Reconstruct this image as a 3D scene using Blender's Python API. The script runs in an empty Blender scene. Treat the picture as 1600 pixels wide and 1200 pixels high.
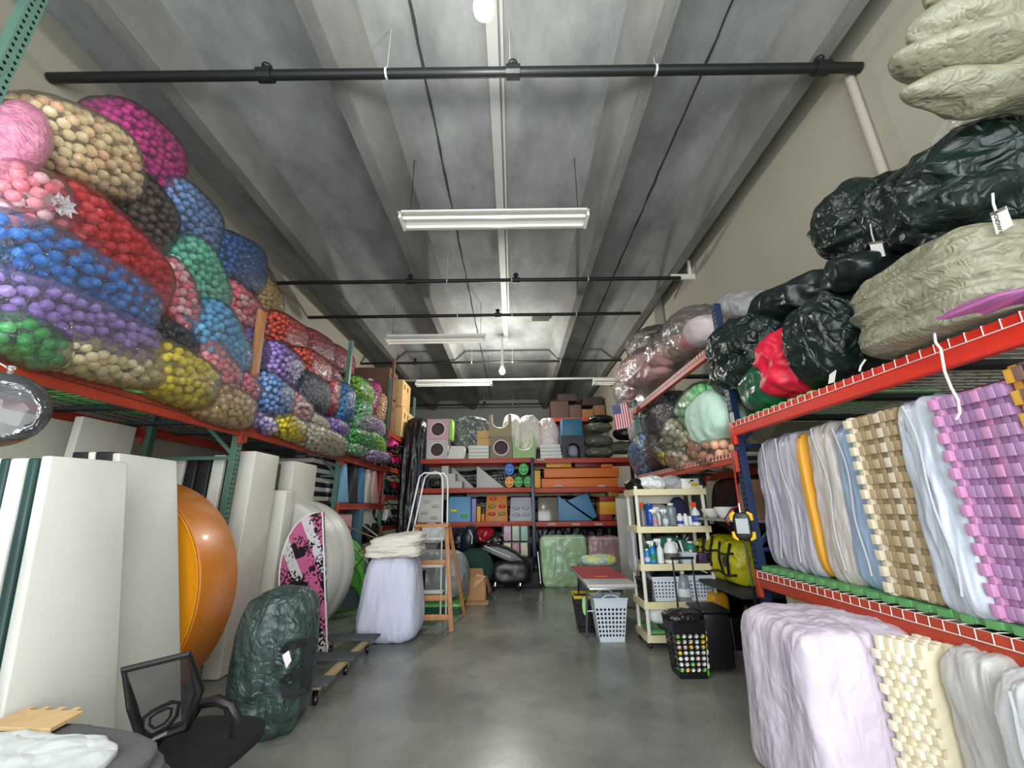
import bpy, math, random
import numpy as np
from math import radians, sin, cos, pi
from mathutils import Vector, Matrix, noise

# ---------------------------------------------------------------- camera, world, lights, exposure
SC = bpy.context.scene
COL = SC.collection
FPX, PITCH, ROLL, EYE = 641.0, radians(16.7), radians(-.736), Vector((0, 0, 1.6))
FW = Vector((0, cos(PITCH), sin(PITCH)))
R0 = Vector((1, 0, 0)); U0 = R0.cross(FW)
RT = cos(ROLL) * R0 + sin(ROLL) * U0
UP = -sin(ROLL) * R0 + cos(ROLL) * U0
cam = bpy.data.cameras.new('camera'); cam.sensor_width = 36; cam.lens = FPX / 1600 * 36
cam.clip_start = .05; cam.clip_end = 100
camo = bpy.data.objects.new('camera', cam); COL.objects.link(camo)
camo.matrix_world = Matrix(((RT.x, UP.x, -FW.x, 0), (RT.y, UP.y, -FW.y, 0), (RT.z, UP.z, -FW.z, 1.6), (0, 0, 0, 1)))
SC.camera = camo
SC.view_settings.view_transform = 'Standard'; SC.view_settings.look = 'None'
SC.view_settings.exposure = 0.0; SC.view_settings.gamma = 1.0; SC.view_settings.use_curve_mapping = False
SC.cycles.max_bounces = 7; SC.cycles.diffuse_bounces = 4; SC.cycles.glossy_bounces = 3
SC.cycles.transparent_max_bounces = 14; SC.cycles.transmission_bounces = 4
SC.cycles.sample_clamp_indirect = 4.0

W = bpy.data.worlds.new('daylight'); SC.world = W; W.use_nodes = True
W.node_tree.nodes['Background'].inputs[0].default_value = (.80, .90, 1.0, 1)
W.node_tree.nodes['Background'].inputs[1].default_value = 1.6


def light(name, kind, loc, energy, color=(1, 1, 1), size=1, size_y=None, rot=None):
    l = bpy.data.lights.new(name, kind); l.energy = energy; l.color = color
    if kind == 'AREA':
        l.size = size
        if size_y: l.shape = 'RECTANGLE'; l.size_y = size_y
    else:
        l.shadow_soft_size = size
    o = bpy.data.objects.new(name, l); COL.objects.link(o); o.location = loc
    if rot: o.rotation_euler = rot
    return o


# daylight through the open loading door behind the photographer
light('door_daylight', 'AREA', (-.3, -1.6, 2.5), 460, (.93, .97, 1.0), 6.6, 4.6, (radians(90), 0, 0))
BULBS = [((-.18, 2.2, 5.30), 110), ((-.27, 10.9, 5.25), 380)]


# ---------------------------------------------------------------- picking a point of a real plane
def at(px, py, x=None, y=None, z=None):
    d = FW * FPX + RT * (px - 800) + UP * (600 - py)
    if x is not None: t = x / d.x
    elif y is not None: t = y / d.y
    else: t = (z - 1.6) / d.z
    return EYE + d * t


def lin(c):
    c = c / 255.0
    return c / 12.92 if c <= .04045 else ((c + .055) / 1.055) ** 2.4


def rgb(*c): return (lin(c[0]), lin(c[1]), lin(c[2]), 1)


# ---------------------------------------------------------------- materials
MATS = {}


def mat(name, col, rough=.6, metal=0., spec=.5, bump=0., bscale=8., kind='noise', var=0., vscale=3., stretch=(1, 1, 1),
        col2=None, coat=0., trans=0., alpha=1., emit=None, estr=0., dist=.02, sub=0., rvar=0.):
    if name in MATS: return MATS[name]
    m = bpy.data.materials.new(name); m.use_nodes = True
    nt = m.node_tree; N = nt.nodes; L = nt.links
    b = N['Principled BSDF']; out = N['Material Output']
    c = rgb(*col)
    b.inputs['Base Color'].default_value = c
    b.inputs['Roughness'].default_value = rough
    b.inputs['Metallic'].default_value = metal
    b.inputs['Specular IOR Level'].default_value = spec
    b.inputs['Coat Weight'].default_value = coat
    if coat: b.inputs['Coat Roughness'].default_value = .12
    if trans: b.inputs['Transmission Weight'].default_value = trans
    if alpha < 1: b.inputs['Alpha'].default_value = alpha
    if emit:
        b.inputs['Emission Color'].default_value = rgb(*emit); b.inputs['Emission Strength'].default_value = estr
    co = N.new('ShaderNodeNewGeometry')
    mp = N.new('ShaderNodeMapping'); mp.inputs['Scale'].default_value = stretch
    L.new(co.outputs['Position'], mp.inputs['Vector'])
    if var or col2:
        n = N.new('ShaderNodeTexNoise'); n.inputs['Scale'].default_value = vscale; n.inputs['Detail'].default_value = 6
        n.inputs['Roughness'].default_value = .6
        L.new(mp.outputs[0], n.inputs['Vector'])
        r = N.new('ShaderNodeValToRGB'); r.color_ramp.elements[0].position = .32; r.color_ramp.elements[1].position = .68
        c2 = rgb(*col2) if col2 else tuple([c[i] * (1 - var) for i in range(3)] + [1])
        c1 = c if col2 else tuple([min(1, c[i] * (1 + var)) for i in range(3)] + [1])
        r.color_ramp.elements[0].color = c2; r.color_ramp.elements[1].color = c1
        L.new(n.outputs['Fac'], r.inputs['Fac']); L.new(r.outputs['Color'], b.inputs['Base Color'])
        if rvar:
            mr = N.new('ShaderNodeMapRange'); mr.inputs['To Min'].default_value = rough - rvar; mr.inputs['To Max'].default_value = rough + rvar
            L.new(n.outputs['Fac'], mr.inputs['Value']); L.new(mr.outputs[0], b.inputs['Roughness'])
    if bump:
        if kind == 'crinkle':
            n = N.new('ShaderNodeTexVoronoi'); n.feature = 'F1'; n.inputs['Scale'].default_value = bscale
            w = N.new('ShaderNodeTexNoise'); w.inputs['Scale'].default_value = bscale * .35; w.inputs['Detail'].default_value = 3
            L.new(mp.outputs[0], w.inputs['Vector'])
            mx = N.new('ShaderNodeMixRGB'); mx.inputs[0].default_value = .35
            L.new(mp.outputs[0], mx.inputs[1]); L.new(w.outputs['Color'], mx.inputs[2]); L.new(mx.outputs[0], n.inputs['Vector'])
            o = n.outputs['Distance']
        elif kind == 'crease':
            w = N.new('ShaderNodeTexNoise'); w.inputs['Scale'].default_value = bscale * .3; w.inputs['Detail'].default_value = 2
            L.new(mp.outputs[0], w.inputs['Vector'])
            mx = N.new('ShaderNodeMixRGB'); mx.inputs[0].default_value = .22
            L.new(mp.outputs[0], mx.inputs[1]); L.new(w.outputs['Color'], mx.inputs[2])
            n = N.new('ShaderNodeTexVoronoi'); n.feature = 'DISTANCE_TO_EDGE'; n.inputs['Scale'].default_value = bscale; L.new(mx.outputs[0], n.inputs['Vector'])
            n2 = N.new('ShaderNodeTexVoronoi'); n2.feature = 'F1'; n2.inputs['Scale'].default_value = bscale * .47; L.new(mx.outputs[0], n2.inputs['Vector'])
            ad = N.new('ShaderNodeMath'); ad.operation = 'MULTIPLY_ADD'; ad.inputs[1].default_value = .8; L.new(n.outputs['Distance'], ad.inputs[0]); L.new(n2.outputs['Distance'], ad.inputs[2]); o = ad.outputs[0]
        elif kind == 'weave':
            n = N.new('ShaderNodeTexNoise'); n.inputs['Scale'].default_value = bscale; n.inputs['Detail'].default_value = 8
            n.inputs['Distortion'].default_value = 1.2; L.new(mp.outputs[0], n.inputs['Vector']); o = n.outputs['Fac']
        else:
            n = N.new('ShaderNodeTexNoise'); n.inputs['Scale'].default_value = bscale; n.inputs['Detail'].default_value = 5
            L.new(mp.outputs[0], n.inputs['Vector']); o = n.outputs['Fac']
        bp = N.new('ShaderNodeBump'); bp.inputs['Strength'].default_value = bump; bp.inputs['Distance'].default_value = dist
        L.new(o, bp.inputs['Height']); L.new(bp.outputs[0], b.inputs['Normal'])
        if coat: L.new(bp.outputs[0], b.inputs['Coat Normal'])
    MATS[name] = m
    return m


def film(name, tint=(235, 238, 240), haze=.03, bscale=20, bump=.8, rough=.14, ior=1.45):
    """thin clear plastic film: see-through, with a milky share and crinkled shine"""
    if name in MATS: return MATS[name]
    m = bpy.data.materials.new(name); m.use_nodes = True
    nt = m.node_tree; N = nt.nodes; L = nt.links
    N.remove(N['Principled BSDF']); out = N['Material Output']
    co = N.new('ShaderNodeNewGeometry')
    n = N.new('ShaderNodeTexNoise'); n.inputs['Scale'].default_value = bscale; n.inputs['Detail'].default_value = 3
    n.inputs['Distortion'].default_value = 2.5; L.new(co.outputs['Position'], n.inputs['Vector'])
    bp = N.new('ShaderNodeBump'); bp.inputs['Strength'].default_value = bump; bp.inputs['Distance'].default_value = .02
    L.new(n.outputs['Fac'], bp.inputs['Height'])
    tr = N.new('ShaderNodeBsdfTransparent'); tr.inputs[0].default_value = (.99, .99, .99, 1)
    df = N.new('ShaderNodeBsdfDiffuse'); df.inputs[0].default_value = rgb(*tint); L.new(bp.outputs[0], df.inputs['Normal'])
    gl = N.new('ShaderNodeBsdfGlossy'); gl.inputs['Roughness'].default_value = rough; gl.inputs[0].default_value = (1, 1, 1, 1)
    L.new(bp.outputs[0], gl.inputs['Normal'])
    fr = N.new('ShaderNodeFresnel'); fr.inputs['IOR'].default_value = ior; L.new(bp.outputs[0], fr.inputs['Normal'])
    a = N.new('ShaderNodeMixShader'); a.inputs[0].default_value = haze
    L.new(tr.outputs[0], a.inputs[1]); L.new(df.outputs[0], a.inputs[2])
    g = N.new('ShaderNodeMixShader'); L.new(fr.outputs[0], g.inputs[0]); L.new(a.outputs[0], g.inputs[1]); L.new(gl.outputs[0], g.inputs[2])
    L.new(g.outputs[0], out.inputs['Surface'])
    MATS[name] = m
    return m


# ---------------------------------------------------------------- mesh building
def org(o):
    v = Vector((0, 0, 0))
    while o is not None:
        v += o.location; o = o.parent
    return v


def tag(o, label=None, cat=None, group=None, kind=None):
    if label: o['label'] = label
    if cat: o['category'] = cat
    if group: o['group'] = group
    if kind: o['kind'] = kind
    elif label and cat: o['kind'] = 'thing'
    return o


def thing(name, label, cat, loc, group=None):
    o = bpy.data.objects.new(name, None); COL.objects.link(o); o.location = loc; o.empty_display_size = .1
    return tag(o, label, cat, group)


class MB:
    def __init__(s): s.v = []; s.f = []; s.m = []

    def add(s, vs, fs, m=0):
        k = len(s.v); s.v += [Vector(p) for p in vs]; s.f += [tuple(i + k for i in f) for f in fs]; s.m += [m] * len(fs)
        return s

    def hexa(s, p, m=0):
        return s.add(p, [(0, 3, 2, 1), (4, 5, 6, 7), (0, 1, 5, 4), (1, 2, 6, 5), (2, 3, 7, 6), (3, 0, 4, 7)], m)

    def box(s, x0, x1, y0, y1, z0, z1, m=0):
        return s.hexa([(x0, y0, z0), (x1, y0, z0), (x1, y1, z0), (x0, y1, z0), (x0, y0, z1), (x1, y0, z1), (x1, y1, z1), (x0, y1, z1)], m)

    def cbox(s, c, sz, R=None, m=0):
        c = Vector(c); h = Vector(sz) / 2; P = []
        for z in (-1, 1):
            for x, y in ((-1, -1), (1, -1), (1, 1), (-1, 1)):
                d = Vector((x * h.x, y * h.y, z * h.z))
                P.append(c + (R @ d if R else d))
        return s.hexa(P, m)

    def slab(s, q, off, m=0):
        q = [Vector(p) for p in q]; off = Vector(off)
        return s.hexa(q + [p + off for p in q], m)

    def beam(s, p, q, w, h=None, m=0, up=(0, 0, 1)):
        p = Vector(p); q = Vector(q); h = h or w; d = (q - p).normalized(); u = Vector(up)
        if abs(d.dot(u)) > .98: u = Vector((1, 0, 0))
        a = d.cross(u).normalized() * w / 2; b = a.cross(d).normalized() * h / 2
        return s.hexa([p - a - b, p + a - b, p + a + b, p - a + b, q - a - b, q + a - b, q + a + b, q - a + b], m)

    def tube(s, pts, r, n=8, closed=False, m=0, cap=True):
        pts = [Vector(p) for p in pts]; k = len(pts); vs = []; fs = []
        prev = None
        for i, p in enumerate(pts):
            a = pts[i - 1] if (i or closed) else p; b = pts[(i + 1) % k] if (i < k - 1 or closed) else p
            d = (b - a).normalized() if (b - a).length > 1e-9 else Vector((0, 0, 1))
            if prev is None:
                u = Vector((0, 0, 1)) if abs(d.z) < .9 else Vector((1, 0, 0)); prev = (u - d * u.dot(d)).normalized()
            else:
                prev = (prev - d * prev.dot(d)); prev = prev.normalized() if prev.length > 1e-6 else Vector((1, 0, 0))
            w = d.cross(prev); rr = r[i] if isinstance(r, (list, tuple)) else r
            vs += [p + (prev * cos(2 * pi * j / n) + w * sin(2 * pi * j / n)) * rr for j in range(n)]
        for i in range(k if closed else k - 1):
            j2 = (i + 1) % k
            fs += [(i * n + j, i * n + (j + 1) % n, j2 * n + (j + 1) % n, j2 * n + j) for j in range(n)]
        if cap and not closed: fs += [tuple(range(n))[::-1], tuple((k - 1) * n + j for j in range(n))]
        return s.add(vs, fs, m)

    def lathe(s, prof, c, n=20, ax=(0, 0, 1), m=0, sx=1., cap=True):
        c = Vector(c); a = Vector(ax).normalized(); u = Vector((1, 0, 0)) if abs(a.x) < .9 else Vector((0, 1, 0))
        u = (u - a * u.dot(a)).normalized(); w = a.cross(u); vs = []; fs = []
        for r, h in prof:
            vs += [c + a * h + (u * cos(2 * pi * j / n) * sx + w * sin(2 * pi * j / n)) * r for j in range(n)]
        k = len(prof)
        for i in range(k - 1):
            fs += [(i * n + j, i * n + (j + 1) % n, (i + 1) * n + (j + 1) % n, (i + 1) * n + j) for j in range(n)]
        if cap: fs += [tuple(range(n))[::-1], tuple((k - 1) * n + j for j in range(n))]
        return s.add(vs, fs, m)

    def prism(s, poly, o, U, V, Wv, m=0):
        """poly of (u, v), extruded by Wv"""
        o = Vector(o); U = Vector(U); V = Vector(V); Wv = Vector(Wv); n = len(poly)
        a = [o + U * p[0] + V * p[1] for p in poly]; b = [p + Wv for p in a]
        return s.add(a + b, [tuple(range(n))[::-1], tuple(range(n, 2 * n))] + [(i, (i + 1) % n, n + (i + 1) % n, n + i) for i in range(n)], m)

    def build(s, name, ms, parent=None, smooth=False, bevel=0., seg=2, base=None, **k):
        if not isinstance(ms, (list, tuple)): ms = [ms]
        if parent is not None: o0 = org(parent)
        else:
            if base is None:
                xs = [p.x for p in s.v]; ys = [p.y for p in s.v]; zs = [p.z for p in s.v]
                base = Vector(((min(xs) + max(xs)) / 2, (min(ys) + max(ys)) / 2, min(zs)))
            o0 = Vector(base)
        me = bpy.data.meshes.new(name)
        me.from_pydata([tuple(p - o0) for p in s.v], [], s.f); me.validate()
        for mm in ms: me.materials.append(mm)
        if len(ms) > 1 and len(me.polygons) == len(s.m): me.polygons.foreach_set('material_index', s.m)
        if smooth: me.polygons.foreach_set('use_smooth', [True] * len(me.polygons))
        if smooth and not k.get('soft'): me.set_sharp_from_angle(angle=radians(42))
        import bmesh as _b
        bm = _b.new(); bm.from_mesh(me); _b.ops.recalc_face_normals(bm, faces=bm.faces); bm.to_mesh(me); bm.free()
        o = bpy.data.objects.new(name, me); COL.objects.link(o)
        if parent is not None: o.parent = parent
        else: o.location = o0
        if bevel:
            md = o.modifiers.new('bevel', 'BEVEL'); md.width = bevel; md.segments = seg; md.limit_method = 'ANGLE'
            me.polygons.foreach_set('use_smooth', [True] * len(me.polygons))
            md2 = o.modifiers.new('wn', 'WEIGHTED_NORMAL') if False else None
        tag(o, k.get('label'), k.get('cat'), k.get('group'), k.get('kind'))
        return o


def cube_sphere(n):
    vs = {}; V = []; F = []

    def vid(p):
        k = tuple(round(c, 5) for c in p)
        if k not in vs: vs[k] = len(V); V.append(Vector(p).normalized())
        return vs[k]
    for ax in range(3):
        for sg in (-1, 1):
            for i in range(n):
                for j in range(n):
                    q = []
                    for a, b in ((i, j), (i + 1, j), (i + 1, j + 1), (i, j + 1)):
                        p = [0, 0, 0]; p[ax] = sg; p[(ax + 1) % 3] = math.tan((2 * a / n - 1) * pi / 4) ; p[(ax + 2) % 3] = math.tan((2 * b / n - 1) * pi / 4)
                        q.append(vid(p))
                    F.append(tuple(q) if sg > 0 else tuple(q[::-1]))
    return V, F


CS = {}


def fold(p, seed, octs=3, f=1.0, ridge=True):
    s = 0; a = 1.; t = 0
    for k in range(octs):
        v = noise.noise(Vector((p[0] * f + seed * 7.13, p[1] * f - seed * 3.7, p[2] * f + seed * 1.9)))
        s += a * ((1 - 2.2 * abs(v)) if ridge else v); t += a; a *= .5; f *= 2.1
    return s / t


def blob_mb(c, a, b, d, p=2.6, amp=.03, freq=(3, 3, 3), seed=0, res=14, sag=0., taper=None, ridge=True, octs=3, floor=None):
    """rounded lump: superellipsoid spanned by half-axes a, b, d with folds pushed in along its surface"""
    if res not in CS: CS[res] = cube_sphere(res)
    V, F = CS[res]; c = Vector(c); a = Vector(a); b = Vector(b); d = Vector(d); out = []
    fq = Vector(freq)
    for n in V:
        r = (abs(n.x) ** p + abs(n.y) ** p + abs(n.z) ** p) ** (-1 / p)
        q = n * r
        if taper: q = Vector(taper(q))
        w = c + a * q.x + b * q.y + d * q.z
        dr = (a * n.x / max(a.length, 1e-6) + b * n.y / max(b.length, 1e-6) + d * n.z / max(d.length, 1e-6)).normalized()
        w = w + dr * amp * fold((w.x * fq.x, w.y * fq.y, w.z * fq.z), seed, octs, 1., ridge)
        if floor is not None and w.z < floor: w.z = floor + (w.z - floor) * .04
        out.append(w)
    mb = MB(); mb.add(out, F)
    return mb


def blob(name, ms, c, a, b, d, parent=None, label=None, cat=None, group=None, **k):
    return blob_mb(c, a, b, d, **k).build(name, ms, parent, smooth=True, soft=True, label=label, cat=cat, group=group)


def boxthing(name, ms, b, label, cat, group=None, bevel=.006, parent=None):
    mb = MB().box(*b)
    return mb.build(name, ms, parent, bevel=bevel, label=label, cat=cat, group=group)


def arc(c, r, a0, a1, n, U=(1, 0, 0), V=(0, 0, 1)):
    c = Vector(c); U = Vector(U); V = Vector(V)
    return [c + U * r * cos(a0 + (a1 - a0) * i / n) + V * r * sin(a0 + (a1 - a0) * i / n) for i in range(n + 1)]
# ---------------------------------------------------------------- shared materials
M_FLOOR = mat('sealed_concrete', (148, 150, 139), .27, bump=.12, bscale=5, col2=(92, 96, 88), vscale=.75, rvar=.1, dist=.01)
M_CEIL = mat('cast_concrete', (158, 161, 158), .85, bump=.35, bscale=7, col2=(118, 121, 119), vscale=1.1, stretch=(1.5, .8, 1))
M_STEM = mat('concrete_stem', (132, 132, 127), .85, bump=.3, bscale=9, col2=(104, 105, 101), vscale=1.5, stretch=(2, .6, 1))
M_WALL = mat('painted_wall', (166, 161, 144), .8, bump=.1, bscale=10, var=.05, vscale=.7)
M_BWALL = mat('back_wall_paint', (150, 150, 146), .85, bump=.1, bscale=8, var=.06, vscale=.8)
M_BEAM = mat('rack_orange_red', (178, 64, 40), .5, coat=.0, var=.14, vscale=6, bump=.08, bscale=30)
M_BEAMR = mat('rack_bright_red', (208, 46, 28), .42, coat=.2, var=.07, vscale=5, bump=.08, bscale=30)
M_GREEN = mat('rack_green', (82, 116, 102), .45, var=.12, vscale=7)
M_BLUE = mat('rack_navy', (26, 42, 74), .4, coat=.2, var=.1, vscale=7)
M_STEEL = mat('galvanised_wire', (170, 172, 170), .4, metal=.7)
M_WHWIRE = mat('white_wire', (222, 220, 210), .5)
M_DKDECK = mat('dark_decking', (58, 62, 64), .6, metal=.3, var=.2, vscale=5)
M_BLACK = mat('black_plastic', (18, 18, 20), .4)
M_WOOD = mat('pine_wood', (190, 134, 84), .55, col2=(160, 106, 62), vscale=9, stretch=(6, 6, .7), bump=.12, bscale=20)
M_PIPE = mat('black_iron_pipe', (34, 38, 38), .45, metal=.4)
M_WHITE = mat('white_enamel', (232, 232, 224), .4)
M_CHROME = mat('chrome', (200, 200, 200), .2, metal=1)
M_CARD = mat('cardboard', (176, 134, 92), .8, var=.06, vscale=4, bump=.05, bscale=30)
M_CARDD = mat('brown_cardboard_face', (112, 80, 60), .8, var=.08, vscale=3)
FILM = film('clear_film')
FILM2 = film('milky_film', (226, 228, 232), .42, 22, .8, .22)

XL, XR, YF, YB, ZC = -4.55, 3.5, -1.8, 18.4, 6.35

# ---------------------------------------------------------------- the room
S = dict(kind='structure')
MB().box(XL - .2, XR + .2, YF, YB + .2, -.2, 0).build('floor', M_FLOOR, base=(0, 8, 0), **S)
MB().box(XL - .2, XR + .2, YF, YB + .2, ZC, ZC + .2).build('ceiling', M_CEIL, base=(0, 8, ZC), **S)
MB().box(XL - .2, XL, YF, YB + .2, 0, ZC).build('wall_left', M_WALL, **S)
MB().box(XR, XR + .2, YF, YB + .2, 0, ZC).build('wall_right', M_WALL, **S)
MB().box(XL, XR, YB, YB + .2, 0, ZC).build('wall_back', M_BWALL, **S)
f = MB().box(XL, XR, YF - .2, YF, 5.0, ZC); f.box(XL - .2, -3.7, YF - .2, YF, 0, 5.0); f.box(3.1, XR + .2, YF - .2, YF, 0, 5.0)
f.build('wall_front', M_WALL, **S)
k = 0
for x0, x1, t0, t1 in ((-3.70, -3.53, -3.86, -3.36), (-1.88, -1.72, -2.0, -1.47), (1.40, 1.55, 1.18, 1.68), (3.06, 3.24, 2.85, 3.44)):
    k += 1
    MB().prism([(x0, 5.9), (x1, 5.9), (t1, ZC), (t0, ZC)], (0, YF, 0), (1, 0, 0), (0, 0, 1), (0, YB - YF, 0)).build('trim_%d' % k, M_STEM, **S)
# joints between the cast ceiling units, raised grout lips
M_SEAM = mat('dark_grout', (52, 54, 53), .9, bump=.4, bscale=12)
for x in (-.95, 2.22, -4.05):
    k += 1
    q = MB(); n = 90; random.seed(int(x * 10))
    pts = [(x + random.uniform(-.008, .008), YF + (YB - YF) * i / n, ZC - .012) for i in range(n + 1)]
    q.tube(pts, [random.uniform(.008, .018) for _ in pts], 5).build('trim_%d' % k, M_SEAM, **S)
M_CONDUIT = mat('conduit_paint', (196, 196, 190), .6, metal=.2)
q = MB(); q.box(-.22, -.10, 1.6, 11.2, ZC - .05, ZC); q.box(-.075, -.045, 1.6, 9.5, ZC - .04, ZC)
q.build('ceiling_channel', M_CONDUIT, label='pale steel channel running along the middle of the ceiling', cat='channel')
MB().box(.55, 1.0, 9.6, 9.9, ZC - .06, ZC - .001).build('ceiling_vent', mat('vent_grey', (60, 58, 52), .8), label='small dark square vent in the far ceiling', cat='vent')

# sprinkler pipes hung across the room
for y, z, xa, xb, r, hang, lab in ((3.0, 5.72, XL + .02, XR - .02, .048, (-2.4, .05, 3.1), 'thick black sprinkler pipe nearest the camera, crossing under the ceiling'),
                                 (6.85, 5.70, XL + .1, XR - .3, .036, (-1.9, .1), 'black sprinkler pipe second from the front, behind the long lamp'),
                                 (8.35, 5.72, XL + .02, XR - .6, .036, (-.3,), 'black sprinkler pipe third from the front'),
                                 (11.6, 5.78, XL + .02, XR - .02, .036, (-2.9,), 'black sprinkler pipe just above the far bright bulb'),
                                 (17.2, 5.85, XL + .02, XR - .02, .036, (-1.2,), 'thin dark sprinkler pipe close to the back wall')):
    t = thing('sprinkler_pipe', lab, 'pipe', (-.5, y, z), 'sprinkler pipes across the ceiling')
    MB().tube([(xa, y, z), (xb, y, z)], r, 12).build('pipe', M_PIPE, t, smooth=True)
    for hx in hang:
        h = MB(); h.tube([(hx - .07, y, z), (hx + .07, y, z)], r * 1.45, 12); h.tube([(hx, y, z), (hx, y, z + .1)], r * .8, 8)
        h.lathe([(.03, .08), (.05, .1), (.05, .12), (.02, .15)], (hx, y, z), 8)
        h.build('fitting', M_PIPE, t, smooth=False)
    for hx in (-1.2, .02, 1.46):
        h = MB(); h.tube([(hx - .010, y, z), (hx + .010, y, z)], r * 1.15, 12); h.tube([(hx, y, z + r), (hx, y, 5.9 if hx > 1.4 else ZC - .01)], .003, 6)
        h.build('hanger', M_CONDUIT, t)
MB().tube([(XR - .045, 3.1, 5.75), (XR - .045, 3.06, 2.6)], .04, 10).build('wall_conduit', mat('conduit_beige', (182, 174, 158), .6), smooth=True,
    label='beige conduit running down the right wall from the thick pipe', cat='conduit')
b = MB(); b.beam((3.05, 6.9, 5.75), (3.5, 6.9, 5.75), .05, .1); b.beam((3.42, 6.9, 5.8), (3.42, 6.9, 6.1), .05)
b.build('wall_bracket', M_WHITE, label='small white bracket high on the right wall', cat='bracket')
MB().box(3.30, 3.5, 8.6, 18.4, 0, 6.3).build('trim_9', M_WALL, **S)


# lamps
def tube_fixture(label, x0, x1, y, z, dx=0., tubes=2):
    t = thing('fluorescent_fixture', label, 'lamp', ((x0 + x1) / 2, y, z), 'long ceiling light fixtures')
    h = MB(); h.prism([(-.19, .05), (-.17, .05), (-.09, .10), (.09, .10), (.17, .05), (.19, .05), (.17, .075), (.09, .125), (-.09, .125), (-.17, .075)], (x0, y, z), (0, 1, 0), (0, 0, 1), (x1 - x0, 0, 0))
    h.build('reflector', M_WHITE, t)
    MB().box(x0, x1, y - .04, y + .04, z + .125, z + .2).build('housing', M_WHITE, t)
    for s in [-.09, .09][:tubes]:
        MB().tube([(x0 + .05, y + s, z + .03), (x1 - .05, y + s, z + .03)], .021, 10).build('lamp_tube', mat('lamp_glass', (248, 246, 236), .25, emit=(255, 250, 235), estr=.12), t, smooth=True)
    for xx in (x0, x1 - .03):
        MB().box(xx, xx + .03, y - .14, y + .14, z, z + .09).build('end_plate', M_WHITE, t)
    for xx in (x0 + .12, x1 - .12):
        MB().tube([(xx, y, z + .2), (xx, y, ZC)], .005, 6).build('hanging_wire', M_PIPE, t)


tube_fixture('large white fluorescent fixture in the middle of the ceiling', -1.47, 1.05, 4.68, 5.27)
tube_fixture('white fluorescent fixture behind and left of the large one', -2.95, -.61, 9.0, 5.35)
tube_fixture('distant white fluorescent fixture low over the tall boxes', -3.05, -.63, 12.5, 5.32)
tube_fixture('distant white fluorescent fixture over the upper right rack', 2.6, 3.45, 12.6, 5.32)
MB().box(-4.0, 3.3, 12.75, 12.8, 5.56, 5.62).build('strut_rail', M_CONDUIT, label='thin pale steel rail spanning the far ceiling', cat='rail')
for (p, e), lab in zip(BULBS, ('bright bulb at the top edge of the picture', 'bright bare bulb hanging at the far end of the channel')):
    t = thing('hanging_bulb', lab, 'lamp', (p[0], p[1], p[2] - .13))
    bm = MB(); bm.lathe([(.002, -.10), (.045, -.088), (.075, -.045), (.082, 0), (.07, .05), (.04, .1), (.03, .13)], p, 20)
    bm.build('bulb', mat('lit_bulb', (255, 250, 240), .4, emit=(255, 250, 238), estr=30), t, smooth=True)
    MB().tube([(p[0], p[1], p[2] + .12), (p[0], p[1], p[2] + .3)], .05, 12).build('socket', M_WHITE, t, smooth=True)
    MB().box(p[0] - .03, p[0] + .03, p[1] - .02, p[1] + .02, p[2] + .3, ZC - .05).build('drop_rod', M_WHITE, t)
    light('bulb_light', 'POINT', (p[0], p[1], p[2] - .22), e, (1., .97, .92), .1)


# ---------------------------------------------------------------- pallet racks
def perforated(mb, o, U, V, w, h, cols=2, pitch=.05, hw=.016):
    """sheet strip in the U (width) / V (height) plane with real keyhole openings"""
    o = Vector(o); U = Vector(U); V = Vector(V); rows = max(1, int(h / pitch)); ph = h / rows; cw = w / cols
    hexa = [(-.55, .75), (.55, .75), (1, .25), (.45, -.95), (-.45, -.95), (-1, .25)]
    for r in range(rows):
        for c in range(cols):
            x0, y0 = c * cw, r * ph; cx, cy = x0 + cw / 2, y0 + ph / 2
            Q = [(x0, y0 + ph), (x0 + cw, y0 + ph), (x0 + cw, cy), (x0 + cw, y0), (x0, y0), (x0, cy)]
            H = [(cx + a * hw * .62, cy + b * hw * .8) for a, b in hexa]
            # order: TL, TR, R, BR, BL, L
            P = Q + H
            mb.add([o + U * a + V * b for a, b in P], [(i, (i + 1) % 6, 6 + (i + 1) % 6, 6 + i) for i in range(6)])


def post(parent, x, y, z0, z1, sx, m, near=True):
    """75 mm post; the perforated face looks to the aisle (sx=+1 left rack, -1 right rack), the body runs back"""
    w = .078; q = MB()
    xf = x; xb = x - sx * .07
    if near:
        perforated(q, (xf, y - w / 2, z0), (0, 1, 0), (0, 0, 1), w, z1 - z0, 2, .05)
        q.add([(xf, y - w / 2, z0), (xb, y - w / 2, z0), (xb, y - w / 2, z1), (xf, y - w / 2, z1)], [(0, 1, 2, 3)])
        q.add([(xf, y + w / 2, z0), (xb, y + w / 2, z0), (xb, y + w / 2, z1), (xf, y + w / 2, z1)], [(0, 1, 2, 3)])
        q.add([(xb, y - w / 2, z0), (xb, y - w / 2 + .02, z0), (xb, y - w / 2 + .02, z1), (xb, y - w / 2, z1)], [(0, 1, 2, 3)])
        q.add([(xb + sx * .01, y - w / 2 + .005, z0), (xb + sx * .01, y + w / 2 - .005, z0), (xb + sx * .01, y + w / 2 - .005, z1), (xb + sx * .01, y - w / 2 + .005, z1)], [(0, 1, 2, 3)])
        return q.build('post', m, parent)
    q.box(min(xf, xb), max(xf, xb), y - w / 2, y + w / 2, z0, z1)
    return q.build('post', m, parent, bevel=.004)


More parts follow.
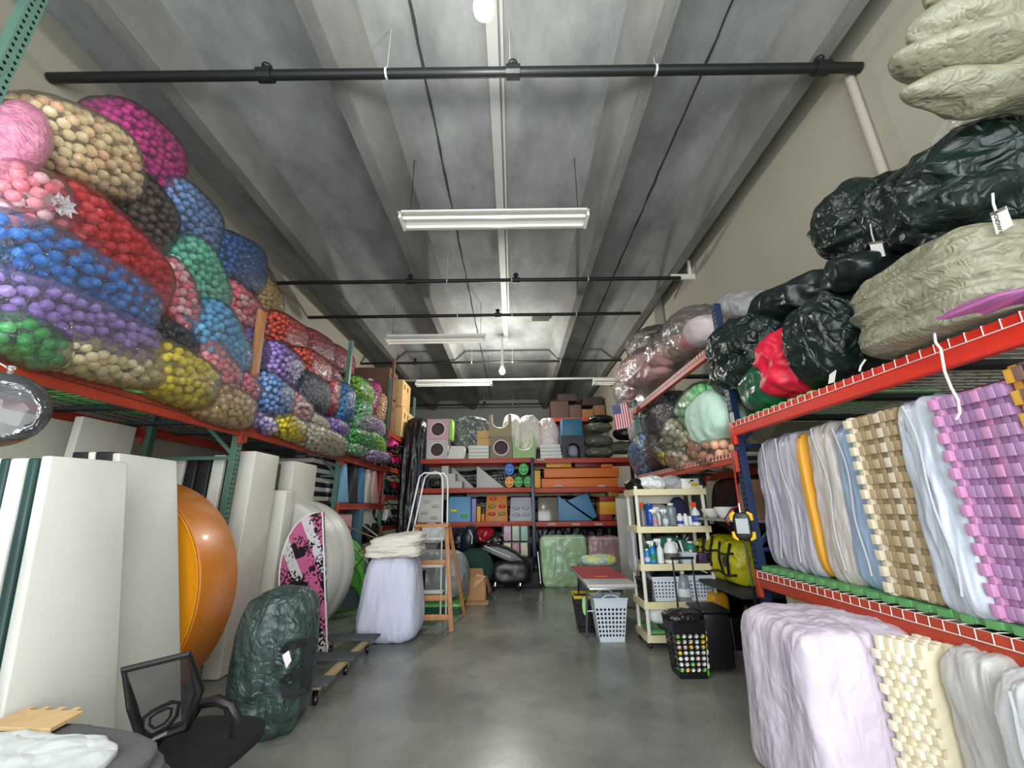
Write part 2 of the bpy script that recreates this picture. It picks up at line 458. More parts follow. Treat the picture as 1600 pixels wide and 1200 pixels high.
def braces(parent, xf, xb, y, z1, m):
    z = .25; k = 0
    while z < z1 - .1:
        MB().beam((xf, y, z), (xb, y, z), .035).build('brace', m, parent)
        if z + .95 < z1 - .1: MB().beam((xf, y, z + .04), (xb, y, z + .91), .035).build('brace', m, parent)
        z += .95; k += 1
    for xx in (min(xf, xb), max(xf, xb)): MB().box(xx - .07, xx + .07, y - .07, y + .07, 0, .01).build('base_plate', m, parent)


def shelf_beam(parent, x, y0, y1, zt, sx, m, h=.11):
    """step beam with its ledge on the rack side and end connectors"""
    q = MB(); s = sx
    prof = [(0, 0), (0, -h), (-s * .045, -h), (-s * .045, -.04), (-s * .045, -.04), (-s * .03, -.04), (-s * .03, 0)]
    prof = [(0, 0), (0, -h + .008), (-s * .008, -h), (-s * .048, -h), (-s * .048, -.042), (-s * .026, -.042), (-s * .026, 0)]
    q.prism(prof, (x + s * .03, y0, zt), (1, 0, 0), (0, 0, 1), (0, y1 - y0, 0)).build('beam', m, parent)
    for y in (y0, y1):
        d = 1 if y == y0 else -1
        q = MB().box(min(x + s * .034, x - s * .0), max(x + s * .034, x - s * .0), min(y - d * .045, y + d * .02), max(y - d * .045, y + d * .02), zt - h - .08, zt + .012)
        q.build('beam_connector', m, parent, bevel=.003)


def wire_deck(parent, xf, xb, y0, y1, zt, sx, m, pitch=.06, drop=.045, rod=.003, n=4):
    q = MB(); y = y0 + .05
    while y < y1 - .04:
        q.tube([(xb, y, zt + .004), (xf + sx * .004, y, zt + .004), (xf + sx * .034, y, zt + .002), (xf + sx * .036, y, zt - drop)], rod, n, cap=False)
        y += pitch
    k = 7
    for i in range(k):
        x = xf + sx * .015 + (xb - xf) * i / k
        q.tube([(x, y0 + .03, zt - .001), (x, y1 - .03, zt - .001)], rod, n, cap=False)
    q.tube([(xf + sx * .036, y0 + .03, zt - drop), (xf + sx * .036, y1 - .03, zt - drop)], rod, n, cap=False)
    return q.build('wire_deck', m, parent, kind='stuff')


def supports(parent, xf, xb, y0, y1, zt, m, n=3):
    for i in range(n):
        y = y0 + (y1 - y0) * (i + .5) / n
        MB().box(min(xf, xb), max(xf, xb), y - .05, y + .05, zt - .035, zt - .003).build('deck_support', m, parent)


LX, LXB = -3.0, -4.05
RX, RXB = 2.2, 3.27


def bay(label, side, y0, y1, posts, beams, mp, deck=M_DKDECK, near=True, backbeams=True):
    """posts: (y, ztop); beams: (ztop, material, pitch)"""
    s, xf, xb = (1, LX, LXB) if side == 'L' else (-1, RX, RXB)
    t = thing('pallet_rack', label, 'rack', ((xf + xb) / 2, (y0 + y1) / 2, 0), None)
    for y, zt in posts:
        post(t, xf, y, 0, zt, s, mp, near); post(t, xb, y, 0, zt, -s, mp, False)
        braces(t, xf - s * .06, xb + s * .06, y, zt, mp)
    for bb in beams:
        zt, m, pitch = bb[:3]; h = bb[3] if len(bb) > 3 else .11
        shelf_beam(t, xf, y0 + .04, y1 - .04, zt, s, m, h); shelf_beam(t, xb, y0 + .04, y1 - .04, zt, -s, m, h)
        wire_deck(t, xf, xb, y0 + .02, y1 - .02, zt, s, deck, pitch)
        supports(t, xf - s * .02, xb + s * .02, y0, y1, zt, M_DKDECK, 4)
    return t


bay('near left green pallet rack bay piled with ball bags above tall white panels', 'L', 1.80, 4.50, [(1.80, 5.2), (4.50, 3.25)], [(2.49, M_BEAM, .07)], M_GREEN)
bay('second left rack bay behind the wooden-topped green post', 'L', 4.50, 7.22, [(7.22, 4.66)], [(2.51, M_BEAM, .07)], M_GREEN)
bay('third left rack bay holding thin wedges on its lower shelf', 'L', 7.22, 9.78, [(9.78, 4.72)], [(2.52, M_BEAM, .09), (1.70, M_BEAM, .09)], M_GREEN)
bay('farthest left rack bay with four orange shelf beams', 'L', 9.78, 12.35, [(12.35, 4.9)], [(3.40, M_BEAM, .12), (2.56, M_BEAM, .12), (1.91, M_BEAM, .12), (1.22, M_BEAM, .12)], M_GREEN, near=False)
bay('near right rack bay with bright red beams beside the navy post', 'R', 1.15, 4.06, [(1.15, 3.3), (4.06, 3.69)], [(2.37, M_BEAMR, .075, .13), (1.02, M_BEAM, .075, .13)], M_BLUE, deck=M_WHWIRE)
bay('second right rack bay behind the navy post', 'R', 4.06, 7.28, [], [(3.27, M_BEAM, .075), (2.09, M_BEAM, .075)], M_BLUE, deck=M_WHWIRE)
t = thing('pallet_rack', 'green perforated rack post behind the flag, end of the second right bay', 'rack', (2.7, 7.28, 0))
post(t, RX, 7.28, 0, 3.45, -1, M_GREEN, True); post(t, RXB, 7.28, 0, 3.45, 1, M_GREEN, False); braces(t, RX + .06, RXB - .06, 7.28, 3.45, M_GREEN)
# plank lashed to the near left post
pl = MB(); pl.beam((-2.93, 4.43, 2.95), (-2.95, 4.40, 3.86), .13, .04, up=(1, 0, 0))
pl.build('wood_plank', M_WOOD, bevel=.004, label='short wooden plank standing above the green post in the ball bags', cat='plank')

# ---------------------------------------------------------------- back rack (faces the camera)
BY, BYB = 9.9, 10.9
t = thing('pallet_rack', 'wide back rack with three orange levels facing the camera', 'rack', (.3, 10.4, 0))


def xbeam(parent, x0, x1, y, zt, m, h=.11):
    MB().box(x0, x1, y - .03, y + .02, zt - h, zt).build('beam', m, parent, bevel=.004)


LV = [2.70, 2.02, 1.27]
for x0, x1 in ((-2.2, .42), (.50, 3.05)):
    for i, zt in enumerate(LV):
        z = zt + (0.02 if x0 < 0 else 0)
        xbeam(t, x0, x1, BY, z, M_BEAM); xbeam(t, x0, x1, BYB, z, M_BEAM)
        MB().box(x0, x1, BY + .02, BYB - .02, z - .02, z - .004).build('shelf_board', M_DKDECK, t)
for x in (-2.24, .46, 3.1):
    for y in (BY, BYB):
        q = MB(); q.box(x - .04, x + .04, y - .035, y + .035, 0, 2.72); q.build('post', M_BLUE, t, bevel=.004)
    MB().beam((x, BY, .5), (x, BYB, 1.4), .035).build('brace', M_BLUE, t); MB().beam((x, BY, 2.2), (x, BYB, 1.5), .035).build('brace', M_BLUE, t)
M_LABEL = mat('label_paper', (218, 206, 196), .7, col2=(150, 140, 134), vscale=60)
for px_, py_ in ((845, 718), (872, 759), (940, 759), (862, 819), (900, 819), (935, 819)):
    p = at(px_, py_, y=BY - .034); MB().box(p.x - .09, p.x + .09, p.y - .002, p.y, p.z - .022, p.z + .022).build('shelf_label', M_LABEL, t)
# ---------------------------------------------------------------- bags of play balls
BALLME = {}


def ball_mesh(col, sub=2):
    k = (tuple(col), sub)
    lc = tuple(min(250, int(v * 1.06 + 6)) for v in col)
    if k not in BALLME:
        import bmesh as _b
        bm = _b.new(); _b.ops.create_icosphere(bm, subdivisions=sub, radius=.035)
        me = bpy.data.meshes.new('ball'); bm.to_mesh(me); bm.free()
        me.polygons.foreach_set('use_smooth', [True] * len(me.polygons))
        me.materials.append(mat('ball_%d_%d_%d' % tuple(col), lc, .3, spec=.5))
        BALLME[k] = me
    return BALLME[k]


def pack(c, a, b, d, p, seed, r=.035, face=(1, 0, 0), depth=1.0, gap=1.84, tries=2600):
    """balls pressed against the inside of the film: dart throwing over the inset skin of the bag"""
    g = np.random.default_rng(seed); Mx = np.array(Matrix((a, b, d)).transposed()); inv = np.linalg.inv(Mx)
    n = g.normal(size=(tries * 3, 3)); n /= np.linalg.norm(n, axis=1)[:, None]
    w = n @ inv.T; w /= (np.abs(w) ** p).sum(1)[:, None] ** (1 / p)          # unit-space skin point along world direction n
    P = w @ Mx.T
    N = (np.sign(w) * np.abs(w) ** (p - 1)) @ inv; N /= np.linalg.norm(N, axis=1)[:, None] + 1e-9
    P = P - N * r * depth; P = P[(N @ np.array(face)) > -.35][:tries]
    out = np.empty((0, 3)); lim = (gap * r) ** 2
    for q in P:
        if len(out) == 0 or ((out - q) ** 2).sum(1).min() > lim: out = np.vstack((out, q))
    return [c + Vector(v) for v in out]


def ball_bag(label, group, c, m, n, X, cols, dep=.30, big=True, haze=None, p=3.3, knot='m', seed=0, film_m=None, face=(1, 0, 0), tilt=0., rad=.035):
    """c, m, n: picture points of the bag's centre and of its long and short axis ends, taken on the plane x = X"""
    C = at(*c, x=X); a = at(*m, x=X) - C; b = at(*n, x=X) - C
    b = b - a * (b.dot(a) / a.dot(a)) * .5
    d = Vector((dep, 0, tilt))
    if a.length < .06 or b.length < .06: a *= 1.2; b *= 1.2
    t = thing('ball_bag', label, 'bag', C - Vector((0, 0, abs(a.z) + abs(b.z))), group)
    P = pack(C, a, b, d, p, seed, rad, face=Vector(face)); P2 = pack(C, a, b, d, p, seed + 900, rad, face=Vector(face), depth=2.3, gap=1.9, tries=700)
    rnd = random.Random(seed + 5); o0 = org(t); rest = P2
    if big:
        P.sort(key=lambda q: -q.x * face[0])
        for q in P[:290]:
            col = rnd.choice(cols); o = bpy.data.objects.new('ball', ball_mesh(col)); COL.objects.link(o); o.parent = t; o.location = q - o0; o.scale = (rad / .035,) * 3
        rest = P2 + P[290:]
    else: rest = P + P2
    by = {}
    for q in rest: by.setdefault(rnd.choice(cols), []).append(q)
    src = ball_mesh(cols[0], 1 if not big else 1); V = np.empty(len(src.vertices) * 3); src.vertices.foreach_get('co', V); V = V.reshape(-1, 3)
    F = [tuple(f.vertices) for f in src.polygons]; mb = MB(); ms = []
    for i, (col, qs) in enumerate(by.items()):
        ms.append(ball_mesh(col, 1).materials[0])
        for q in qs: mb.add([Vector(v) * (rad / .035) + q for v in V], F, i)
    mb.build('balls', ms, t, smooth=True, kind='stuff', soft=True)
    cm = cols[0]; core = mat('core_%d_%d_%d' % tuple(cm), tuple(int(v * .7) for v in cm), .6)
    kk = 1 - (.04 + 2 * rad) / max(.1, min(a.length, b.length, d.length)); blob('ball_fill', core, C, a * kk, b * kk, d * kk, t, p=p, amp=0, seed=seed, res=8)
    fm = film_m or (film('film_%d_%d_%d' % tuple(cm), tuple(int(128 + v * .5) for v in cm), .08) if big else film('film_r_%d_%d_%d' % tuple(cm), tuple(int(128 + v * .5) for v in cm), .05, 16, .5, .14, 1.25))
    g = .006; blob('bag_film', fm, C, a * (1 + g / a.length), b * (1 + g / b.length), d * (1 + g / d.length), t, p=p, amp=.014, freq=(9, 4, 9), seed=seed, res=16)
    # gathered neck and tail
    if knot:
        e = a if knot == 'm' else -a if knot == '-m' else b if knot == 'n' else -b if knot == '-n' else Vector((1, 0, 0)) * dep
        u = e.normalized(); k0 = C + e * .96; q = MB(); nn = 16; vs = []
        perp = Vector((0, 1, 0)) if abs(u.y) < .7 else Vector((0, 0, 1)); v1 = (perp - u * perp.dot(u)).normalized(); v2 = u.cross(v1)
        for h, rr in ((-.05, .09), (-.015, .045), (.01, .014), (.03, .03), (.075, .06)):
            for j in range(nn):
                w = rr * (1 + .28 * (-1) ** j) ; vs.append(k0 + u * h + (v1 * cos(2 * pi * j / nn) + v2 * sin(2 * pi * j / nn)) * w)
        q.add(vs, [(i * nn + j, i * nn + (j + 1) % nn, (i + 1) * nn + (j + 1) % nn, (i + 1) * nn + j) for i in range(4) for j in range(nn)])
        q.build('knot', FILM2, t, smooth=True)
    return t


PINKF = film('pink_film', (232, 150, 180), .5, 14, 1.0)
REDF = film('red_film', (200, 40, 50), .16, 26)
DKF = film('smoky_film', (60, 62, 60), .12, 26, .7, .14, 1.35)
CRM = [(222, 206, 158), (228, 212, 172), (214, 196, 140)]; PCH = [(226, 196, 150), (222, 204, 158), (230, 186, 146)]
MAG = [(205, 45, 145), (215, 60, 155), (190, 35, 130)]; PNK = [(232, 120, 138), (236, 140, 150), (238, 200, 205), (228, 100, 120)]
GLD = [(206, 172, 96), (214, 184, 112)]; GLD2 = [(216, 178, 74), (208, 160, 60)]; BRN = [(98, 80, 72), (110, 92, 84)]
LBL = [(106, 142, 192), (122, 156, 204)]; RED = [(208, 56, 62), (216, 72, 72), (196, 44, 50)]; TEAL = [(98, 196, 168), (88, 184, 154), (120, 206, 180)]
DBL = [(30, 92, 160), (24, 80, 150), (38, 104, 172)]; BLU = [(42, 118, 204), (52, 130, 214), (36, 104, 190)]; SKY = [(92, 172, 216), (104, 184, 226), (80, 160, 206)]
PUR = [(158, 128, 202), (170, 142, 212), (148, 116, 192)]; BLK = [(28, 28, 30), (40, 40, 42)]; GRN = [(52, 150, 70), (44, 136, 60)]
YEL = [(226, 206, 30), (234, 216, 40), (216, 192, 24)]; ORR = [(212, 74, 52), (222, 88, 62)]; RAS = [(188, 70, 92), (200, 84, 104)]
NVY = [(36, 50, 98), (28, 40, 82)]; BEI = [(214, 208, 180), (222, 216, 190)]; VIO = [(176, 160, 206), (150, 130, 190), (220, 214, 226)]
LIM = [(146, 206, 66), (158, 216, 80)]; GR2 = [(84, 186, 96), (98, 196, 108), (176, 222, 180)]; LIL = [(196, 176, 214), (182, 160, 204), (212, 196, 224)]
TAN = [(204, 160, 120), (214, 174, 136)]; WHT = [(214, 214, 206), (196, 196, 190)]
G1 = 'ball-pit ball bags heaped on the near left rack'; G2 = 'ball-pit ball bags heaped on the second left rack bay'; G3 = 'ball-pit ball bags on the third left rack bay'
BAGS = [
    # label, c, m(long), n(short), X, colours, depth, big, knot
    ('pale pink plastic bag at the top left corner of the pile beside the green post', (8, 225), (46, 262), (34, 158), -3.05, [(236, 150, 176), (240, 170, 190)], .2, G1, dict(film_m=PINKF, knot=None, p=1.9)),
    ('big bag of cream and peach balls at the top of the near pile', (106, 240), (186, 268), (92, 168), -3.25, PCH + CRM, .33, G1, dict(knot=None)),
    ('bag of hot magenta balls topmost against the wall', (203, 246), (262, 290), (232, 196), -3.75, MAG, .3, G1, dict(knot=None)),
    ('bag of mixed pink and pearly balls at the left edge with gathered plastic', (14, 322), (70, 345), (20, 262), -3.05, PNK, .28, G1, dict(knot='d')),
    ('small bag of gold balls tucked under the cream bag', (62, 300), (112, 322), (78, 268), -3.4, GLD2, .22, G1, dict(knot=None)),
    ('bag of dark brown balls in shiny crinkled plastic', (186, 338), (240, 388), (212, 284), -3.35, BRN, .3, G1, dict(film_m=DKF, knot=None)),
    ('bag of dusty light blue balls under the magenta bag', (280, 348), (322, 385), (290, 300), -3.62, LBL, .3, G1, {}),
    ('long slanting bag of red balls in red-tinted plastic', (142, 402), (234, 476), (168, 348), -3.05, RED, .3, G1, dict(film_m=REDF, knot=None)),
    ('upright bag of mint teal balls in the middle of the near pile', (283, 440), (312, 500), (322, 420), -3.3, TEAL, .3, G1, dict(knot=None)),
    ('bag of deep blue balls in crackled plastic at the top right of the near pile', (353, 412), (395, 428), (360, 370), -3.6, DBL, .32, G1, dict(knot='m')),
    ('long bag of bright blue balls lying under the red bag', (98, 440), (220, 496), (112, 388), -3.02, BLU, .3, G1, dict(knot=None)),
    ('narrow bag of pink and white balls under the brown bag', (249, 470), (272, 535), (278, 456), -3.15, PNK, .26, G1, dict(knot=None)),
    ('upright bag of sky blue balls below the teal bag', (322, 536), (352, 592), (356, 520), -3.1, SKY, .28, G1, dict(knot=None)),
    ('bag of rose and pearly balls below the deep blue bag', (355, 488), (386, 515), (362, 450), -3.45, PNK, .3, G1, {}),
    ('bag of pale gold balls beside the top of the wooden plank', (397, 474), (420, 500), (404, 436), -3.75, GLD, .3, G1, {}),
    ('small bag of bronze balls on the gold bag', (400, 440), (412, 458), (408, 424), -3.95, [(120, 96, 66), (134, 108, 74)], .22, G1, dict(knot=None)),
    ('long bag of lavender balls above the cream bag on the beam', (104, 506), (224, 553), (114, 462), -3.0, PUR, .28, G1, dict(knot=None)),
    ('black crinkled bag of dark balls pressed between lavender and yellow', (230, 528), (284, 558), (240, 500), -3.08, BLK, .24, G1, dict(film_m=DKF, knot=None)),
    ('long bag of ivory balls lying on the green mat edge', (150, 564), (238, 588), (158, 532), -2.98, CRM, .24, G1, dict(knot='m')),
    ('bag of grass green balls at the lower left corner of the pile', (14, 530), (68, 560), (20, 497), -2.98, GRN, .24, G1, dict(knot=None)),
    ('large bag of yellow balls near the beam with gathered plastic', (258, 588), (314, 614), (268, 548), -3.0, YEL, .28, G1, dict(knot=None)),
    ('bag of rose pink balls between the yellow and sky blue bags', (314, 582), (345, 618), (328, 545), -3.08, PNK[:2] + [(222, 130, 140)], .28, G1, dict(knot=None)),
    ('bag of mauve balls left of the wooden plank', (374, 552), (392, 585), (398, 542), -3.3, PUR, .28, G1, dict(knot=None)),
    ('bag of gold balls sitting on the beam left of the green post', (332, 632), (378, 650), (340, 602), -3.02, GLD, .26, G1, dict(knot=None)),
    ('small bag of rose balls beside the green post', (364, 606), (382, 622), (370, 586), -3.1, PNK[:2], .24, G1, dict(knot=None)),
    ('bag of slate blue balls behind the wooden plank', (382, 582), (398, 600), (388, 562), -3.4, LBL, .24, G1, dict(knot=None)),
]
BAGS2 = [
    ('bag of orange red balls topmost behind the wooden plank', (434, 524), (464, 540), (440, 497), -3.5, ORR, .3, G2, {}),
    ('bag of violet balls right of the wooden plank', (428, 578), (454, 596), (434, 543), -3.15, PUR, .28, G2, {}),
    ('bag of powder blue balls with radiating gathers by the green post', (413, 622), (436, 640), (418, 589), -3.05, LBL, .28, G2, dict(knot='m')),
    ('bag of raspberry balls at the top of the second bay', (480, 546), (508, 560), (484, 521), -3.5, RAS, .32, G2, {}),
    ('bag of tomato red balls under the raspberry bag', (473, 576), (500, 590), (478, 552), -3.2, ORR, .3, G2, dict(knot=None)),
    ('dark navy bag with radiating gathers in the second bay', (467, 615), (496, 628), (472, 583), -3.1, NVY, .3, G2, dict(film_m=film('navy_film', (40, 54, 92), .15), knot='m')),
    ('bag of pale rose balls below the navy bag', (444, 637), (468, 652), (450, 614), -3.08, PNK[1:3], .28, G2, {}),
    ('bag of yellow balls on the beam right of the near green post', (436, 667), (460, 680), (440, 648), -3.02, YEL, .26, G2, dict(knot=None)),
    ('bag of beige balls above the long beige one', (478, 664), (500, 676), (480, 646), -3.05, BEI, .26, G2, dict(knot=None)),
    ('long bag of beige white balls lying along the beam', (494, 688), (530, 702), (498, 669), -3.0, BEI, .26, G2, {}),
    ('bag of dusty rose balls left of the second green post', (522, 566), (541, 578), (525, 545), -3.6, RAS, .28, G2, {}),
    ('upright narrow bag of red balls with silver gathers', (502, 618), (496, 652), (515, 622), -3.15, RED, .26, G2, dict(knot='-m')),
    ('upright narrow bag of azure balls left of the second green post', (526, 630), (522, 662), (538, 634), -3.1, [(52, 136, 196), (66, 150, 206)], .26, G2, dict(knot='-m')),
    ('small bag of mixed lilac and white balls on the beam by the near post', (400, 662), (412, 672), (396, 646), -3.0, VIO, .22, G2, dict(knot=None)),
    ('small bag of lilac balls under the azure bag', (516, 668), (530, 676), (518, 656), -3.02, PUR, .24, G2, dict(knot=None)),
    ('bag of deep rose balls between the raspberry and dusty rose bags', (505, 590), (514, 606), (514, 585), -3.3, RAS, .26, G2, dict(knot=None)),
    ('bag of lime balls behind the second green post', (556, 613), (571, 625), (558, 594), -3.3, LIM, .3, G3, dict(knot=None)),
    ('upright bag of green and mint balls under the lime bag', (554, 648), (550, 674), (567, 645), -3.15, GR2, .28, G3, dict(knot=None)),
    ('upright bag of hot pink balls in the third bay', (574, 625), (569, 655), (583, 620), -3.3, MAG, .26, G3, dict(knot='-m')),
    ('narrow bag of tan balls beside the hot pink bag', (584, 640), (580, 668), (591, 636), -3.2, TAN, .26, G3, dict(knot='-m')),
    ('bag of lilac balls below the hot pink bag', (570, 666), (590, 674), (572, 650), -3.1, LIL, .28, G3, dict(knot='m')),
    ('bag of leaf green balls low in the third bay', (556, 687), (576, 694), (558, 672), -3.02, GR2[:2], .26, G3, dict(knot=None)),
    ('bag of bright lime balls low in the third bay', (578, 693), (590, 702), (579, 678), -3.02, LIM, .26, G3, dict(knot=None)),
    ('bag of pale lilac balls on the beam at the third bay end', (582, 713), (600, 717), (583, 703), -3.0, LIL, .26, G3, dict(knot=None)),
    ('small bag of green and white balls on the beam beside the second post', (547, 703), (562, 708), (548, 694), -3.0, GR2 + WHT, .24, G3, dict(knot=None)),
]
for i, (lab, c, m, n, X, cols, dep, g, kw) in enumerate(BAGS):
    ball_bag(lab, g, c, m, n, X, cols, dep, True, seed=i + 1, **kw)
for i, (lab, c, m, n, X, cols, dep, g, kw) in enumerate(BAGS2):
    ball_bag(lab, g, c, m, n, X, cols, dep, False, seed=i + 61, **kw)
# right rack, middle shelf
G4 = 'ball-pit ball bags on the second right rack bay'
RB = [
    ('large black bag of dark balls on the second right rack bay', (1042, 658), (1072, 634), (1020, 632), 2.5, [(50, 58, 74), (62, 70, 88)], .30, dict(film_m=DKF)),
    ('bag of light green balls leaning on the navy post', (1100, 640), (1124, 612), (1078, 624), 2.45, [(126, 214, 138), (140, 222, 150)], .3, dict(knot=None)),
    ('bag of sage beige balls under the black bag', (1070, 686), (1094, 704), (1086, 662), 2.4, [(176, 174, 136), (188, 186, 150)], .28, dict(knot=None)),
    ('bag of big peach balls on the beam by the navy post', (1116, 702), (1148, 714), (1122, 676), 2.35, [(222, 164, 130), (230, 176, 142)], .26, dict(knot=None)),
    ('bag of pale blue balls at the far end of the shelf', (1010, 712), (1024, 738), (1030, 704), 2.35, [(138, 172, 222), (150, 184, 230)], .26, dict(knot=None)),
    ('bag of dark maroon balls between the pale blue and yellow bags', (1034, 705), (1046, 728), (1050, 694), 2.4, [(58, 30, 44), (70, 38, 52)], .28, dict(film_m=DKF, knot=None)),
    ('small bag of yellow balls on the beam', (1046, 712), (1058, 722), (1050, 700), 2.35, YEL, .2, dict(knot=None)),
    ('bag of tan balls on the beam left of the peach bag', (1072, 718), (1094, 726), (1076, 702), 2.33, [(178, 160, 120), (190, 172, 134)], .24, dict(knot='-m')),
]
RFILM = film('right_bag_film', (235, 238, 238), .03, 12, .6, .12, 1.22)
for i, (lab, c, m, n, X, cols, dep, kw) in enumerate(RB):
    ball_bag(lab, G4, c, m, n, X, cols, dep * .8, i in (1, 2, 3, 5, 7), seed=i + 131, face=(-1, 0, 0), rad=.052, film_m=kw.pop('film_m', None) or RFILM, **kw)
# green foam edging under the near bags
EG = mat('lime_foam', (134, 206, 118), .6, bump=.1, bscale=20)


def toothed(n, L, dp, t, amp=.025):
    """outline of a puzzle mat edge: n teeth along L"""
    pts = [(0, dp)]; s = L / (2 * n)
    for i in range(n):
        a = i * 2 * s
        pts += [(a, 0), (a + s * .15, -amp * .2), (a + s * .05, -amp), (a + s * .95, -amp), (a + s * .85, -amp * .2), (a + s, 0)]
    return pts + [(L, 0), (L, dp)]


for i, (y0, y1) in enumerate(((1.85, 2.5), (2.52, 3.17), (3.19, 3.84))):
    MB().prism(toothed(7, y1 - y0, .9, .02), (LX + .065, y0, 2.497), (0, 1, 0), (-1, 0, 0), (0, 0, .04)).build('foam_mat', EG, label='lime green puzzle mat under the near left ball bags, %s' % ('nearest the camera', 'the middle one', 'the farthest one')[i], cat='mat', group='lime mats on the left rack deck')
# ---------------------------------------------------------------- left side: panels, discs, blocks
M_PANW = mat('white_vinyl', (206, 206, 196), .45, bump=.06, bscale=6, var=.04, vscale=2)
M_PANE = mat('white_vinyl_edge', (226, 226, 214), .45, bump=.1, bscale=14, var=.06, vscale=5)
M_PAND = mat('dark_green_vinyl', (28, 58, 54), .4)
M_PANK = mat('black_vinyl', (38, 38, 42), .45)
M_BEIGE = mat('beige_board', (196, 194, 182), .6, var=.05, vscale=2)
GP = 'white vinyl panels standing under the near left rack'


def floor_pt(px_, py_): return at(px_, py_, z=0)


def lean_panel(name, mats_, q, th, label, cat='panel', group=GP, parent=None, bevel=.01):
    """q: TL, TR, BR, BL of the aisle face; thickness runs away from the aisle"""
    return MB().slab(q, (-th, 0, 0)).build(name, mats_, parent, bevel=bevel, label=label, cat=cat, group=group)


# near stack
q1 = [at(80, 712, x=-2.3), at(201, 722, x=-2.3), Vector((-1.93, 2.50, .004)), Vector((-1.93, 1.92, .004))]
lean_panel('foam_slab', M_PANW, q1, .05, 'wide white vinyl panel leaning front-most at the left, with a long pale edge')
sp = [(.055, .045, M_PAND, 'dark green panel sandwiched behind the front-most wide white panel'), (.105, .04, M_PANE, 'white panel edge just left of the dark green strip'),
      (.15, .035, M_PANE, 'second white panel edge in the near left stack'), (.19, .045, M_PAND, 'dark green panel strip at the far left edge of the stack'), (.24, .07, M_PANE, 'hindmost white panel of the near left stack')]
for dx, th, m, lab in sp:
    q = [p + Vector((-dx, -.02 + .015 * random.random(), -.012)) for p in q1]; q[2].z = q[3].z = .004
    lean_panel('foam_slab', m, q, th, lab)
q2 = [at(150, 704, x=-2.62), at(277, 720, x=-2.62), Vector((-2.12, 3.20, .004)), Vector((-2.12, 2.62, .004))]
q2[0] = Vector((-2.62, 2.74, q2[1].z)); lean_panel('foam_slab', M_PANW, q2, .05, 'wide white vinyl panel second from the left, beside the orange disc')
for dx, th, m, lab in ((.055, .11, M_PANK, 'black panel behind the second wide white panel'), (.17, .045, M_PANE, 'thin white panel behind the black one'), (.22, .1, M_PANK, 'black panel hindmost in the second stack')):
    q = [p + Vector((-dx, 0, .01)) for p in q2]; q[2].z = q[3].z = .004; lean_panel('foam_slab', m, q, th, lab)
# near grey box face low left
lean_panel('foam_slab', M_PANW, [Vector((-2.2, 1.45, 1.56)), Vector((-2.2, 1.83, 1.57)), Vector((-1.97, 1.72, .004)), Vector((-1.97, 1.34, .004))], .1, 'shorter pale panel cropped by the left picture edge')
# big beige boards behind, up under the deck
boxthing('display_board', M_BEIGE, (-3.75, -3.69, 2.75, 3.68, .3, 2.33), 'beige board standing at the back of the near bay, left one', 'board', 'beige boards')
boxthing('display_board', M_BEIGE, (-3.60, -3.53, 3.30, 3.80, .3, 2.36), 'beige board with a paler lower band standing right of the other', 'board', 'beige boards')
# stack deeper, between the disc and the near green post
for i, (x0, x1, m, z, lab) in enumerate(((-3.78, -3.66, M_PANE, 2.18, 'white panel farthest from the aisle behind the orange disc'), (-3.64, -3.52, M_PANK, 2.16, 'black panel behind the orange disc, left one'),
                                   (-3.50, -3.37, M_PANK, 2.17, 'black panel behind the orange disc, right one'), (-3.35, -3.22, M_PANE, 2.2, 'white panel beside the near green post'),
                                   (-3.20, -3.09, M_PANK, 2.18, 'black panel nearest the green post'))):
    boxthing('foam_slab', m, (x0, x1, 4.62, 5.55, .004, z), lab, 'panel', 'panels behind the near green post', .012)

# orange disc: thick vinyl drum standing on its rim, flat face to the camera
M_ORA = mat('orange_vinyl', (212, 124, 28), .38, bump=.06, bscale=5, var=.08, vscale=3, coat=.15)
M_ORAF = mat('bright_orange_vinyl', (246, 160, 24), .35, coat=.1)
t = thing('foam_disc', 'thick orange vinyl disc standing on its rim beside the white panels', 'disc', (-3.25, 3.55, 0))
R = .93; c = Vector((-3.30, 3.40, R + .01))
h = MB(); h.lathe([(R - .01, 0), (R, .01), (R, .05), (R, .44), (R - .02, .47), (.01, .47)], c, 72, (0, 1, 0), cap=False); h.build('rim', M_ORA, t, smooth=True)
h = MB(); h.lathe([(.001, -.004), (R - .10, -.004), (R - .03, .0)], c, 72, (0, 1, 0), cap=False); h.build('face', M_ORAF, t, smooth=False)
MB().tube([c + Vector((cos(a) * (R - .02), -.003, sin(a) * (R - .02))) for a in [2 * pi * i / 60 for i in range(60)]], .008, 6, closed=True).build('piping', M_ORAF, t, smooth=True)

# white blocks
M_BLK1 = mat('cream_vinyl', (212, 210, 196), .42, var=.03, vscale=3)
GB = 'white vinyl blocks in the second left bay'
boxthing('foam_block', M_BLK1, (-3.17, -2.92, 4.68, 5.18, .004, 2.25), 'tall white vinyl column right of the near green post', 'block', GB, .02)
boxthing('foam_block', M_BLK1, (-3.10, -2.84, 5.30, 5.52, .004, 1.84), 'shorter white block between the two tall columns', 'block', GB, .02)
boxthing('foam_block', M_BLK1, (-3.40, -3.22, 5.68, 6.20, .004, 2.26), 'narrow tall white block behind the second column', 'block', GB, .02)
boxthing('foam_block', M_BLK1, (-3.16, -2.96, 5.62, 6.30, .004, 2.24), 'second tall white vinyl column beside the striped mats', 'block', GB, .02)

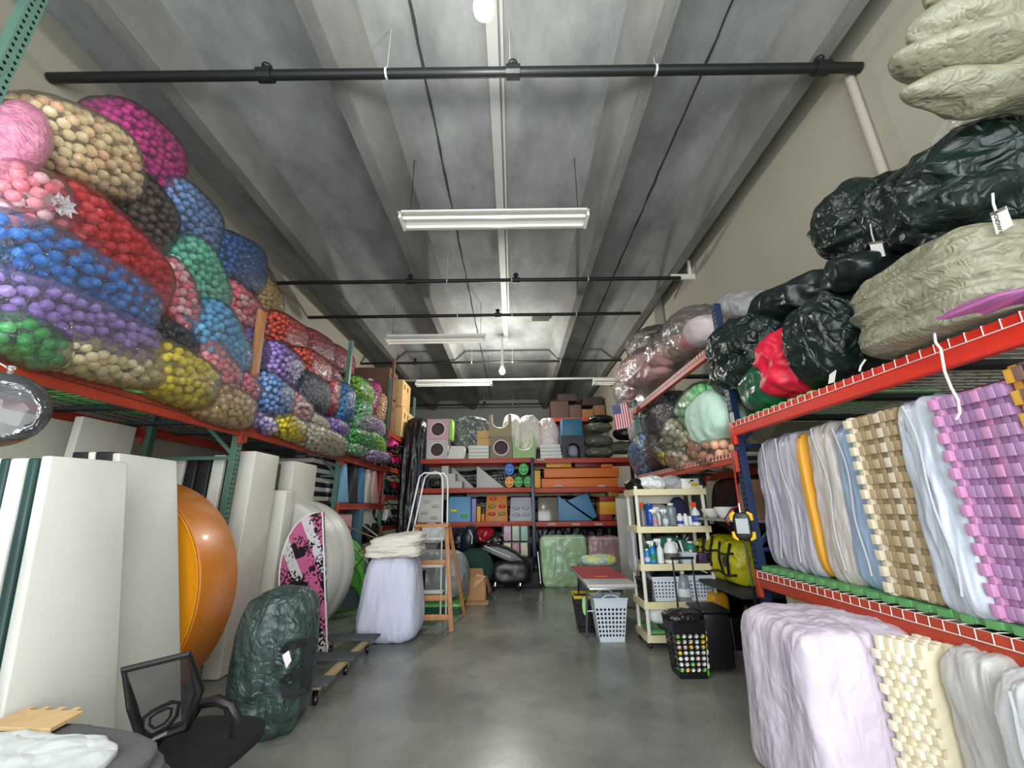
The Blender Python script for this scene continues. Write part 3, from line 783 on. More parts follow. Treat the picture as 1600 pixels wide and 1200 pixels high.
# pink camouflage half panel and the white disc behind it
def camo_mat():
    m = bpy.data.materials.new('pink_splatter_print'); m.use_nodes = True; nt = m.node_tree; N = nt.nodes; L = nt.links
    b = N['Principled BSDF']; b.inputs['Roughness'].default_value = .45
    g = N.new('ShaderNodeNewGeometry'); mp = N.new('ShaderNodeMapping'); mp.inputs['Rotation'].default_value = (0, radians(30), 0)
    L.new(g.outputs['Position'], mp.inputs[0])

    def ramp(node, out, p0, p1):
        r = N.new('ShaderNodeValToRGB'); r.color_ramp.interpolation = 'CONSTANT' if p1 is None else 'LINEAR'
        r.color_ramp.elements[0].position = 0 if p1 is None else p0; r.color_ramp.elements[1].position = p0 if p1 is None else p1
        L.new(node.outputs[out], r.inputs[0]); return r
    w = N.new('ShaderNodeTexWave'); w.wave_type = 'BANDS'; w.bands_direction = 'X'; w.inputs['Scale'].default_value = .95; w.inputs['Distortion'].default_value = 0.4
    w.inputs['Phase Offset'].default_value = 1.2
    L.new(mp.outputs[0], w.inputs[0]); rw = ramp(w, 'Fac', .30, None)
    n = N.new('ShaderNodeTexNoise'); n.inputs['Scale'].default_value = 34; n.inputs['Detail'].default_value = 4; L.new(g.outputs['Position'], n.inputs[0])
    n2 = N.new('ShaderNodeTexNoise'); n2.inputs['Scale'].default_value = 3.2; n2.inputs['Detail'].default_value = 1; L.new(mp.outputs[0], n2.inputs[0])
    ad = N.new('ShaderNodeMath'); ad.operation = 'ADD'; L.new(n.outputs[0], ad.inputs[0]); L.new(n2.outputs[0], ad.inputs[1])
    st = N.new('ShaderNodeMath'); st.operation = 'GREATER_THAN'; st.inputs[1].default_value = 1.03; L.new(ad.outputs[0], st.inputs[0])
    v = N.new('ShaderNodeTexVoronoi'); v.inputs['Scale'].default_value = 5.2; v.distance = 'CHEBYCHEV'; L.new(mp.outputs[0], v.inputs[0])
    sv = N.new('ShaderNodeSeparateColor'); L.new(v.outputs['Color'], sv.inputs[0])
    bl = N.new('ShaderNodeMath'); bl.operation = 'GREATER_THAN'; bl.inputs[1].default_value = .86; L.new(sv.outputs[0], bl.inputs[0])
    m1 = N.new('ShaderNodeMixRGB'); m1.inputs[1].default_value = rgb(214, 210, 212); m1.inputs[2].default_value = rgb(200, 100, 146); L.new(rw.outputs[0], m1.inputs[0])
    m2 = N.new('ShaderNodeMixRGB'); m2.inputs[2].default_value = rgb(32, 24, 30); L.new(m1.outputs[0], m2.inputs[1]); L.new(st.outputs[0], m2.inputs[0])
    m3 = N.new('ShaderNodeMixRGB'); m3.inputs[2].default_value = rgb(26, 20, 26); L.new(m2.outputs[0], m3.inputs[1]); L.new(bl.outputs[0], m3.inputs[0])
    L.new(m3.outputs[0], b.inputs['Base Color'])
    return m


t = thing('printed_half_disc', 'pink half-round panel with black and white splatter print leaning among white blocks', 'panel', (-2.5, 5.2, 0))
T = at(504, 800, y=5.05); Bt = at(511, 1030, y=5.05); T = Vector((T.x, 5.05, T.z)); Bt = Vector((Bt.x, 5.05, max(Bt.z, .01)))
ht = (T - Bt).length; V = (T - Bt).normalized(); U = Vector((-.98, .18, 0))
pts = [(0, 0), (0, ht)] + [(.58 * sin(pi * i / 22) ** .92, ht / 2 + ht / 2 * cos(pi * i / 22)) for i in range(1, 22)]
nn = U.cross(V).normalized() * .035
MB().prism(pts, Bt, U, V, nn if nn.y > 0 else -nn).build('panel', camo_mat(), t)
h = MB().tube([Bt + U * a + V * b_ for a, b_ in pts[1:] + pts[:1]], .011, 6, closed=True); h.build('edge_trim', M_WHITE, t, smooth=True)
# white disc: rim toward the aisle
t = thing('foam_disc', 'thick white vinyl disc standing on its rim behind the pink splatter panel', 'disc', (-2.7, 6.0, 0))
R = .86; c = Vector((-3.10, 5.62, R + .01)); ax = Vector((.16, 1, 0)).normalized()
MB().lathe([(R - .05, 0), (R - .01, .02), (R, .06), (R, .26), (R - .012, .30), (R, .34), (R, .54), (R - .03, .58), (.01, .58)], c, 72, ax, cap=False).build('rim', M_PANW, t, smooth=True)
MB().lathe([(.001, -.003), (R - .06, -.003), (R - .05, 0)], c, 72, ax, cap=False).build('face', M_PANW, t)

# black and white striped mats
M_SW = mat('stripe_white', (222, 222, 214), .5); M_SK = mat('stripe_black', (36, 38, 44), .5)
for k_ in range(9):
    z = 1.74 + k_ * .077
    boxthing('striped_mat', M_SW if k_ % 2 == 0 else M_SK, (-3.95, -3.32, 6.9, 9.6, z, z + .074), '%s flat mat in the striped stack behind the second green post, layer %s' % ('white' if k_ % 2 == 0 else 'black', ['lowest', 'second', 'third', 'fourth', 'fifth', 'sixth', 'seventh', 'eighth', 'topmost'][k_]), 'mat', 'black and white mats stacked flat', .01)
# wedges on the third bay's lower shelf
for i, (px0, px1, top, tp, col, lab) in enumerate(((532, 549, 722, .25, (122, 172, 208), 'light blue thin wedge'), (549, 563, 726, .35, (40, 40, 42), 'black thin wedge'), (562, 573, 728, .6, (68, 118, 152), 'teal blue thin wedge'),
                                               (572, 584, 731, .3, (206, 202, 186), 'cream thin wedge'), (582, 595, 735, .25, (226, 184, 180), 'pale pink thin wedge'), (595, 601, 738, .9, (158, 34, 38), 'dark red thin board'))):
    a = at(px0, 783, x=-2.98); b = at(px1, 783, x=-2.98); L_ = b.y - a.y; z0 = 1.712; z1 = at((px0 + px1) / 2, top, x=-2.98).z
    z1 = min(z1, 2.40)
    MB().prism([(0, z0), (L_ * .97, z0), (L_ * (.3 + tp * .6), z1), (L_ * .3, z1)], (-3.02, a.y, 0), (0, 1, 0), (0, 0, 1), (-.14, 0, 0)).build('foam_wedge', mat('vinyl_%d' % i, col, .45), bevel=.008, label=lab + ' standing on the lower shelf of the third left bay', cat='wedge', group='thin wedges on the left shelf')
# under that shelf
boxthing('storage_bin', mat('dusty_pink', (206, 160, 158), .5), (-3.8, -3.05, 7.35, 8.15, 1.08, 1.52), 'dusty pink bin under the wedge shelf', 'bin', None, .02)
boxthing('storage_bin', mat('bin_white', (214, 212, 206), .5), (-3.8, -3.05, 7.35, 8.25, .50, 1.06), 'white bin under the dusty pink one', 'bin', None, .02)
boxthing('foam_board', mat('teal_board', (52, 92, 108), .5), (-3.3, -2.93, 8.32, 8.42, .05, 1.62), 'dark teal board standing upright under the wedge shelf', 'board', None, .01)
t = thing('toy_car', 'white ride-on toy car with a black wheel under the wedge shelf', 'toy car', (-3.4, 9.2, .9))
prof = [(0, 0), (1.0, 0), (1.02, .18), (.8, .24), (.62, .42), (.2, .42), (.04, .24)]
MB().prism(prof, (-3.05, 8.62, 1.16), (0, 1, 0), (0, 0, 1), (-.6, 0, 0)).build('body', M_WHITE, t, bevel=.03)
for y in (8.85, 9.40):
    w = MB(); w.lathe([(.05, -.01), (.15, -.01), (.17, .02), (.17, .08), (.15, .11), (.05, .11)], (-3.08, y, 1.14), 20, (1, 0, 0)); w.build('wheel', M_BLACK, t, smooth=False)
    MB().lathe([(.001, .11), (.06, .112), (.07, .10)], (-3.08, y, 1.14), 14, (1, 0, 0), cap=False).build('hubcap', M_CHROME, t)
MB().box(-3.85, -3.05, 8.5, 9.75, .92, .96).build('loose_board', M_DKDECK, label='dark board carrying the toy car', cat='plank')
# large cardboard boxes high in the last bays
GC = 'tall cardboard boxes at the end of the left rack'


def carton(b, label, group, m=None, tape=True):
    x0, x1, y0, y1, z0, z1 = b; t = thing('cardboard_box', label, 'box', ((x0 + x1) / 2, (y0 + y1) / 2, z0), group)
    MB().box(*b).build('body', m or M_CARD, t, bevel=.008)
    if tape:
        tp = mat('box_tape', (206, 178, 128), .4)
        MB().box((x0 + x1) / 2 - .03, (x0 + x1) / 2 + .03, y0 - .003, y0, z0 + .01, z1 - .01).build('tape', tp, t)
    pm = mat('box_print', (70, 52, 38), .8); y = y0 + .15 * (y1 - y0)
    while y < y1 - .12:
        MB().box(x1, x1 + .002, y, y + .1, z1 - .32 * (z1 - z0), z1 - .14 * (z1 - z0)).build('printed_mark', pm, t); y += .34
    return t


# two wide brown boxes facing the aisle and yellowish side stack
carton((-4.1, -3.12, 9.95, 10.7, 4.35, 5.08), 'wide dark brown box on top of the last left bay', GC, M_CARDD, False)
carton((-4.1, -3.12, 9.95, 10.7, 3.42, 4.30), 'wide dark brown box under the top one', GC, M_CARDD, False)
M_CARDY = mat('light_carton', (206, 170, 112), .75, var=.05, vscale=5)
carton((-3.85, -2.98, 10.75, 11.6, 4.25, 5.0), 'pale carton upper in the stack at the bay end', GC, M_CARDY)
carton((-3.85, -2.95, 10.75, 12.1, 3.42, 4.22), 'pale carton lower in the stack at the bay end', GC, M_CARDY)
MB().box(-3.02, -2.96, 9.80, 9.86, 3.42, 5.25).build('wood_post', mat('old_wood', (122, 86, 58), .7), label='brown wooden post beside the tall boxes', cat='post')
t = thing('table_lamp', 'white cone lampshade at the end of the left rack', 'lamp', (-2.95, 12.0, 3.41))
MB().lathe([(.22, 0), (.07, .2)], (-2.9, 12.0, 3.44), 24, cap=False).build('shade', M_WHITE, t, smooth=True)
MB().lathe([(.08, .0), (.08, .015), (.015, .02), (.015, .12)], (-2.9, 12.0, 3.412), 12).build('base', M_BLACK, t)
# things on the farthest left bay shelves
rnd = random.Random(4)


def ride_on(loc, col, label, s=1., group='small ride-on toys on the last left bay'):
    x, y, z = loc; t = thing('ride_on_toy', label, 'toy', loc, group); m = mat('toy_%d_%d_%d' % col, col, .35)
    b = MB(); b.prism([(-.28, .10), (.22, .10), (.28, .2), (.05, .26), (-.02, .34), (-.2, .34), (-.28, .2)], (x + .12 * s, y, z), Vector((0, s, 0)), Vector((0, 0, s)), (-.22 * s, 0, 0)); b.build('body', m, t, bevel=.02)
    for dy in (-.2, .2):
        for dx in (.15, -.12):
            MB().lathe([(.03 * s, -.03), (.08 * s, -.03), (.085 * s, 0), (.08 * s, .03), (.03 * s, .03)], (x + dx * s, y + dy * s, z + .086 * s), 14, (1, 0, 0)).build('wheel', M_BLACK, t)
    MB().tube([(x, y + .16 * s, z + .25 * s), (x, y + .1 * s, z + .42 * s), (x - .14 * s, y + .1 * s, z + .45 * s), (x + .14 * s, y + .1 * s, z + .45 * s)], .012 * s, 6).build('handlebar', M_BLACK, t)


for loc, col, lab in (((-3.15, 10.35, 2.57), (238, 40, 130), 'hot pink ride-on toy on the second shelf, nearest'), ((-3.15, 11.2, 2.57), (226, 36, 60), 'red ride-on toy on the second shelf'), ((-3.1, 11.95, 2.57), (240, 60, 150), 'hot pink ride-on toy on the second shelf, farthest'),
                      ((-3.15, 10.7, 3.0), (244, 80, 160), 'pale pink ride-on toy hung above the others'), ((-3.15, 10.3, 1.92), (40, 40, 44), 'black ride-on toy on the third shelf, nearest'), ((-3.15, 11.1, 1.92), (150, 26, 34), 'dark red ride-on toy on the third shelf'),
                      ((-3.1, 11.85, 1.92), (34, 34, 38), 'black ride-on toy on the third shelf, farthest'), ((-3.1, 10.4, 1.23), (226, 226, 220), 'white ride-on toy on the lowest shelf'), ((-3.1, 11.3, 1.23), (30, 30, 34), 'black ride-on toy on the lowest shelf')):
    if loc[2] == 3.0: MB().box(-3.5, -3.0, 10.35, 11.05, 2.975, 2.995).build('shelf_board', M_DKDECK, label='thin board lifting the pale pink toy', cat='board')
    ride_on(loc, col, lab, 1.05)
# black sheeting at the back left corner
M_BPL = mat('black_sheeting', (24, 26, 28), .32, spec=.5, bump=.8, bscale=6, kind='crease', stretch=(1, 1, .5), dist=.04)
blob('plastic_sheet', M_BPL, (-2.62, 11.2, 1.95), (.28, 0, 0), (0, .3, 0), (0, 0, 1.95), p=5, amp=.12, freq=(6, 6, .25), seed=3, res=26, label='black plastic sheeting hanging at the back left corner', cat='sheet')

# ---------------------------------------------------------------- foreground left
M_TARP = mat('dark_green_tarp', (40, 62, 56), .30, spec=.6, bump=.75, bscale=9, kind='crinkle', col2=(24, 40, 36), vscale=6, dist=.03)
M_TARPL = mat('grey_green_tarp', (70, 88, 84), .36, spec=.5, bump=.8, bscale=18, kind='crease', col2=(40, 58, 54), vscale=7, dist=.03)
M_STRAP = mat('black_webbing', (18, 20, 20), .75, bump=.2, bscale=80)
t = thing('duffel_bag', 'big dark green tarp bag standing upright beside the orange disc', 'bag', (-1.86, 3.72, 0))
bag = blob('body', M_TARPL, (-1.90, 3.74, .48), (.25, .04, 0), (-.04, .25, 0), (0, 0, .485), t, p=3.6, amp=.045, freq=(5, 5, 1.4), seed=12, res=40, octs=3, floor=.0)
def strap(parent, pts, w=.045, name='strap', m=None):
    mb = MB(); L_ = []; 
    for i, p in enumerate(pts):
        p = Vector(p); d = (Vector(pts[min(i + 1, len(pts) - 1)]) - Vector(pts[max(i - 1, 0)])).normalized(); L_.append((p, d))
    nrm = Vector((.75, -.66, 0)); vs = []
    for p, d in L_:
        s_ = d.cross(nrm).normalized() * w / 2; vs += [p - s_, p + s_, p + s_ + nrm * .006, p - s_ + nrm * .006]
    fs = []
    for i in range(len(L_) - 1):
        for j in range(4): fs.append((i * 4 + j, i * 4 + (j + 1) % 4, i * 4 + 4 + (j + 1) % 4, i * 4 + 4 + j))
    fs += [(3, 2, 1, 0), tuple(len(vs) - 4 + j for j in range(4))]
    return mb.add(vs, fs).build(name, m or M_STRAP, parent)


strap(t, [at(478, 1003, y=3.52), at(463, 1006, y=3.46), at(448, 1010, y=3.43), at(441, 1020, y=3.43)], .055)
strap(t, [at(474, 1052, y=3.5), at(455, 1057, y=3.44), at(442, 1064, y=3.43), at(446, 1082, y=3.42), at(458, 1086, y=3.44), at(478, 1080, y=3.48)], .06)
strap(t, [at(478, 1003, y=3.54), at(482, 1045, y=3.53), at(478, 1082, y=3.52)], .06, 'carry_strap')
a = [at(441, 1024, y=3.40), at(450, 1017, y=3.40), at(454, 1033, y=3.40), at(447, 1044, y=3.40)]
MB().slab(a, (.004, .006, 0)).build('tag', mat('tag_paper', (236, 228, 236), .6), t)

# office chair
t = thing('office_chair', 'black mesh-backed office chair with its back to the white panels', 'chair', (-1.45, 2.3, 0))
M_CH = mat('chair_plastic', (16, 16, 18), .45); M_SEAT = mat('chair_fabric', (14, 14, 15), .95, bump=.2, bscale=60)
Y0 = 2.22
A = [at(193, 1047, y=Y0), at(296, 1022, y=Y0 + .05), at(312, 1078, y=Y0 + .1), at(292, 1135, y=Y0 + .12), at(222, 1158, y=Y0 + .05), at(206, 1105, y=Y0)]
fr = MB().tube(A, [.018, .016, .022, .024, .022, .02], 8, closed=True); fr.build('back_frame', M_CH, t, smooth=True)
def mesh_mat():
    m = bpy.data.materials.new('chair_mesh'); m.use_nodes = True; nt = m.node_tree; N = nt.nodes; L = nt.links
    b = N['Principled BSDF']; b.inputs['Base Color'].default_value = rgb(14, 14, 16); b.inputs['Roughness'].default_value = .7
    b.inputs['Alpha'].default_value = .62
    return m


q = MB(); cc = sum(A, Vector()) / 6 + Vector((.0, .03, 0))
q.add([cc] + A, [(0, i + 1, (i + 1) % 6 + 1) for i in range(6)]); q.build('mesh_back', mesh_mat(), t, smooth=True)
o = MB(); lp = [at(x_, y_, y=Y0 + .09) for x_, y_ in ((222, 1140), (224, 1122), (240, 1110), (268, 1097), (280, 1098), (276, 1118), (262, 1136), (236, 1150))]
o.tube(lp, .009, 6, closed=True); o.build('lumbar_frame', M_CH, t, smooth=True)
lc = sum(lp, Vector()) / 8; o = MB().tube([lc + (p - lc) * .6 for p in lp], .006, 6, closed=True); o.build('lumbar_frame', M_CH, t, smooth=True)
sc = at(305, 1172, y=Y0 + .27); sc.z = .47
blob('seat', M_SEAT, sc, (.27, 0, 0), (0, .25, 0), (0, 0, .05), t, p=3.5, amp=.006, seed=2, res=16)
ar = [at(298, 1125, y=2.42), at(312, 1100, y=2.40), at(340, 1094, y=2.38), at(362, 1103, y=2.36), at(370, 1122, y=2.36), at(364, 1150, y=2.38)]
MB().tube(ar, [.018, .022, .026, .026, .022, .018], 8).build('armrest', M_CH, t, smooth=True)
ar2 = [p + Vector((-.42, -.22, -.03)) for p in ar]
MB().tube(ar2, [.018, .022, .026, .026, .022, .018], 8).build('armrest', M_CH, t, smooth=True)
MB().beam(at(222, 1164, y=2.2), at(262, 1144, y=2.2), .012, .012).build('back_bracket', M_CHROME, t)
MB().beam(sc + Vector((-.2, -.08, -.03)), at(250, 1150, y=Y0 + .06), .05, .02).build('back_bracket', M_CH, t)
MB().tube([sc + Vector((0, 0, -.06)), (sc.x, sc.y, .09)], .025, 12).build('gas_column', M_CHROME, t, smooth=True)
for i in range(5):
    a = 2 * pi * i / 5; e = Vector((sc.x + .27 * cos(a), sc.y + .27 * sin(a), .075)); MB().beam((sc.x, sc.y, .1), e, .04, .03).build('leg', M_CH, t, bevel=.005)
    MB().lathe([(.012, -.02), (.028, -.02), (.03, 0), (.028, .02), (.012, .02)], (e.x, e.y, .03), 14, (-sin(a), cos(a), 0)).build('caster', M_BLACK, t)

# table with grey blankets, white film and a puzzle mat corner
t = thing('work_table', 'low table hidden under a grey moving blanket at the bottom left corner', 'table', (-1.95, 1.5, 0))
MB().box(-2.7, -1.50, 1.0, 1.90, .62, .66).build('tabletop', mat('table_top_grey', (90, 90, 90), .6), t, bevel=.01)
for x in (-2.6, -1.6):
    for y in (1.12, 1.85): MB().box(x - .02, x + .02, y - .02, y + .02, 0, .62).build('leg', M_BLACK, t)
M_BLNK = mat('grey_blanket', (96, 94, 96), .95, bump=.25, bscale=60, var=.08, vscale=5)
GBK = 'folded moving blankets on the low table'
for i, (dx, z, lab) in enumerate(((.06, .685, 'dark grey folded blanket at the bottom of the pile'), (.03, .725, 'dark grey folded blanket in the middle of the pile'), (0, .765, 'dark grey blanket on top of the pile, under the white film'))):
    blob('moving_blanket', M_BLNK, (-1.96 + dx, 1.50, z), (.70, -.12, 0), (0, .50, 0), (0, 0, .024), p=6, amp=.012, freq=(3, 3, 3), seed=i + 3, res=22, label=lab, cat='blanket', group=GBK)
M_WPL = mat('white_poly', (222, 228, 226), .35, spec=.5, bump=.6, bscale=9, kind='crease', dist=.03)
blob('plastic_sheet', M_WPL, (-2.03, 1.46, .80), (.64, -.03, 0), (.04, .38, 0), (0, 0, .018), p=4.5, amp=.03, freq=(5, 5, 3), seed=8, res=30, label='crumpled white plastic sheet lying on the grey blankets', cat='sheet')
wm = mat('light_wood_foam', (214, 178, 128), .7, var=.08, vscale=14, stretch=(1, 5, 1))
MB().prism(toothed(4, .30, .14, .02, .03), (-2.07, 2.03, .80), (.98, -.12, .02), (.1, -.99, 0), (0, 0, .014)).build('foam_mat', wm, label='wood-grain puzzle mat with a row of teeth peeking over the grey blankets', cat='mat')

# clear balloon
t = thing('bubble_balloon', 'clear shiny bubble balloon at the left picture edge under the beam', 'balloon', at(-4, 640, x=-2.72) - Vector((0, 0, .2)))
c = at(-5, 640, x=-2.72)
MB().lathe([(.002, -.20)] + [(.2 * cos(a), .2 * sin(a)) for a in [(-pi / 2 + pi * i / 20) for i in range(1, 20)]] + [(.012, .2), (.02, .24)], c, 32).build('balloon', film('bubble_skin', (200, 204, 210), .10, 5, .3, .05), t, smooth=True)
MB().tube([c + Vector((0, 0, .22)), (c.x - .1, c.y, 2.40)], .003, 5).build('string', M_WHITE, t)

# wheeled panel dolly: planks with carpeted cross pieces
t = thing('panel_dolly', 'low wooden dolly with grey carpeted cross boards and black casters', 'dolly', (-1.9, 4.8, 0))
M_CPT = mat('grey_carpet', (84, 86, 92), .95, bump=.4, bscale=90); M_PLY = mat('pale_pine', (196, 170, 128), .6, var=.1, vscale=7, stretch=(1, .3, 1))
for x in (-2.15, -1.72):
    MB().cbox((x, 4.80, .135), (.07, 1.35, .04)).build('rail', M_PLY, t, bevel=.003)
for y, w in ((4.16, .20), (4.78, .22), (5.42, .22)):
    MB().box(-2.28, -1.60, y - w / 2, y + w / 2, .156, .18).build('carpeted_board', M_CPT, t, bevel=.006)
for x in (-2.15, -1.72):
    for y in (4.14, 4.8, 5.44):
        w = MB().lathe([(.015, -.018), (.042, -.018), (.046, 0), (.042, .018), (.015, .018)], (x, y, .046), 16, (1, .2, 0)); cst = w.build('caster', M_BLACK, t)
        MB().cbox((x, y, .085), (.055, .03, .05)).build('caster_fork', M_CHROME, cst)

# draped white drum cover with folded canvas
M_SHEET = mat('white_sheet', (206, 208, 226), .8, bump=.35, bscale=14, kind='weave', var=.03, vscale=3, dist=.015)
blob('draped_sheet', M_SHEET, (-1.62, 6.03, .51), (.345, 0, 0), (0, .33, 0), (0, 0, .51), p=4.2, amp=.035, freq=(5, 5, .9), seed=21, res=36, octs=4, floor=.005,
     taper=lambda q: (q.x * (1.03 - .17 * q.z) , q.y * (1.03 - .12 * q.z), q.z), label='tall bundle draped in a white sheet behind the dolly', cat='sheet')
M_CANV = mat('cream_canvas', (222, 216, 202), .85, bump=.3, bscale=20, kind='weave', var=.04, vscale=5)
GF = 'folded canvas on the draped bundle'
blob('folded_canvas', M_CANV, (-1.60, 5.98, 1.06), (.35, 0, 0), (0, .3, 0), (0, 0, .07), p=5, amp=.035, freq=(3, 3, 16), seed=5, res=26, label='lower fold of cream canvas on the draped bundle', cat='canvas', group=GF)
blob('folded_canvas', M_CANV, (-1.58, 5.98, 1.17), (.34, .03, .045), (0, .26, 0), (0, 0, .085), p=3.4, amp=.035, freq=(3, 3, 14), seed=6, res=26, label='upper rolled fold of cream canvas on the draped bundle', cat='canvas', group=GF)

# wooden step ladder with a white tubular ladder behind
t = thing('wooden_step_ladder', 'wooden A-frame step ladder standing beside the draped bundle', 'ladder', (-1.2, 6.6, 0))
for xa, xb, ya, yb in ((-1.0, -.86, 6.45, 6.25), (-1.42, -1.60, 6.45, 6.25)):
    MB().beam((xb, yb, 0), (xa, ya, 1.33), .06, .03, up=(0, 1, 0)).build('leg', M_WOOD, t, bevel=.003)
for xa, xb, ya, yb in ((-.98, -.78, 6.6, 7.1), (-1.42, -1.62, 6.6, 7.1)):
    MB().beam((xb, yb, 0), (xa, ya, 1.33), .05, .03, up=(0, 1, 0)).build('leg', M_WOOD, t, bevel=.003)
MB().box(-1.48, -.96, 6.36, 6.66, 1.33, 1.37).build('top_board', M_WOOD, t, bevel=.005)
MB().beam((-1.58, 6.28, .17), (-.88, 6.28, .17), .025, .07).build('rung', M_WOOD, t, bevel=.003)
MB().beam((-1.55, 6.33, .40), (-.90, 6.33, .40), .025, .07).build('rung', M_WOOD, t, bevel=.003)
MB().beam((-1.5, 6.4, .85), (-.95, 6.4, .85), .025, .06).build('rung', M_WOOD, t, bevel=.003)
t = thing('metal_step_ladder', 'white tubular metal step ladder with a hooped top behind the wooden one', 'ladder', (-1.4, 7.0, 0))
for dx, dy in ((0, 0), (.06, .14)):
    pts = [(-1.90 + dx, 6.9 + dy, .02), (-1.58 + dx, 6.95 + dy, 1.95), (-1.55 + dx, 6.95 + dy, 2.10), (-1.48 + dx, 6.95 + dy, 2.16), (-1.24 + dx, 6.95 + dy, 2.16), (-1.18 + dx, 6.95 + dy, 2.10), (-1.16 + dx, 6.95 + dy, 1.95), (-1.12 + dx, 6.9 + dy, .02)]
    MB().tube(pts, .014, 8).build('frame', M_WHITE, t, smooth=True)
for z in (.35, .72, 1.12):
    MB().box(-1.82 + z * .16, -1.10, 6.88, 7.08, z, z + .03).build('step', M_WHITE, t, bevel=.004)
# folded metal chair frame and green things behind the disc
t = thing('folded_chair', 'folded brownish metal frame leaning behind the draped bundle', 'frame', (-2.4, 6.9, 0)); M_TAUP = mat('taupe_tube', (120, 108, 96), .4, metal=.5)
for (a, b_) in (((536, 820), (612, 852)), ((560, 862), (590, 838)), ((590, 838), (566, 820)), ((536, 838), (575, 880)), ((545, 900), (590, 842))):
    MB().tube([at(*a, y=6.95), at(*b_, y=6.95)], .013, 8).build('tube', M_TAUP, t, smooth=True)
MB().tube([at(575, 880, y=6.95), (-2.3, 6.95, .01)], .013, 8).build('leg', M_TAUP, t, smooth=True); MB().tube([at(612, 852, y=6.95), (-1.95, 6.95, .01)], .013, 8).build('leg', M_TAUP, t, smooth=True)
t = thing('play_tunnel', 'bright green rounded play piece behind the white disc', 'toy', (-2.85, 7.4, 0)); GT = mat('apple_green', (92, 196, 44), .4)
h = MB(); h.tube(arc((-2.85, 7.3, .42), .38, 0, pi, 16, (.9, .3, 0), (0, 0, 1)) , .05, 8); h.build('arch', GT, t, smooth=True)
h = MB(); h.prism([(.42 * cos(a), .42 * sin(a)) for a in [pi * i / 14 for i in range(15)]], (-2.98, 7.5, .72), (.9, .3, 0), (0, 0, 1), (0, .06, 0)); h.prism([(-.42, 0), (.42, 0), (.42, .72), (-.42, .72)], (-2.98, 7.5, 0), (.9, .3, 0), (0, 0, 1), (0, .06, 0)); h.build('panel', GT, t)
MB().prism([(.36 * cos(a), .36 * sin(a)) for a in [pi * i / 14 for i in range(15)]], (-2.80, 7.12, .1), (.9, .3, 0), (0, 0, 1), (0, .1, 0)).build('inner_panel', mat('deep_teal', (14, 52, 54), .4), t)
# ---------------------------------------------------------------- right rack, top: tarps
M_TG = mat('glossy_green_tarp', (22, 40, 35), .36, spec=.5, bump=1., bscale=15, kind='crease', col2=(12, 24, 21), vscale=5, dist=.03)
M_TK = mat('black_green_tarp', (20, 30, 30), .35, spec=.5, bump=.7, bscale=8, kind='crease', dist=.03)
M_TGREY = mat('olive_grey_tarp', (144, 141, 118), .4, spec=.45, bump=.55, bscale=24, kind='crease', col2=(118, 115, 96), vscale=4, dist=.02)
M_REDF = mat('red_nylon', (214, 26, 58), .45, bump=.3, bscale=10, kind='weave', var=.08, vscale=4)
GT_ = 'dark tarp bags heaped on the near right rack'


def px_blob(name, m, label, cat, c, ma, na, X, dep, group=None, parent=None, sx=-1, **k):
    C = at(*c, x=X); a = at(*ma, x=X) - C; b = at(*na, x=X) - C; b = b - a * (b.dot(a) / a.dot(a)) * .5
    return blob(name, m, C, a, b, Vector((dep, 0, 0)), parent, label, cat, group, **k)


W_ = dict(octs=2)
FILM3 = film('bag_film_light', (240, 232, 232), .08, 14, .6, .16, 1.28)
px_blob('tarp_bag', M_TG, 'glossy dark green tarp bag with a white tag, leftmost of the high pile', 'bag', (1380, 350), (1440, 335), (1370, 292), 2.75, .38, GT_, p=2.6, amp=.09, freq=(2.6, 2.6, 4.5), seed=31, res=34, **W_)
px_blob('tarp_bag', M_TG, 'folded glossy green tarp bag in the middle of the high pile', 'bag', (1455, 330), (1492, 300), (1438, 280), 2.7, .36, GT_, p=2.6, amp=.08, freq=(3, 5, 2.6), seed=32, res=32, **W_)
px_blob('tarp_bag', M_TG, 'glossy green tarp bag with a big white tag at the right picture edge', 'bag', (1560, 290), (1640, 250), (1545, 225), 2.6, .40, GT_, p=2.6, amp=.09, freq=(2.6, 2.6, 4.5), seed=33, res=34, **W_)
px_blob('tarp_bag', M_TG, 'dark green tarp bag just under the large tagged one', 'bag', (1500, 345), (1560, 330), (1505, 300), 2.55, .3, GT_, p=2.6, amp=.07, freq=(3, 2.4, 5), seed=34, res=28, **W_)
px_blob('tarp_bag', M_TK, 'small rolled dark tarp below the leftmost bag', 'bag', (1372, 424), (1416, 408), (1374, 398), 2.5, .3, GT_, p=2.6, amp=.05, freq=(4, 4, 4), seed=35, res=26, **W_)
px_blob('tarp_bag', M_TK, 'long dark green tarp lying across the tops of the lower bags', 'bag', (1262, 472), (1340, 440), (1262, 444), 2.75, .36, GT_, p=2.6, amp=.06, freq=(4, 3, 4), seed=36, res=28, **W_)
px_blob('tarp_bag', M_TG, 'bulky black-green bag beside the navy post', 'bag', (1183, 560), (1228, 548), (1180, 502), 2.5, .36, GT_, p=3., amp=.08, freq=(3, 3, 5), seed=37, res=34, floor=2.40, **W_)
px_blob('tarp_bag', mat('bright_green_tarp', (22, 84, 56), .3, spec=.7, bump=.6, bscale=9, kind='crinkle'), 'small brighter green bag by the red one', 'bag', (1204, 605), (1228, 600), (1204, 572), 2.34, .2, GT_, p=3., amp=.04, freq=(5, 5, 5), seed=38, res=20, floor=2.40, **W_)
px_blob('nylon_bag', M_REDF, 'crumpled bright red nylon bag between two dark green ones', 'bag', (1254, 570), (1286, 556), (1250, 520), 2.45, .3, None, p=3., amp=.06, freq=(5, 5, 5), seed=39, res=28, floor=2.40, **W_)
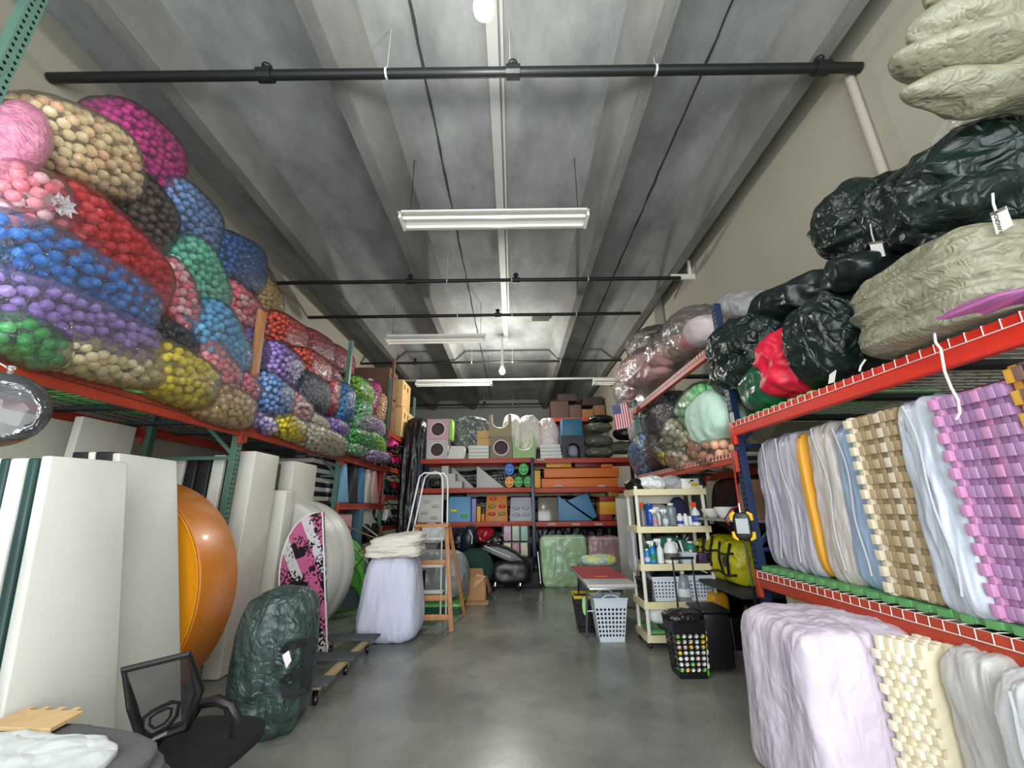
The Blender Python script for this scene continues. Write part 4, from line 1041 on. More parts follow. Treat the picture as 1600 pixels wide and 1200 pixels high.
px_blob('tarp_bag', M_TG, 'dark green tarp bag right of the red bag', 'bag', (1322, 530), (1366, 500), (1310, 470), 2.5, .34, GT_, p=2.8, amp=.08, freq=(3.4, 4.4, 2), seed=40, res=34, floor=2.40, **W_)
px_blob('tarp_bundle', M_TGREY, 'big olive-grey tarp bundle lying along the top of the red beam', 'bundle', (1522, 462), (1680, 392), (1512, 398), 2.50, .42, None, p=3.4, amp=.05, freq=(5, 1.6, 9), seed=41, res=48, floor=2.41, **W_)
px_blob('tarp_bundle', M_TGREY, 'lower fold of olive-grey tarp resting on the beam wires', 'bundle', (1500, 508), (1650, 455), (1492, 480), 2.36, .3, None, p=3.2, amp=.035, freq=(5, 1.3, 10), seed=42, res=36, floor=2.40, **W_)
M_STR = mat('pink_purple_fabric', (190, 92, 146), .6, col2=(92, 76, 120), vscale=5, stretch=(3, .25, 14), bump=.2, bscale=30)
px_blob('striped_fabric', M_STR, 'pink and purple fabric showing between the grey tarp folds', 'fabric', (1530, 490), (1650, 444), (1527, 481), 2.20, .14, None, p=2.0, amp=.02, freq=(8, 1, 16), seed=43, res=26, **W_)
for i, (c_, m_, n_, xx, lab) in enumerate((((1575, 88), (1512, 138), (1590, 104), 2.30, 'olive-grey tarp fold pointing left, lowest of the corner folds'), ((1590, 140), (1552, 178), (1604, 158), 2.34, 'olive-grey tarp fold hanging under the pointed one'),
        ((1600, 40), (1545, 108), (1622, 60), 2.42, 'olive-grey tarp fold above the pointed one'), ((1610, -10), (1560, 40), (1640, 14), 2.5, 'olive-grey tarp fold cut by the top picture edge'))):
    px_blob('tarp_fold', M_TGREY, lab, 'tarp', c_, m_, n_, xx, .5, 'olive-grey tarp folds at the top right corner', p=2.0, amp=.035, freq=(3, 6, 6), seed=144 + i, res=26, **W_)
M_SILV = mat('silvery_poly', (200, 202, 190), .25, spec=.7, bump=.8, bscale=10, kind='crinkle', dist=.04)
px_blob('plastic_bundle', M_SILV, 'pale silvery plastic bundle under the corner tarp', 'bundle', (1600, 225), (1670, 170), (1560, 190), 2.9, .40, None, p=2.4, amp=.06, freq=(5, 5, 5), seed=45, res=28, **W_)
px_blob('plastic_bundle', FILM2, 'clear plastic bundle with a white roll on the corner of the navy frame', 'bundle', (1190, 478), (1238, 484), (1190, 458), 2.9, .4, None, p=2.4, amp=.05, freq=(5, 5, 5), seed=46, res=26, **W_)
px_blob('fabric_roll', M_WHITE, 'white roll wrapped in the clear plastic bundle', 'roll', (1178, 486), (1208, 484), (1178, 478), 2.9, .1, None, p=2.2, amp=.01, seed=47, res=14)
# support shelf for the corner tarp
# tags


def hang_tag(corners, X, label, text=None, tie=None):
    t = thing('hang_tag', label, 'tag', at(*corners[2], x=X), 'white tags on the tarps')
    q = [at(*c, x=X) for c in corners]; MB().slab(q, (.004, 0, 0)).build('card', mat('tag_card', (232, 232, 222), .5), t)
    top = [q[0], q[1], q[1] + (q[2] - q[1]) * .14, q[0] + (q[3] - q[0]) * .14]; top = [p + Vector((-.002, 0, 0)) for p in top]
    MB().slab(top, (.002, 0, 0)).build('zip_strip', mat('tag_strip', (110, 108, 104), .5), t)
    if tie: MB().tube([at(*p, x=X - .005) for p in tie], .005, 6).build('tie', mat('tie_white', (190, 196, 190), .5), t, smooth=True)
    if text:
        cu = bpy.data.curves.new('lettering', 'FONT'); cu.body = text; cu.size = .021; cu.align_x = 'CENTER'; cu.align_y = 'CENTER'; cu.extrude = .0005
        o = bpy.data.objects.new('lettering', cu); me = None; COL.objects.link(o)
        ce = sum(q, Vector()) / 4; down = ((q[3] - q[0])).normalized(); side = (q[1] - q[0]).normalized()
        # text runs up the tag
        X_ = -down; Z_ = Vector((-1, 0, 0)); Y_ = Z_.cross(X_).normalized(); X_ = Y_.cross(Z_).normalized()
        o.matrix_world = Matrix(((X_.x, Y_.x, Z_.x, 0), (X_.y, Y_.y, Z_.y, 0), (X_.z, Y_.z, Z_.z, 0), (0, 0, 0, 1)))
        o.location = ce + Vector((-.002, 0, 0)) + (q[0] - q[1]) * .18 - org(t)
        dg = bpy.context.evaluated_depsgraph_get(); me = bpy.data.meshes.new_from_object(o.evaluated_get(dg)); mw = o.matrix_world.copy(); 
        o2 = bpy.data.objects.new('lettering', me); COL.objects.link(o2); o2.parent = t
        o2.matrix_local = Matrix.Translation(o.location) @ Matrix(((X_.x, Y_.x, Z_.x, 0), (X_.y, Y_.y, Z_.y, 0), (X_.z, Y_.z, Z_.z, 0), (0, 0, 0, 1)))
        me.materials.clear(); me.materials.append(mat('ink', (30, 32, 34), .7)); bpy.data.objects.remove(o)
    return t


hang_tag([(1547, 333), (1571, 322), (1582, 352), (1557, 367)], 2.17, 'larger white hang tag on the tarp at the right picture edge', 'KANGROOS', [(1551, 302), (1552, 318), (1556, 330)])
hang_tag([(1358, 379), (1377, 376), (1383, 400), (1364, 404)], 2.33, 'small white hang tag on the leftmost high tarp bag', None, [(1360, 350), (1362, 365), (1366, 378)])
for c, lab in (((1401, 420), 'torn white patch on the rolled dark tarp'), ((1249, 504), 'white patch above the red nylon bag'), ((1163, 547), 'round white patch on the bag beside the navy post')):
    p = at(*c, x=2.19); MB().lathe([(.001, -.006), (.032, -.006), (.036, 0), (.001, .004)], p, 12, (-1, .1, .2), sx=.7).build('white_patch', mat('patch_white', (226, 220, 200), .6), label=lab, cat='patch')
for px0, lab in (((1465, 495), 'white cord tied round the grey tarp and dangling over the red beam'),):
    MB().tube([at(x_, y_, x=2.10) for x_, y_ in ((1466, 497), (1460, 520), (1462, 535), (1470, 545), (1476, 580), (1486, 605), (1497, 625), (1500, 645), (1494, 655))], .006, 6).build('tie_cord', M_WHWIRE, label=lab, cat='cord', smooth=True)
MB().tube([at(x_, y_, x=2.12) for x_, y_ in ((1352, 562), (1345, 572), (1343, 580))], .006, 6).build('tie_cord', M_WHWIRE, label='short white cord at the left end of the grey tarp', cat='cord', smooth=True)
MB().box(2.145, 2.16, 3.93, 3.98, 2.36, 2.46).build('beam_tag', mat('aluminium_tag', (180, 180, 176), .4, metal=.3), label='small silver clip at the left end of the upper red beam', cat='clip')
tg = at(1300, 580, x=2.15); MB().slab([at(1296, 585, x=2.16), at(1306, 578, x=2.16), at(1303, 597, x=2.16), at(1294, 600, x=2.16)], (.004, 0, 0)).build('hang_tag', mat('tag_card', (232, 232, 222), .5), label='white paper tag hanging at the beam below the dark green bag', cat='tag')

# clear bags with pink parts on the second bay's top shelf
M_PP = mat('pale_pink_plush', (244, 184, 182), .7, var=.05, vscale=5); GPB = 'clear bags of plush pieces on the high right shelf'
def clear_bag(label, c, ma, na, X, dep, inner, seed, fm=None, group=GPB):
    C = at(*c, x=X); a = at(*ma, x=X) - C; b = at(*na, x=X) - C
    t = thing('clear_bag', label, 'bag', C - Vector((0, 0, abs(a.z) + abs(b.z))), group); rn = random.Random(seed)
    for k_, (u, v, s, m, nm) in enumerate(inner):
        blob(nm, m, C + a * u + b * v + Vector((rn.uniform(-.1, .05), 0, 0)), a * s, b * s * .9, (dep * s * .8, 0, 0), t, p=2.4, amp=.02, seed=seed + k_, res=12)
    blob('film', fm or FILM3, C, a * 1.05, b * 1.05, (dep * 1.05, 0, 0), t, p=2.8, amp=.06, freq=(6, 6, 6), seed=seed, res=26, octs=4)


clear_bag('clear bag with pale pink plush pieces low at the end of the high shelf', (1008, 580), (1040, 560), (1000, 556), 2.40, .3, [(-.25, .15, .95, M_PP, 'plush_piece'), (.35, -.05, .85, M_PP, 'plush_piece'), (-.1, -.4, .35, M_WHITE, 'plush_piece')], 51)
clear_bag('clear bag with a beige cushion on the high shelf', (1052, 547), (1076, 530), (1048, 526), 2.45, .3, [(0, 0, .9, mat('beige_plush', (206, 178, 140), .7), 'cushion')], 52)
clear_bag('clear bag with red and white fabric beside the navy post', (1088, 520), (1116, 505), (1082, 490), 2.5, .32, [(-.4, -.2, .55, mat('red_cloth', (216, 110, 120), .7), 'cloth'), (.25, -.05, .75, mat('pinkish_white', (226, 208, 206), .7), 'cloth')], 53)
clear_bag('black and white bag at the far end above the pink plush', (1018, 536), (1052, 524), (1014, 518), 2.75, .3, [(0, 0, .8, M_BLACK, 'padding')], 54, FILM)
clear_bag('clear bag of white lumps drooping over the far beam end', (988, 608), (1006, 590), (978, 592), 2.35, .22, [(-.2, .2, .45, M_WHITE, 'lump'), (.3, 0, .4, M_WHITE, 'lump'), (0, -.4, .4, M_PP, 'lump')], 55)
M_MINT = mat('mint_fabric', (196, 226, 206), .7, bump=.3, bscale=12, kind='weave')
px_blob('cloth_bag', M_MINT, 'pale mint cloth bag leaning on the navy post above the peach balls', 'bag', (1116, 655), (1140, 630), (1098, 630), 2.32, .22, None, p=3, amp=.03, freq=(5, 5, 3), seed=56, res=24)
px_blob('zebra_bag', mat('black_white_stripe', (226, 226, 222), .5, col2=(24, 24, 26), vscale=9, stretch=(2, 2, 9)), 'black and white striped bag at the far end behind the green post', 'bag', (1014, 668), (1034, 650), (1006, 650), 2.7, .3, None, p=2.6, amp=.04, seed=57, res=18)

# flag
t = thing('flag', 'small American flag hanging from the end of the high right beam', 'flag', at(970, 650, y=7.16)); fx = at(956, 633, y=7.16); fy = at(980, 628, y=7.16); fb = at(962, 670, y=7.16)
U_ = (fy - fx); V_ = (fb - fx); q = MB(); FR = mat('flag_red', (196, 40, 58), .6); FWm = mat('flag_white', (232, 226, 226), .6); FB = mat('flag_blue', (48, 56, 110), .6)
for i in range(13):
    u0, u1 = i / 13, (i + 1) / 13; q.slab([fx + U_ * u0, fx + U_ * u1, fx + U_ * u1 + V_ * 1.05, fx + U_ * u0 + V_ * 1.05], (0, .004, 0), (12 - i) % 2)
q.build('cloth', [FR, FWm], t)
MB().slab([fx, fx + U_ * 7 / 13, fx + U_ * 7 / 13 + V_ * .42, fx + V_ * .42], (0, -.003, 0)).build('canton', FB, t)
q = MB()
for i in range(5):
    for j in range(6):
        c = fx + U_ * (7 / 13) * ((i + .5) / 5) + V_ * .42 * ((j + .5) / 6) + Vector((0, -.004, 0)); q.prism([(.008 * (1 if k_ % 2 == 0 else .42) * sin(pi * k_ / 5), .008 * (1 if k_ % 2 == 0 else .42) * cos(pi * k_ / 5)) for k_ in range(10)], c, (1, 0, 0), (0, 0, 1), (0, -.001, 0))
q.build('stars', FWm, t, kind='stuff')
MB().tube([at(950, 636, y=7.16), at(994, 627, y=7.16)], .008, 6).build('staff', M_CHROME, t, smooth=True)

# ---------------------------------------------------------------- right rack, lower shelf: mats and wrapped stacks
GREENM = mat('green_foam', (96, 158, 96), .6, bump=.1, bscale=25)
for i in range(5):
    y0 = 1.22 + i * .565
    MB().prism(toothed(5, .56, .9, .02, .03), (2.235, y0, 1.032), (0, 1, 0), (1, 0, 0), (0, 0, .035)).build('foam_mat', GREENM, label='green puzzle mat lining the lower right shelf, %s from the camera' % ['first', 'second', 'third', 'fourth', 'fifth'][i], cat='mat', group='green mats lining the lower right shelf')
    if i > 2: MB().prism(toothed(5, .56, .9, .02, .03), (2.235, y0, 2.377), (0, 1, 0), (1, 0, 0), (0, 0, .02)).build('foam_mat', EG, label='lime puzzle mat edge on the upper red beam, %s' % ['nearer', 'farther'][i - 3], cat='mat', group='lime mats on the upper right deck')


def tile_stack(label_fmt, group, y0, n, t_, x0, z0, h, cols, teeth, name='puzzle_tile', amp=.03, dp=.55, lean=0., cat='tile', dx=None, first_out=0.):
    """upright puzzle tiles side by side, their toothed front edges to the aisle"""
    me = {}
    ords = ['first', 'second', 'third', 'fourth', 'fifth', 'sixth', 'seventh', 'eighth', 'ninth', 'tenth', 'eleventh', 'twelfth']
    for i in range(n):
        y = y0 - i * t_; s = h / (teeth * 2); pts = [(0, 0)]
        jog = random.uniform(-.006, .006)
        for k_ in range(teeth):
            a = k_ * 2 * s; pts += [(0, a + s * .12), (0, a + s * .5), (-amp * .12, a + s * .42) , (-amp, a + s * .36), (-amp, a + s * 1.64), (-amp * .12, a + s * 1.58), (0, a + s * 1.5)]
        pts += [(0, h)] + [(.04 + (dp - .04) * k_ / 8, h + (amp * .6 if k_ % 2 else 0)) for k_ in range(9)] + [(dp, 0)]
        xo = x0 + jog - (first_out if i == 0 else 0) + (dx(i) if dx else 0)
        mb = MB().prism(pts, (xo, y, z0), (1, 0, 0), (-lean, 0, 1), (0, -t_ * .93, 0))
        mb.build(name, cols[i % len(cols)], label=label_fmt % (ords[i] if i < 12 else ''), cat=cat, group=group, bevel=.002)


PU = [mat('orchid_foam_%d' % i, c, .55) for i, c in enumerate(((196, 138, 178), (172, 132, 170), (178, 138, 176), (168, 128, 168), (158, 118, 160)))]
tile_stack('orchid puzzle tile standing on the lower shelf, %s from the clear wrapped stack', 'orchid puzzle tiles on the lower right shelf', 2.13, 9, .036, 2.27, 1.07, 1.06, PU, 12, first_out=.03, lean=.0)
YB_ = [mat('mottled_foam_%d' % i, c, .55) for i, c in enumerate(((214, 160, 60), (120, 92, 84), (58, 62, 58), (190, 182, 160), (40, 44, 42)))]
tile_stack('mottled dark and gold puzzle tile beyond the orchid ones, %s in the row', 'mottled puzzle tiles at the right picture edge', 1.79, 7, .04, 2.27, 1.07, 1.12, YB_, 11)
TN = [mat('tan_foam_%d' % i, c, .6, bump=.15, bscale=60) for i, c in enumerate(((214, 204, 180), (182, 160, 124), (172, 150, 116), (188, 168, 134), (166, 144, 110)))]
tile_stack('tan puzzle tile between the blue and clear wrapped stacks, %s from the blue', 'tan puzzle tiles on the lower right shelf', 2.72, 8, .042, 2.27, 1.07, 1.07, TN, 12, first_out=.03)

ZIP = mat('white_zip', (190, 190, 192), .5)


def wrapped(label, y0, y1, z1, xf, colr, film_amp, seed, X=None, zipc=None, belly=.04, group='wrapped mat stacks on the lower right shelf', z0=1.07, inner_label=None, fm=None, xb=.5, hz=.34):
    """block of mats in a loose translucent cover: y0 far side, y1 near side"""
    t = thing('wrapped_mat_stack', label, 'stack', ((xf + .3), (y0 + y1) / 2, z0), group)
    cy = (y0 + y1) / 2; hy = (y0 - y1) / 2; cz = (z0 + z1) / 2; hzz = (z1 - z0) / 2; cm = mat('cover_%d_%d_%d' % tuple(colr), colr, .34, spec=.55, bump=.6, bscale=9, kind='crease', stretch=(1, 1, .4), dist=.03, var=.05, vscale=4)
    blob('cover', cm, (xf + xb / 2 + .02, cy, cz), (xb / 2, 0, 0), (0, hy, 0), (0, 0, hzz), t, p=7, amp=film_amp, freq=(6, 9, 1.6), seed=seed, res=38, octs=4, taper=lambda q: (q.x - belly / (xb / 2) * max(0, -q.z) * .8, q.y * (1 + .12 * -q.z), q.z))
    if zipc:
        pts = []; n = 12
        for i in range(n + 1):
            v = i / n; z = z1 - .03 - v * (z1 - z0 - .12); y = cy + hy * (zipc[0] + (zipc[1] - zipc[0]) * v) + .02 * sin(v * 9 + seed)
            pts.append((xf - .012 - belly * max(0, v - .5) * 1.7, y, z))
        MB().tube(pts, .006, 6).build('zip', ZIP, t, smooth=True)
    return t


wrapped('lavender-grey wrapped mat stack nearest the navy post', 3.98, 3.64, 2.16, 2.30, (176, 172, 186), .035, 61, zipc=(-.1, -.5))
wrapped('second lavender-grey wrapped stack left of the gold strip', 3.63, 3.33, 2.17, 2.28, (184, 180, 192), .035, 62, zipc=(.5, -.2))
blob('gold_mat', mat('gold_foam', (216, 156, 44), .5), (2.48, 3.285, 1.61), (.22, 0, 0), (0, .035, 0), (0, 0, .53), p=6, amp=.008, seed=63, res=14, label='narrow gold mat squeezed between two wrapped stacks', cat='mat')
wrapped('beige-grey wrapped mat stack right of the gold strip', 3.23, 2.98, 2.17, 2.28, (194, 186, 178), .035, 64, zipc=(-.2, -.6))
wrapped('pale blue wrapped mat stack', 2.96, 2.74, 2.14, 2.27, (148, 172, 196), .025, 65, zipc=(.1, -.3))
wrapped('milky white wrapped stack with a long zip beside the orchid tiles', 2.37, 2.15, 2.15, 2.22, (188, 196, 206), .04, 66, zipc=(.1, -.5), belly=.06)

# ---------------------------------------------------------------- under the lower shelf
M_LAV = mat('lavender_cover', (204, 192, 206), .5, spec=.4, bump=.7, bscale=12, kind='crease', stretch=(1, 1, .6), dist=.03, var=.03, vscale=3)
t = thing('covered_mat_stack', 'large pale lavender covered stack standing on the floor under the shelf', 'stack', (2.0, 2.9, 0))
blob('cover', M_LAV, (1.95, 2.93, .45), (.39, 0, 0), (0, .37, 0), (0, 0, .455), t, p=9, amp=.05, freq=(3, 2.6, .8), seed=71, res=56, octs=4, floor=.005, taper=lambda q: (q.x * (1 - .04 * q.z), q.y, q.z))
IV = [mat('ivory_foam_%d' % i, c, .6) for i, c in enumerate(((232, 222, 196), (222, 210, 180), (238, 230, 206)))]
# ivory tiles lying flat: their toothed top and side edges show
for i in range(5):
    y = 2.52 - i * .04; s = .88 / 22; pts = [(0, 0)]
    for k_ in range(11):
        a = k_ * 2 * s; pts += [(0, a + s * .3), (-.028, a + s * .2), (-.028, a + s * 1.3), (0, a + s * 1.2)]
    n2 = 14; w2 = .95; top = []
    for k_ in range(n2):
        a = k_ * w2 / n2; top += [(a, .89), (a + .006, .915), (a + w2 / n2 * .5, .915), (a + w2 / n2 * .55, .89)]
    pts += top + [(w2, .89), (w2, 0)]
    MB().prism(pts, (1.93 + .018 * i, y, .004), (1, 0, 0), (0, 0, 1), (0, -.037, 0)).build('puzzle_tile', IV[i % 3], label='ivory puzzle tile on the floor beside the lavender stack, %s from it' % ['first', 'second', 'third', 'fourth', 'fifth', 'sixth', 'seventh', 'eighth', 'ninth', 'tenth'][i], cat='tile', group='ivory puzzle tiles under the lower right shelf', bevel=.003)
# ivory tiles behind lavender stack, seen over its top
for i in range(6):
    y = 3.86 - i * .1; n2 = 12; w2 = .9; pts = [(0, 0), (0, .86)]
    for k_ in range(n2):
        a = k_ * w2 / n2; pts += [(a, .86), (a + .006, .888), (a + w2 / n2 * .5, .888), (a + w2 / n2 * .55, .86)]
    pts += [(w2, .86), (w2, 0)]
    MB().prism(pts, (2.30, y, .004), (1, 0, 0), (0, 0, 1), (0, -.09, 0)).build('puzzle_tile', IV[i % 3], label='ivory puzzle tile behind the lavender stack, %s row from the back' % ['first', 'second', 'third', 'fourth', 'fifth', 'sixth'][i], cat='tile', group='ivory puzzle tiles behind the lavender stack', bevel=.003)
for lab, y0, y1, z1, xf, col, sd in (('grey-white wrapped stack on the floor beside the ivory tiles', 2.30, 2.04, .93, 2.03, (184, 182, 176), 73), ('milky wrapped stack second from the ivory tiles', 2.02, 1.76, .91, 1.96, (196, 198, 196), 74),
                                  ('clear grey bagged stack third from the ivory tiles', 1.74, 1.58, .90, 2.0, (168, 168, 168), 75), ('bluish white bagged stack at the lower right picture corner', 1.56, 1.22, .93, 1.90, (206, 214, 222), 76)):
    wrapped(lab, y0, y1, z1, xf, col, .05, sd, group='bagged mat stacks on the floor at the right', z0=.01, zipc=(.3, -.2) if sd in (74,) else None, xb=.7, belly=.02)
px_blob('plastic_bundle', mat('dark_clear_heap', (110, 112, 114), .25, spec=.7, bump=.8, bscale=12, kind='crinkle'), 'crumpled dark plastic heap under the shelf behind the ivory tiles', 'bundle', (1300, 950), (1370, 985), (1305, 935), 2.9, .2, None, p=2.4, amp=.04, seed=77, res=20)
# ---------------------------------------------------------------- helpers for open-work plastic
def perf_quad(mb, q, cols, rows, fill=.32, n=6, thick=None, m=0):
    """panel over the corners q (BL, BR, TR, TL) with a grid of real round holes"""
    q = [Vector(p) for p in q]
    def P(u, v): return (q[0] * (1 - u) + q[1] * u) * (1 - v) + (q[3] * (1 - u) + q[2] * u) * v
    for r in range(rows):
        for c in range(cols):
            u0, u1, v0, v1 = c / cols, (c + 1) / cols, r / rows, (r + 1) / rows; uc, vc = (u0 + u1) / 2, (v0 + v1) / 2; du, dv = (u1 - u0), (v1 - v0)
            ang = [2 * pi * (k + .5) / 8 for k in range(8)]; O = []
            for a in ang:
                x_, y_ = cos(a), sin(a); s = .5 / max(abs(x_), abs(y_)); O.append(P(uc + du * x_ * s, vc + dv * y_ * s))
            corners = [P(u1, v1), P(u0, v1), P(u0, v0), P(u1, v0)]
            H = [P(uc + du * fill * cos(a), vc + dv * fill * sin(a)) for a in ang]
            fs = []
            ids = list(range(8)); 
            for k in range(8): fs.append((k, (k + 1) % 8, 8 + (k + 1) % 8, 8 + k))
            # corner triangles
            fs += [(0, 16, 1), (2, 17, 3), (4, 18, 5), (6, 19, 7)]
            mb.add(O + H + corners, fs, m)


def basket(name, label, b, taper, z0, z1, m, cols, rows, group=None, cat='basket', handles=True, fill=.3, band=.16, load=None):
    x0, x1, y0, y1 = b; t = thing(name, label, cat, ((x0 + x1) / 2, (y0 + y1) / 2, z0), group); k = taper
    def ring(z, f): i = k * (1 - f); return [Vector((x0 + i, y0 + i, z)), Vector((x1 - i, y0 + i, z)), Vector((x1 - i, y1 - i, z)), Vector((x0 + i, y1 - i, z))]
    h = z1 - z0; zb, zt = z0 + h * .10, z1 - h * band
    A, Bq, Cq, D = ring(z0, 0), ring(zb, .1), ring(zt, 1 - band), ring(z1, 1)
    q = MB()
    for i in range(4):
        j = (i + 1) % 4; q.add([A[i], A[j], Bq[j], Bq[i]], [(0, 1, 2, 3)]); 
        perf_quad(q, [Bq[i], Bq[j], Cq[j], Cq[i]], cols if i % 2 == 0 else max(3, int(cols * (y1 - y0) / (x1 - x0))), rows, fill)
        q.add([Cq[i], Cq[j], D[j], D[i]], [(0, 1, 2, 3)])
    q.add(A, [(0, 1, 2, 3)]); o = q.build('body', m, t)
    sd = o.modifiers.new('wall', 'SOLIDIFY'); sd.thickness = .005
    MB().tube(D, .012, 8, closed=True).build('rim', m, t, smooth=True)
    if load: blob('contents', load, ((x0 + x1) / 2, (y0 + y1) / 2, (z0 + z1) / 2 - .02), ((x1 - x0) / 2 - k - .015, 0, 0), (0, (y1 - y0) / 2 - k - .015, 0), (0, 0, h * .42), t, p=6, amp=.008, seed=1, res=12)
    if handles:
        for y in (y0, y1):
            c = Vector(((x0 + x1) / 2, y, z1)); MB().tube(arc(c, (x1 - x0) * .24, 0, pi, 10, (1, 0, 0), (0, 0, .45)), .011, 8).build('handle', m, t, smooth=True)
    return t


M_BASK = mat('white_basket', (206, 214, 222), .4); M_IVP = mat('ivory_plastic', (226, 214, 170), .5); M_IVPP = mat('ivory_plastic_post', (222, 220, 204), .5)

# ---------------------------------------------------------------- folding table with red cloth, baskets
t = thing('folding_table', 'long narrow grey folding table with metal legs near the shelf unit', 'table', (1.13, 5.95, 0)); M_TT = mat('grey_tabletop', (168, 168, 160), .4)
TX0, TX1, TY0, TY1 = .84, 1.42, 5.22, 6.72
MB().box(TX0, TX1, TY0, TY1, .69, .73).build('tabletop', M_TT, t, bevel=.008)
MB().box(TX0 + .03, TX1 - .03, TY0 + .05, TY1 - .05, .665, .69).build('apron', M_CHROME, t)
for y, yf in ((5.62, 5.86), (6.32, 6.55)):
    MB().tube([(TX0 + .06, y, .67), (TX0 + .06, yf, .02)], .013, 8).build('leg', M_CHROME, t, smooth=True)
    MB().tube([(TX1 - .06, y, .67), (TX1 - .06, yf, .02)], .013, 8).build('leg', M_CHROME, t, smooth=True)
    MB().tube([(TX0 + .06, (y + yf) / 2, .34), (TX1 - .06, (y + yf) / 2, .34)], .01, 8).build('cross_bar', M_CHROME, t, smooth=True)
    MB().tube([(1.13, y + .25, .66), (1.13, (y + yf) / 2, .34)], .008, 6).build('brace', M_CHROME, t, smooth=True)
MB().slab([(TX0 + .01, 5.62, .733), (TX1 - .01, 5.60, .733), (TX1 - .005, 6.70, .733), (TX0 + .005, 6.70, .733)], (0, 0, .006)).build('red_cloth', mat('red_tablecloth', (158, 40, 48), .7, var=.06, vscale=6), label='flat red cloth covering the far part of the folding table', cat='cloth')
MB().cbox((1.10, 5.70, .744), (.16, .025, .006)).build('orange_strip', mat('orange_strip', (224, 110, 50), .5), label='small orange strip lying on the red cloth', cat='strip')
blob('plastic_packet', mat('yellow_blue_packet', (214, 214, 60), .35, col2=(120, 170, 206), vscale=5, bump=.6, bscale=20, kind='crinkle'), (1.3, 6.86, .80), (.26, 0, 0), (0, .1, 0), (0, 0, .07), p=2.4, amp=.03, seed=3, res=18, label='yellow and blue plastic packet beyond the red cloth', cat='packet')
MB().box(1.0, 1.6, 6.76, 7.1, .0, .735).build('storage_bin', mat('grey_bin', (96, 98, 100), .5), bevel=.02, label='grey bin behind the folding table under the packet', cat='bin')
t = basket('laundry_basket', 'white laundry basket with round holes under the folding table', (.98, 1.40, 5.66, 6.0), .06, .003, .49, M_BASK, 8, 7, band=.2, fill=.34, load=mat('laundry_dark', (40, 42, 46), .9))
t = basket('plastic_crate', 'dark crate with a yellow rim behind the white laundry basket', (.80, 1.28, 6.08, 6.42), .05, .003, .42, M_BLACK, 8, 6, handles=False, cat='crate')
MB().tube([(.80, 6.08, .43), (1.28, 6.08, .43), (1.28, 6.42, .43), (.80, 6.42, .43)], .022, 8, closed=True).build('yellow_rim', mat('mustard_plastic', (190, 168, 40), .5), t, smooth=True)
blob('cloth_tag', mat('lime_tag', (178, 222, 150), .6), (.92, 6.03, .34), (.03, 0, 0), (0, .01, 0), (0, 0, .11), p=2.2, amp=.004, seed=4, res=8, label='pale green tag hanging from the yellow rimmed crate', cat='tag')

# ---------------------------------------------------------------- ivory shelf unit
UX0, UX1, UY0, UY1 = 1.56, 2.45, 5.46, 5.90
t = thing('plastic_shelf_unit', 'ivory five-shelf plastic unit on casters full of cleaning supplies', 'shelf unit', ((UX0 + UX1) / 2, 5.68, 0))
SH = [.14, .49, .91, 1.345, 1.80]
for z in SH:
    q = MB().box(UX0 - .02, UX1 + .02, UY0 - .02, UY0 + .012, z - .075, z); q.box(UX0 - .02, UX1 + .02, UY1 - .012, UY1 + .02, z - .075, z)
    q.box(UX0 - .02, UX0 + .012, UY0 + .012, UY1 - .012, z - .075, z); q.box(UX1 - .012, UX1 + .02, UY0 + .012, UY1 - .012, z - .075, z); q.box(UX0 + .012, UX1 - .012, UY0 + .012, UY1 - .012, z - .03, z - .018)
    q.build('shelf', M_IVP, t)
for x in (UX0 + .02, UX1 - .02):
    for y in (UY0 + .02, UY1 - .02):
        MB().lathe([(.024, .06), (.022, .5), (.024, .9), (.022, 1.4), (.024, 1.84)], (x, y, 0), 12).build('post', M_IVPP, t, smooth=True)
        w = MB().lathe([(.012, -.014), (.028, -.014), (.03, 0), (.028, .014), (.012, .014)], (x, y, .03), 12, (1, 0, 0)).build('caster', M_BLACK, t)
MB().box(UX0 + .15, UX1 - .1, UY1 - .01, UY1 + .0, 1.62, 1.72).build('back_rail', M_IVPP, t)


def bottle(name, label, x, y, z, h, r, prof, m, capm, group, lab=None, sx=1.):
    t = thing(name, label, 'bottle', (x, y, z), group); Pp = {
        'spray': [(.8, 0), (1, .02), (1, .45), (.85, .58), (.38, .68), (.32, .74)], 'jug': [(.9, 0), (1, .03), (1, .55), (.75, .75), (.3, .88), (.3, .92)],
        'plain': [(.95, 0), (1, .02), (1, .78), (.6, .88), (.5, .9)], 'can': [(.95, 0), (1, .02), (1, .9), (.8, .96)]}[prof]
    MB().lathe([(a * r, b * h) for a, b in Pp], (x, y, z + .001), 16, sx=sx).build('body', m, t, smooth=True)
    if prof == 'spray':
        q = MB(); q.lathe([(.36 * r, .74 * h), (.40 * r, .80 * h), (.3 * r, .84 * h)], (x, y, z), 12); q.cbox((x - .018, y, z + .89 * h), (.075, .028, .04)); q.cbox((x - .03, y, z + .80 * h), (.012, .018, .06)); q.cbox((x - .062, y, z + .90 * h), (.02, .016, .016)); q.build('trigger', capm, t, bevel=.003)
    else:
        k = {'jug': .92, 'plain': .9, 'can': .96}[prof]; MB().lathe([(.34 * r if prof == 'jug' else .55 * r, k * h), (.34 * r if prof == 'jug' else .55 * r, h)], (x, y, z), 14).build('cap', capm, t)
    if prof == 'jug': MB().tube([(x + r * .4, y, z + .86 * h), (x + r * 1.0, y, z + .76 * h), (x + r * 1.02, y, z + .52 * h)], r * .13, 8).build('handle', m, t, smooth=True)
    if lab: MB().lathe([(1.015 * r, .15 * h), (1.015 * r, .42 * h)], (x, y, z), 16, sx=sx, cap=False).build('label', lab, t, smooth=True)
    return t


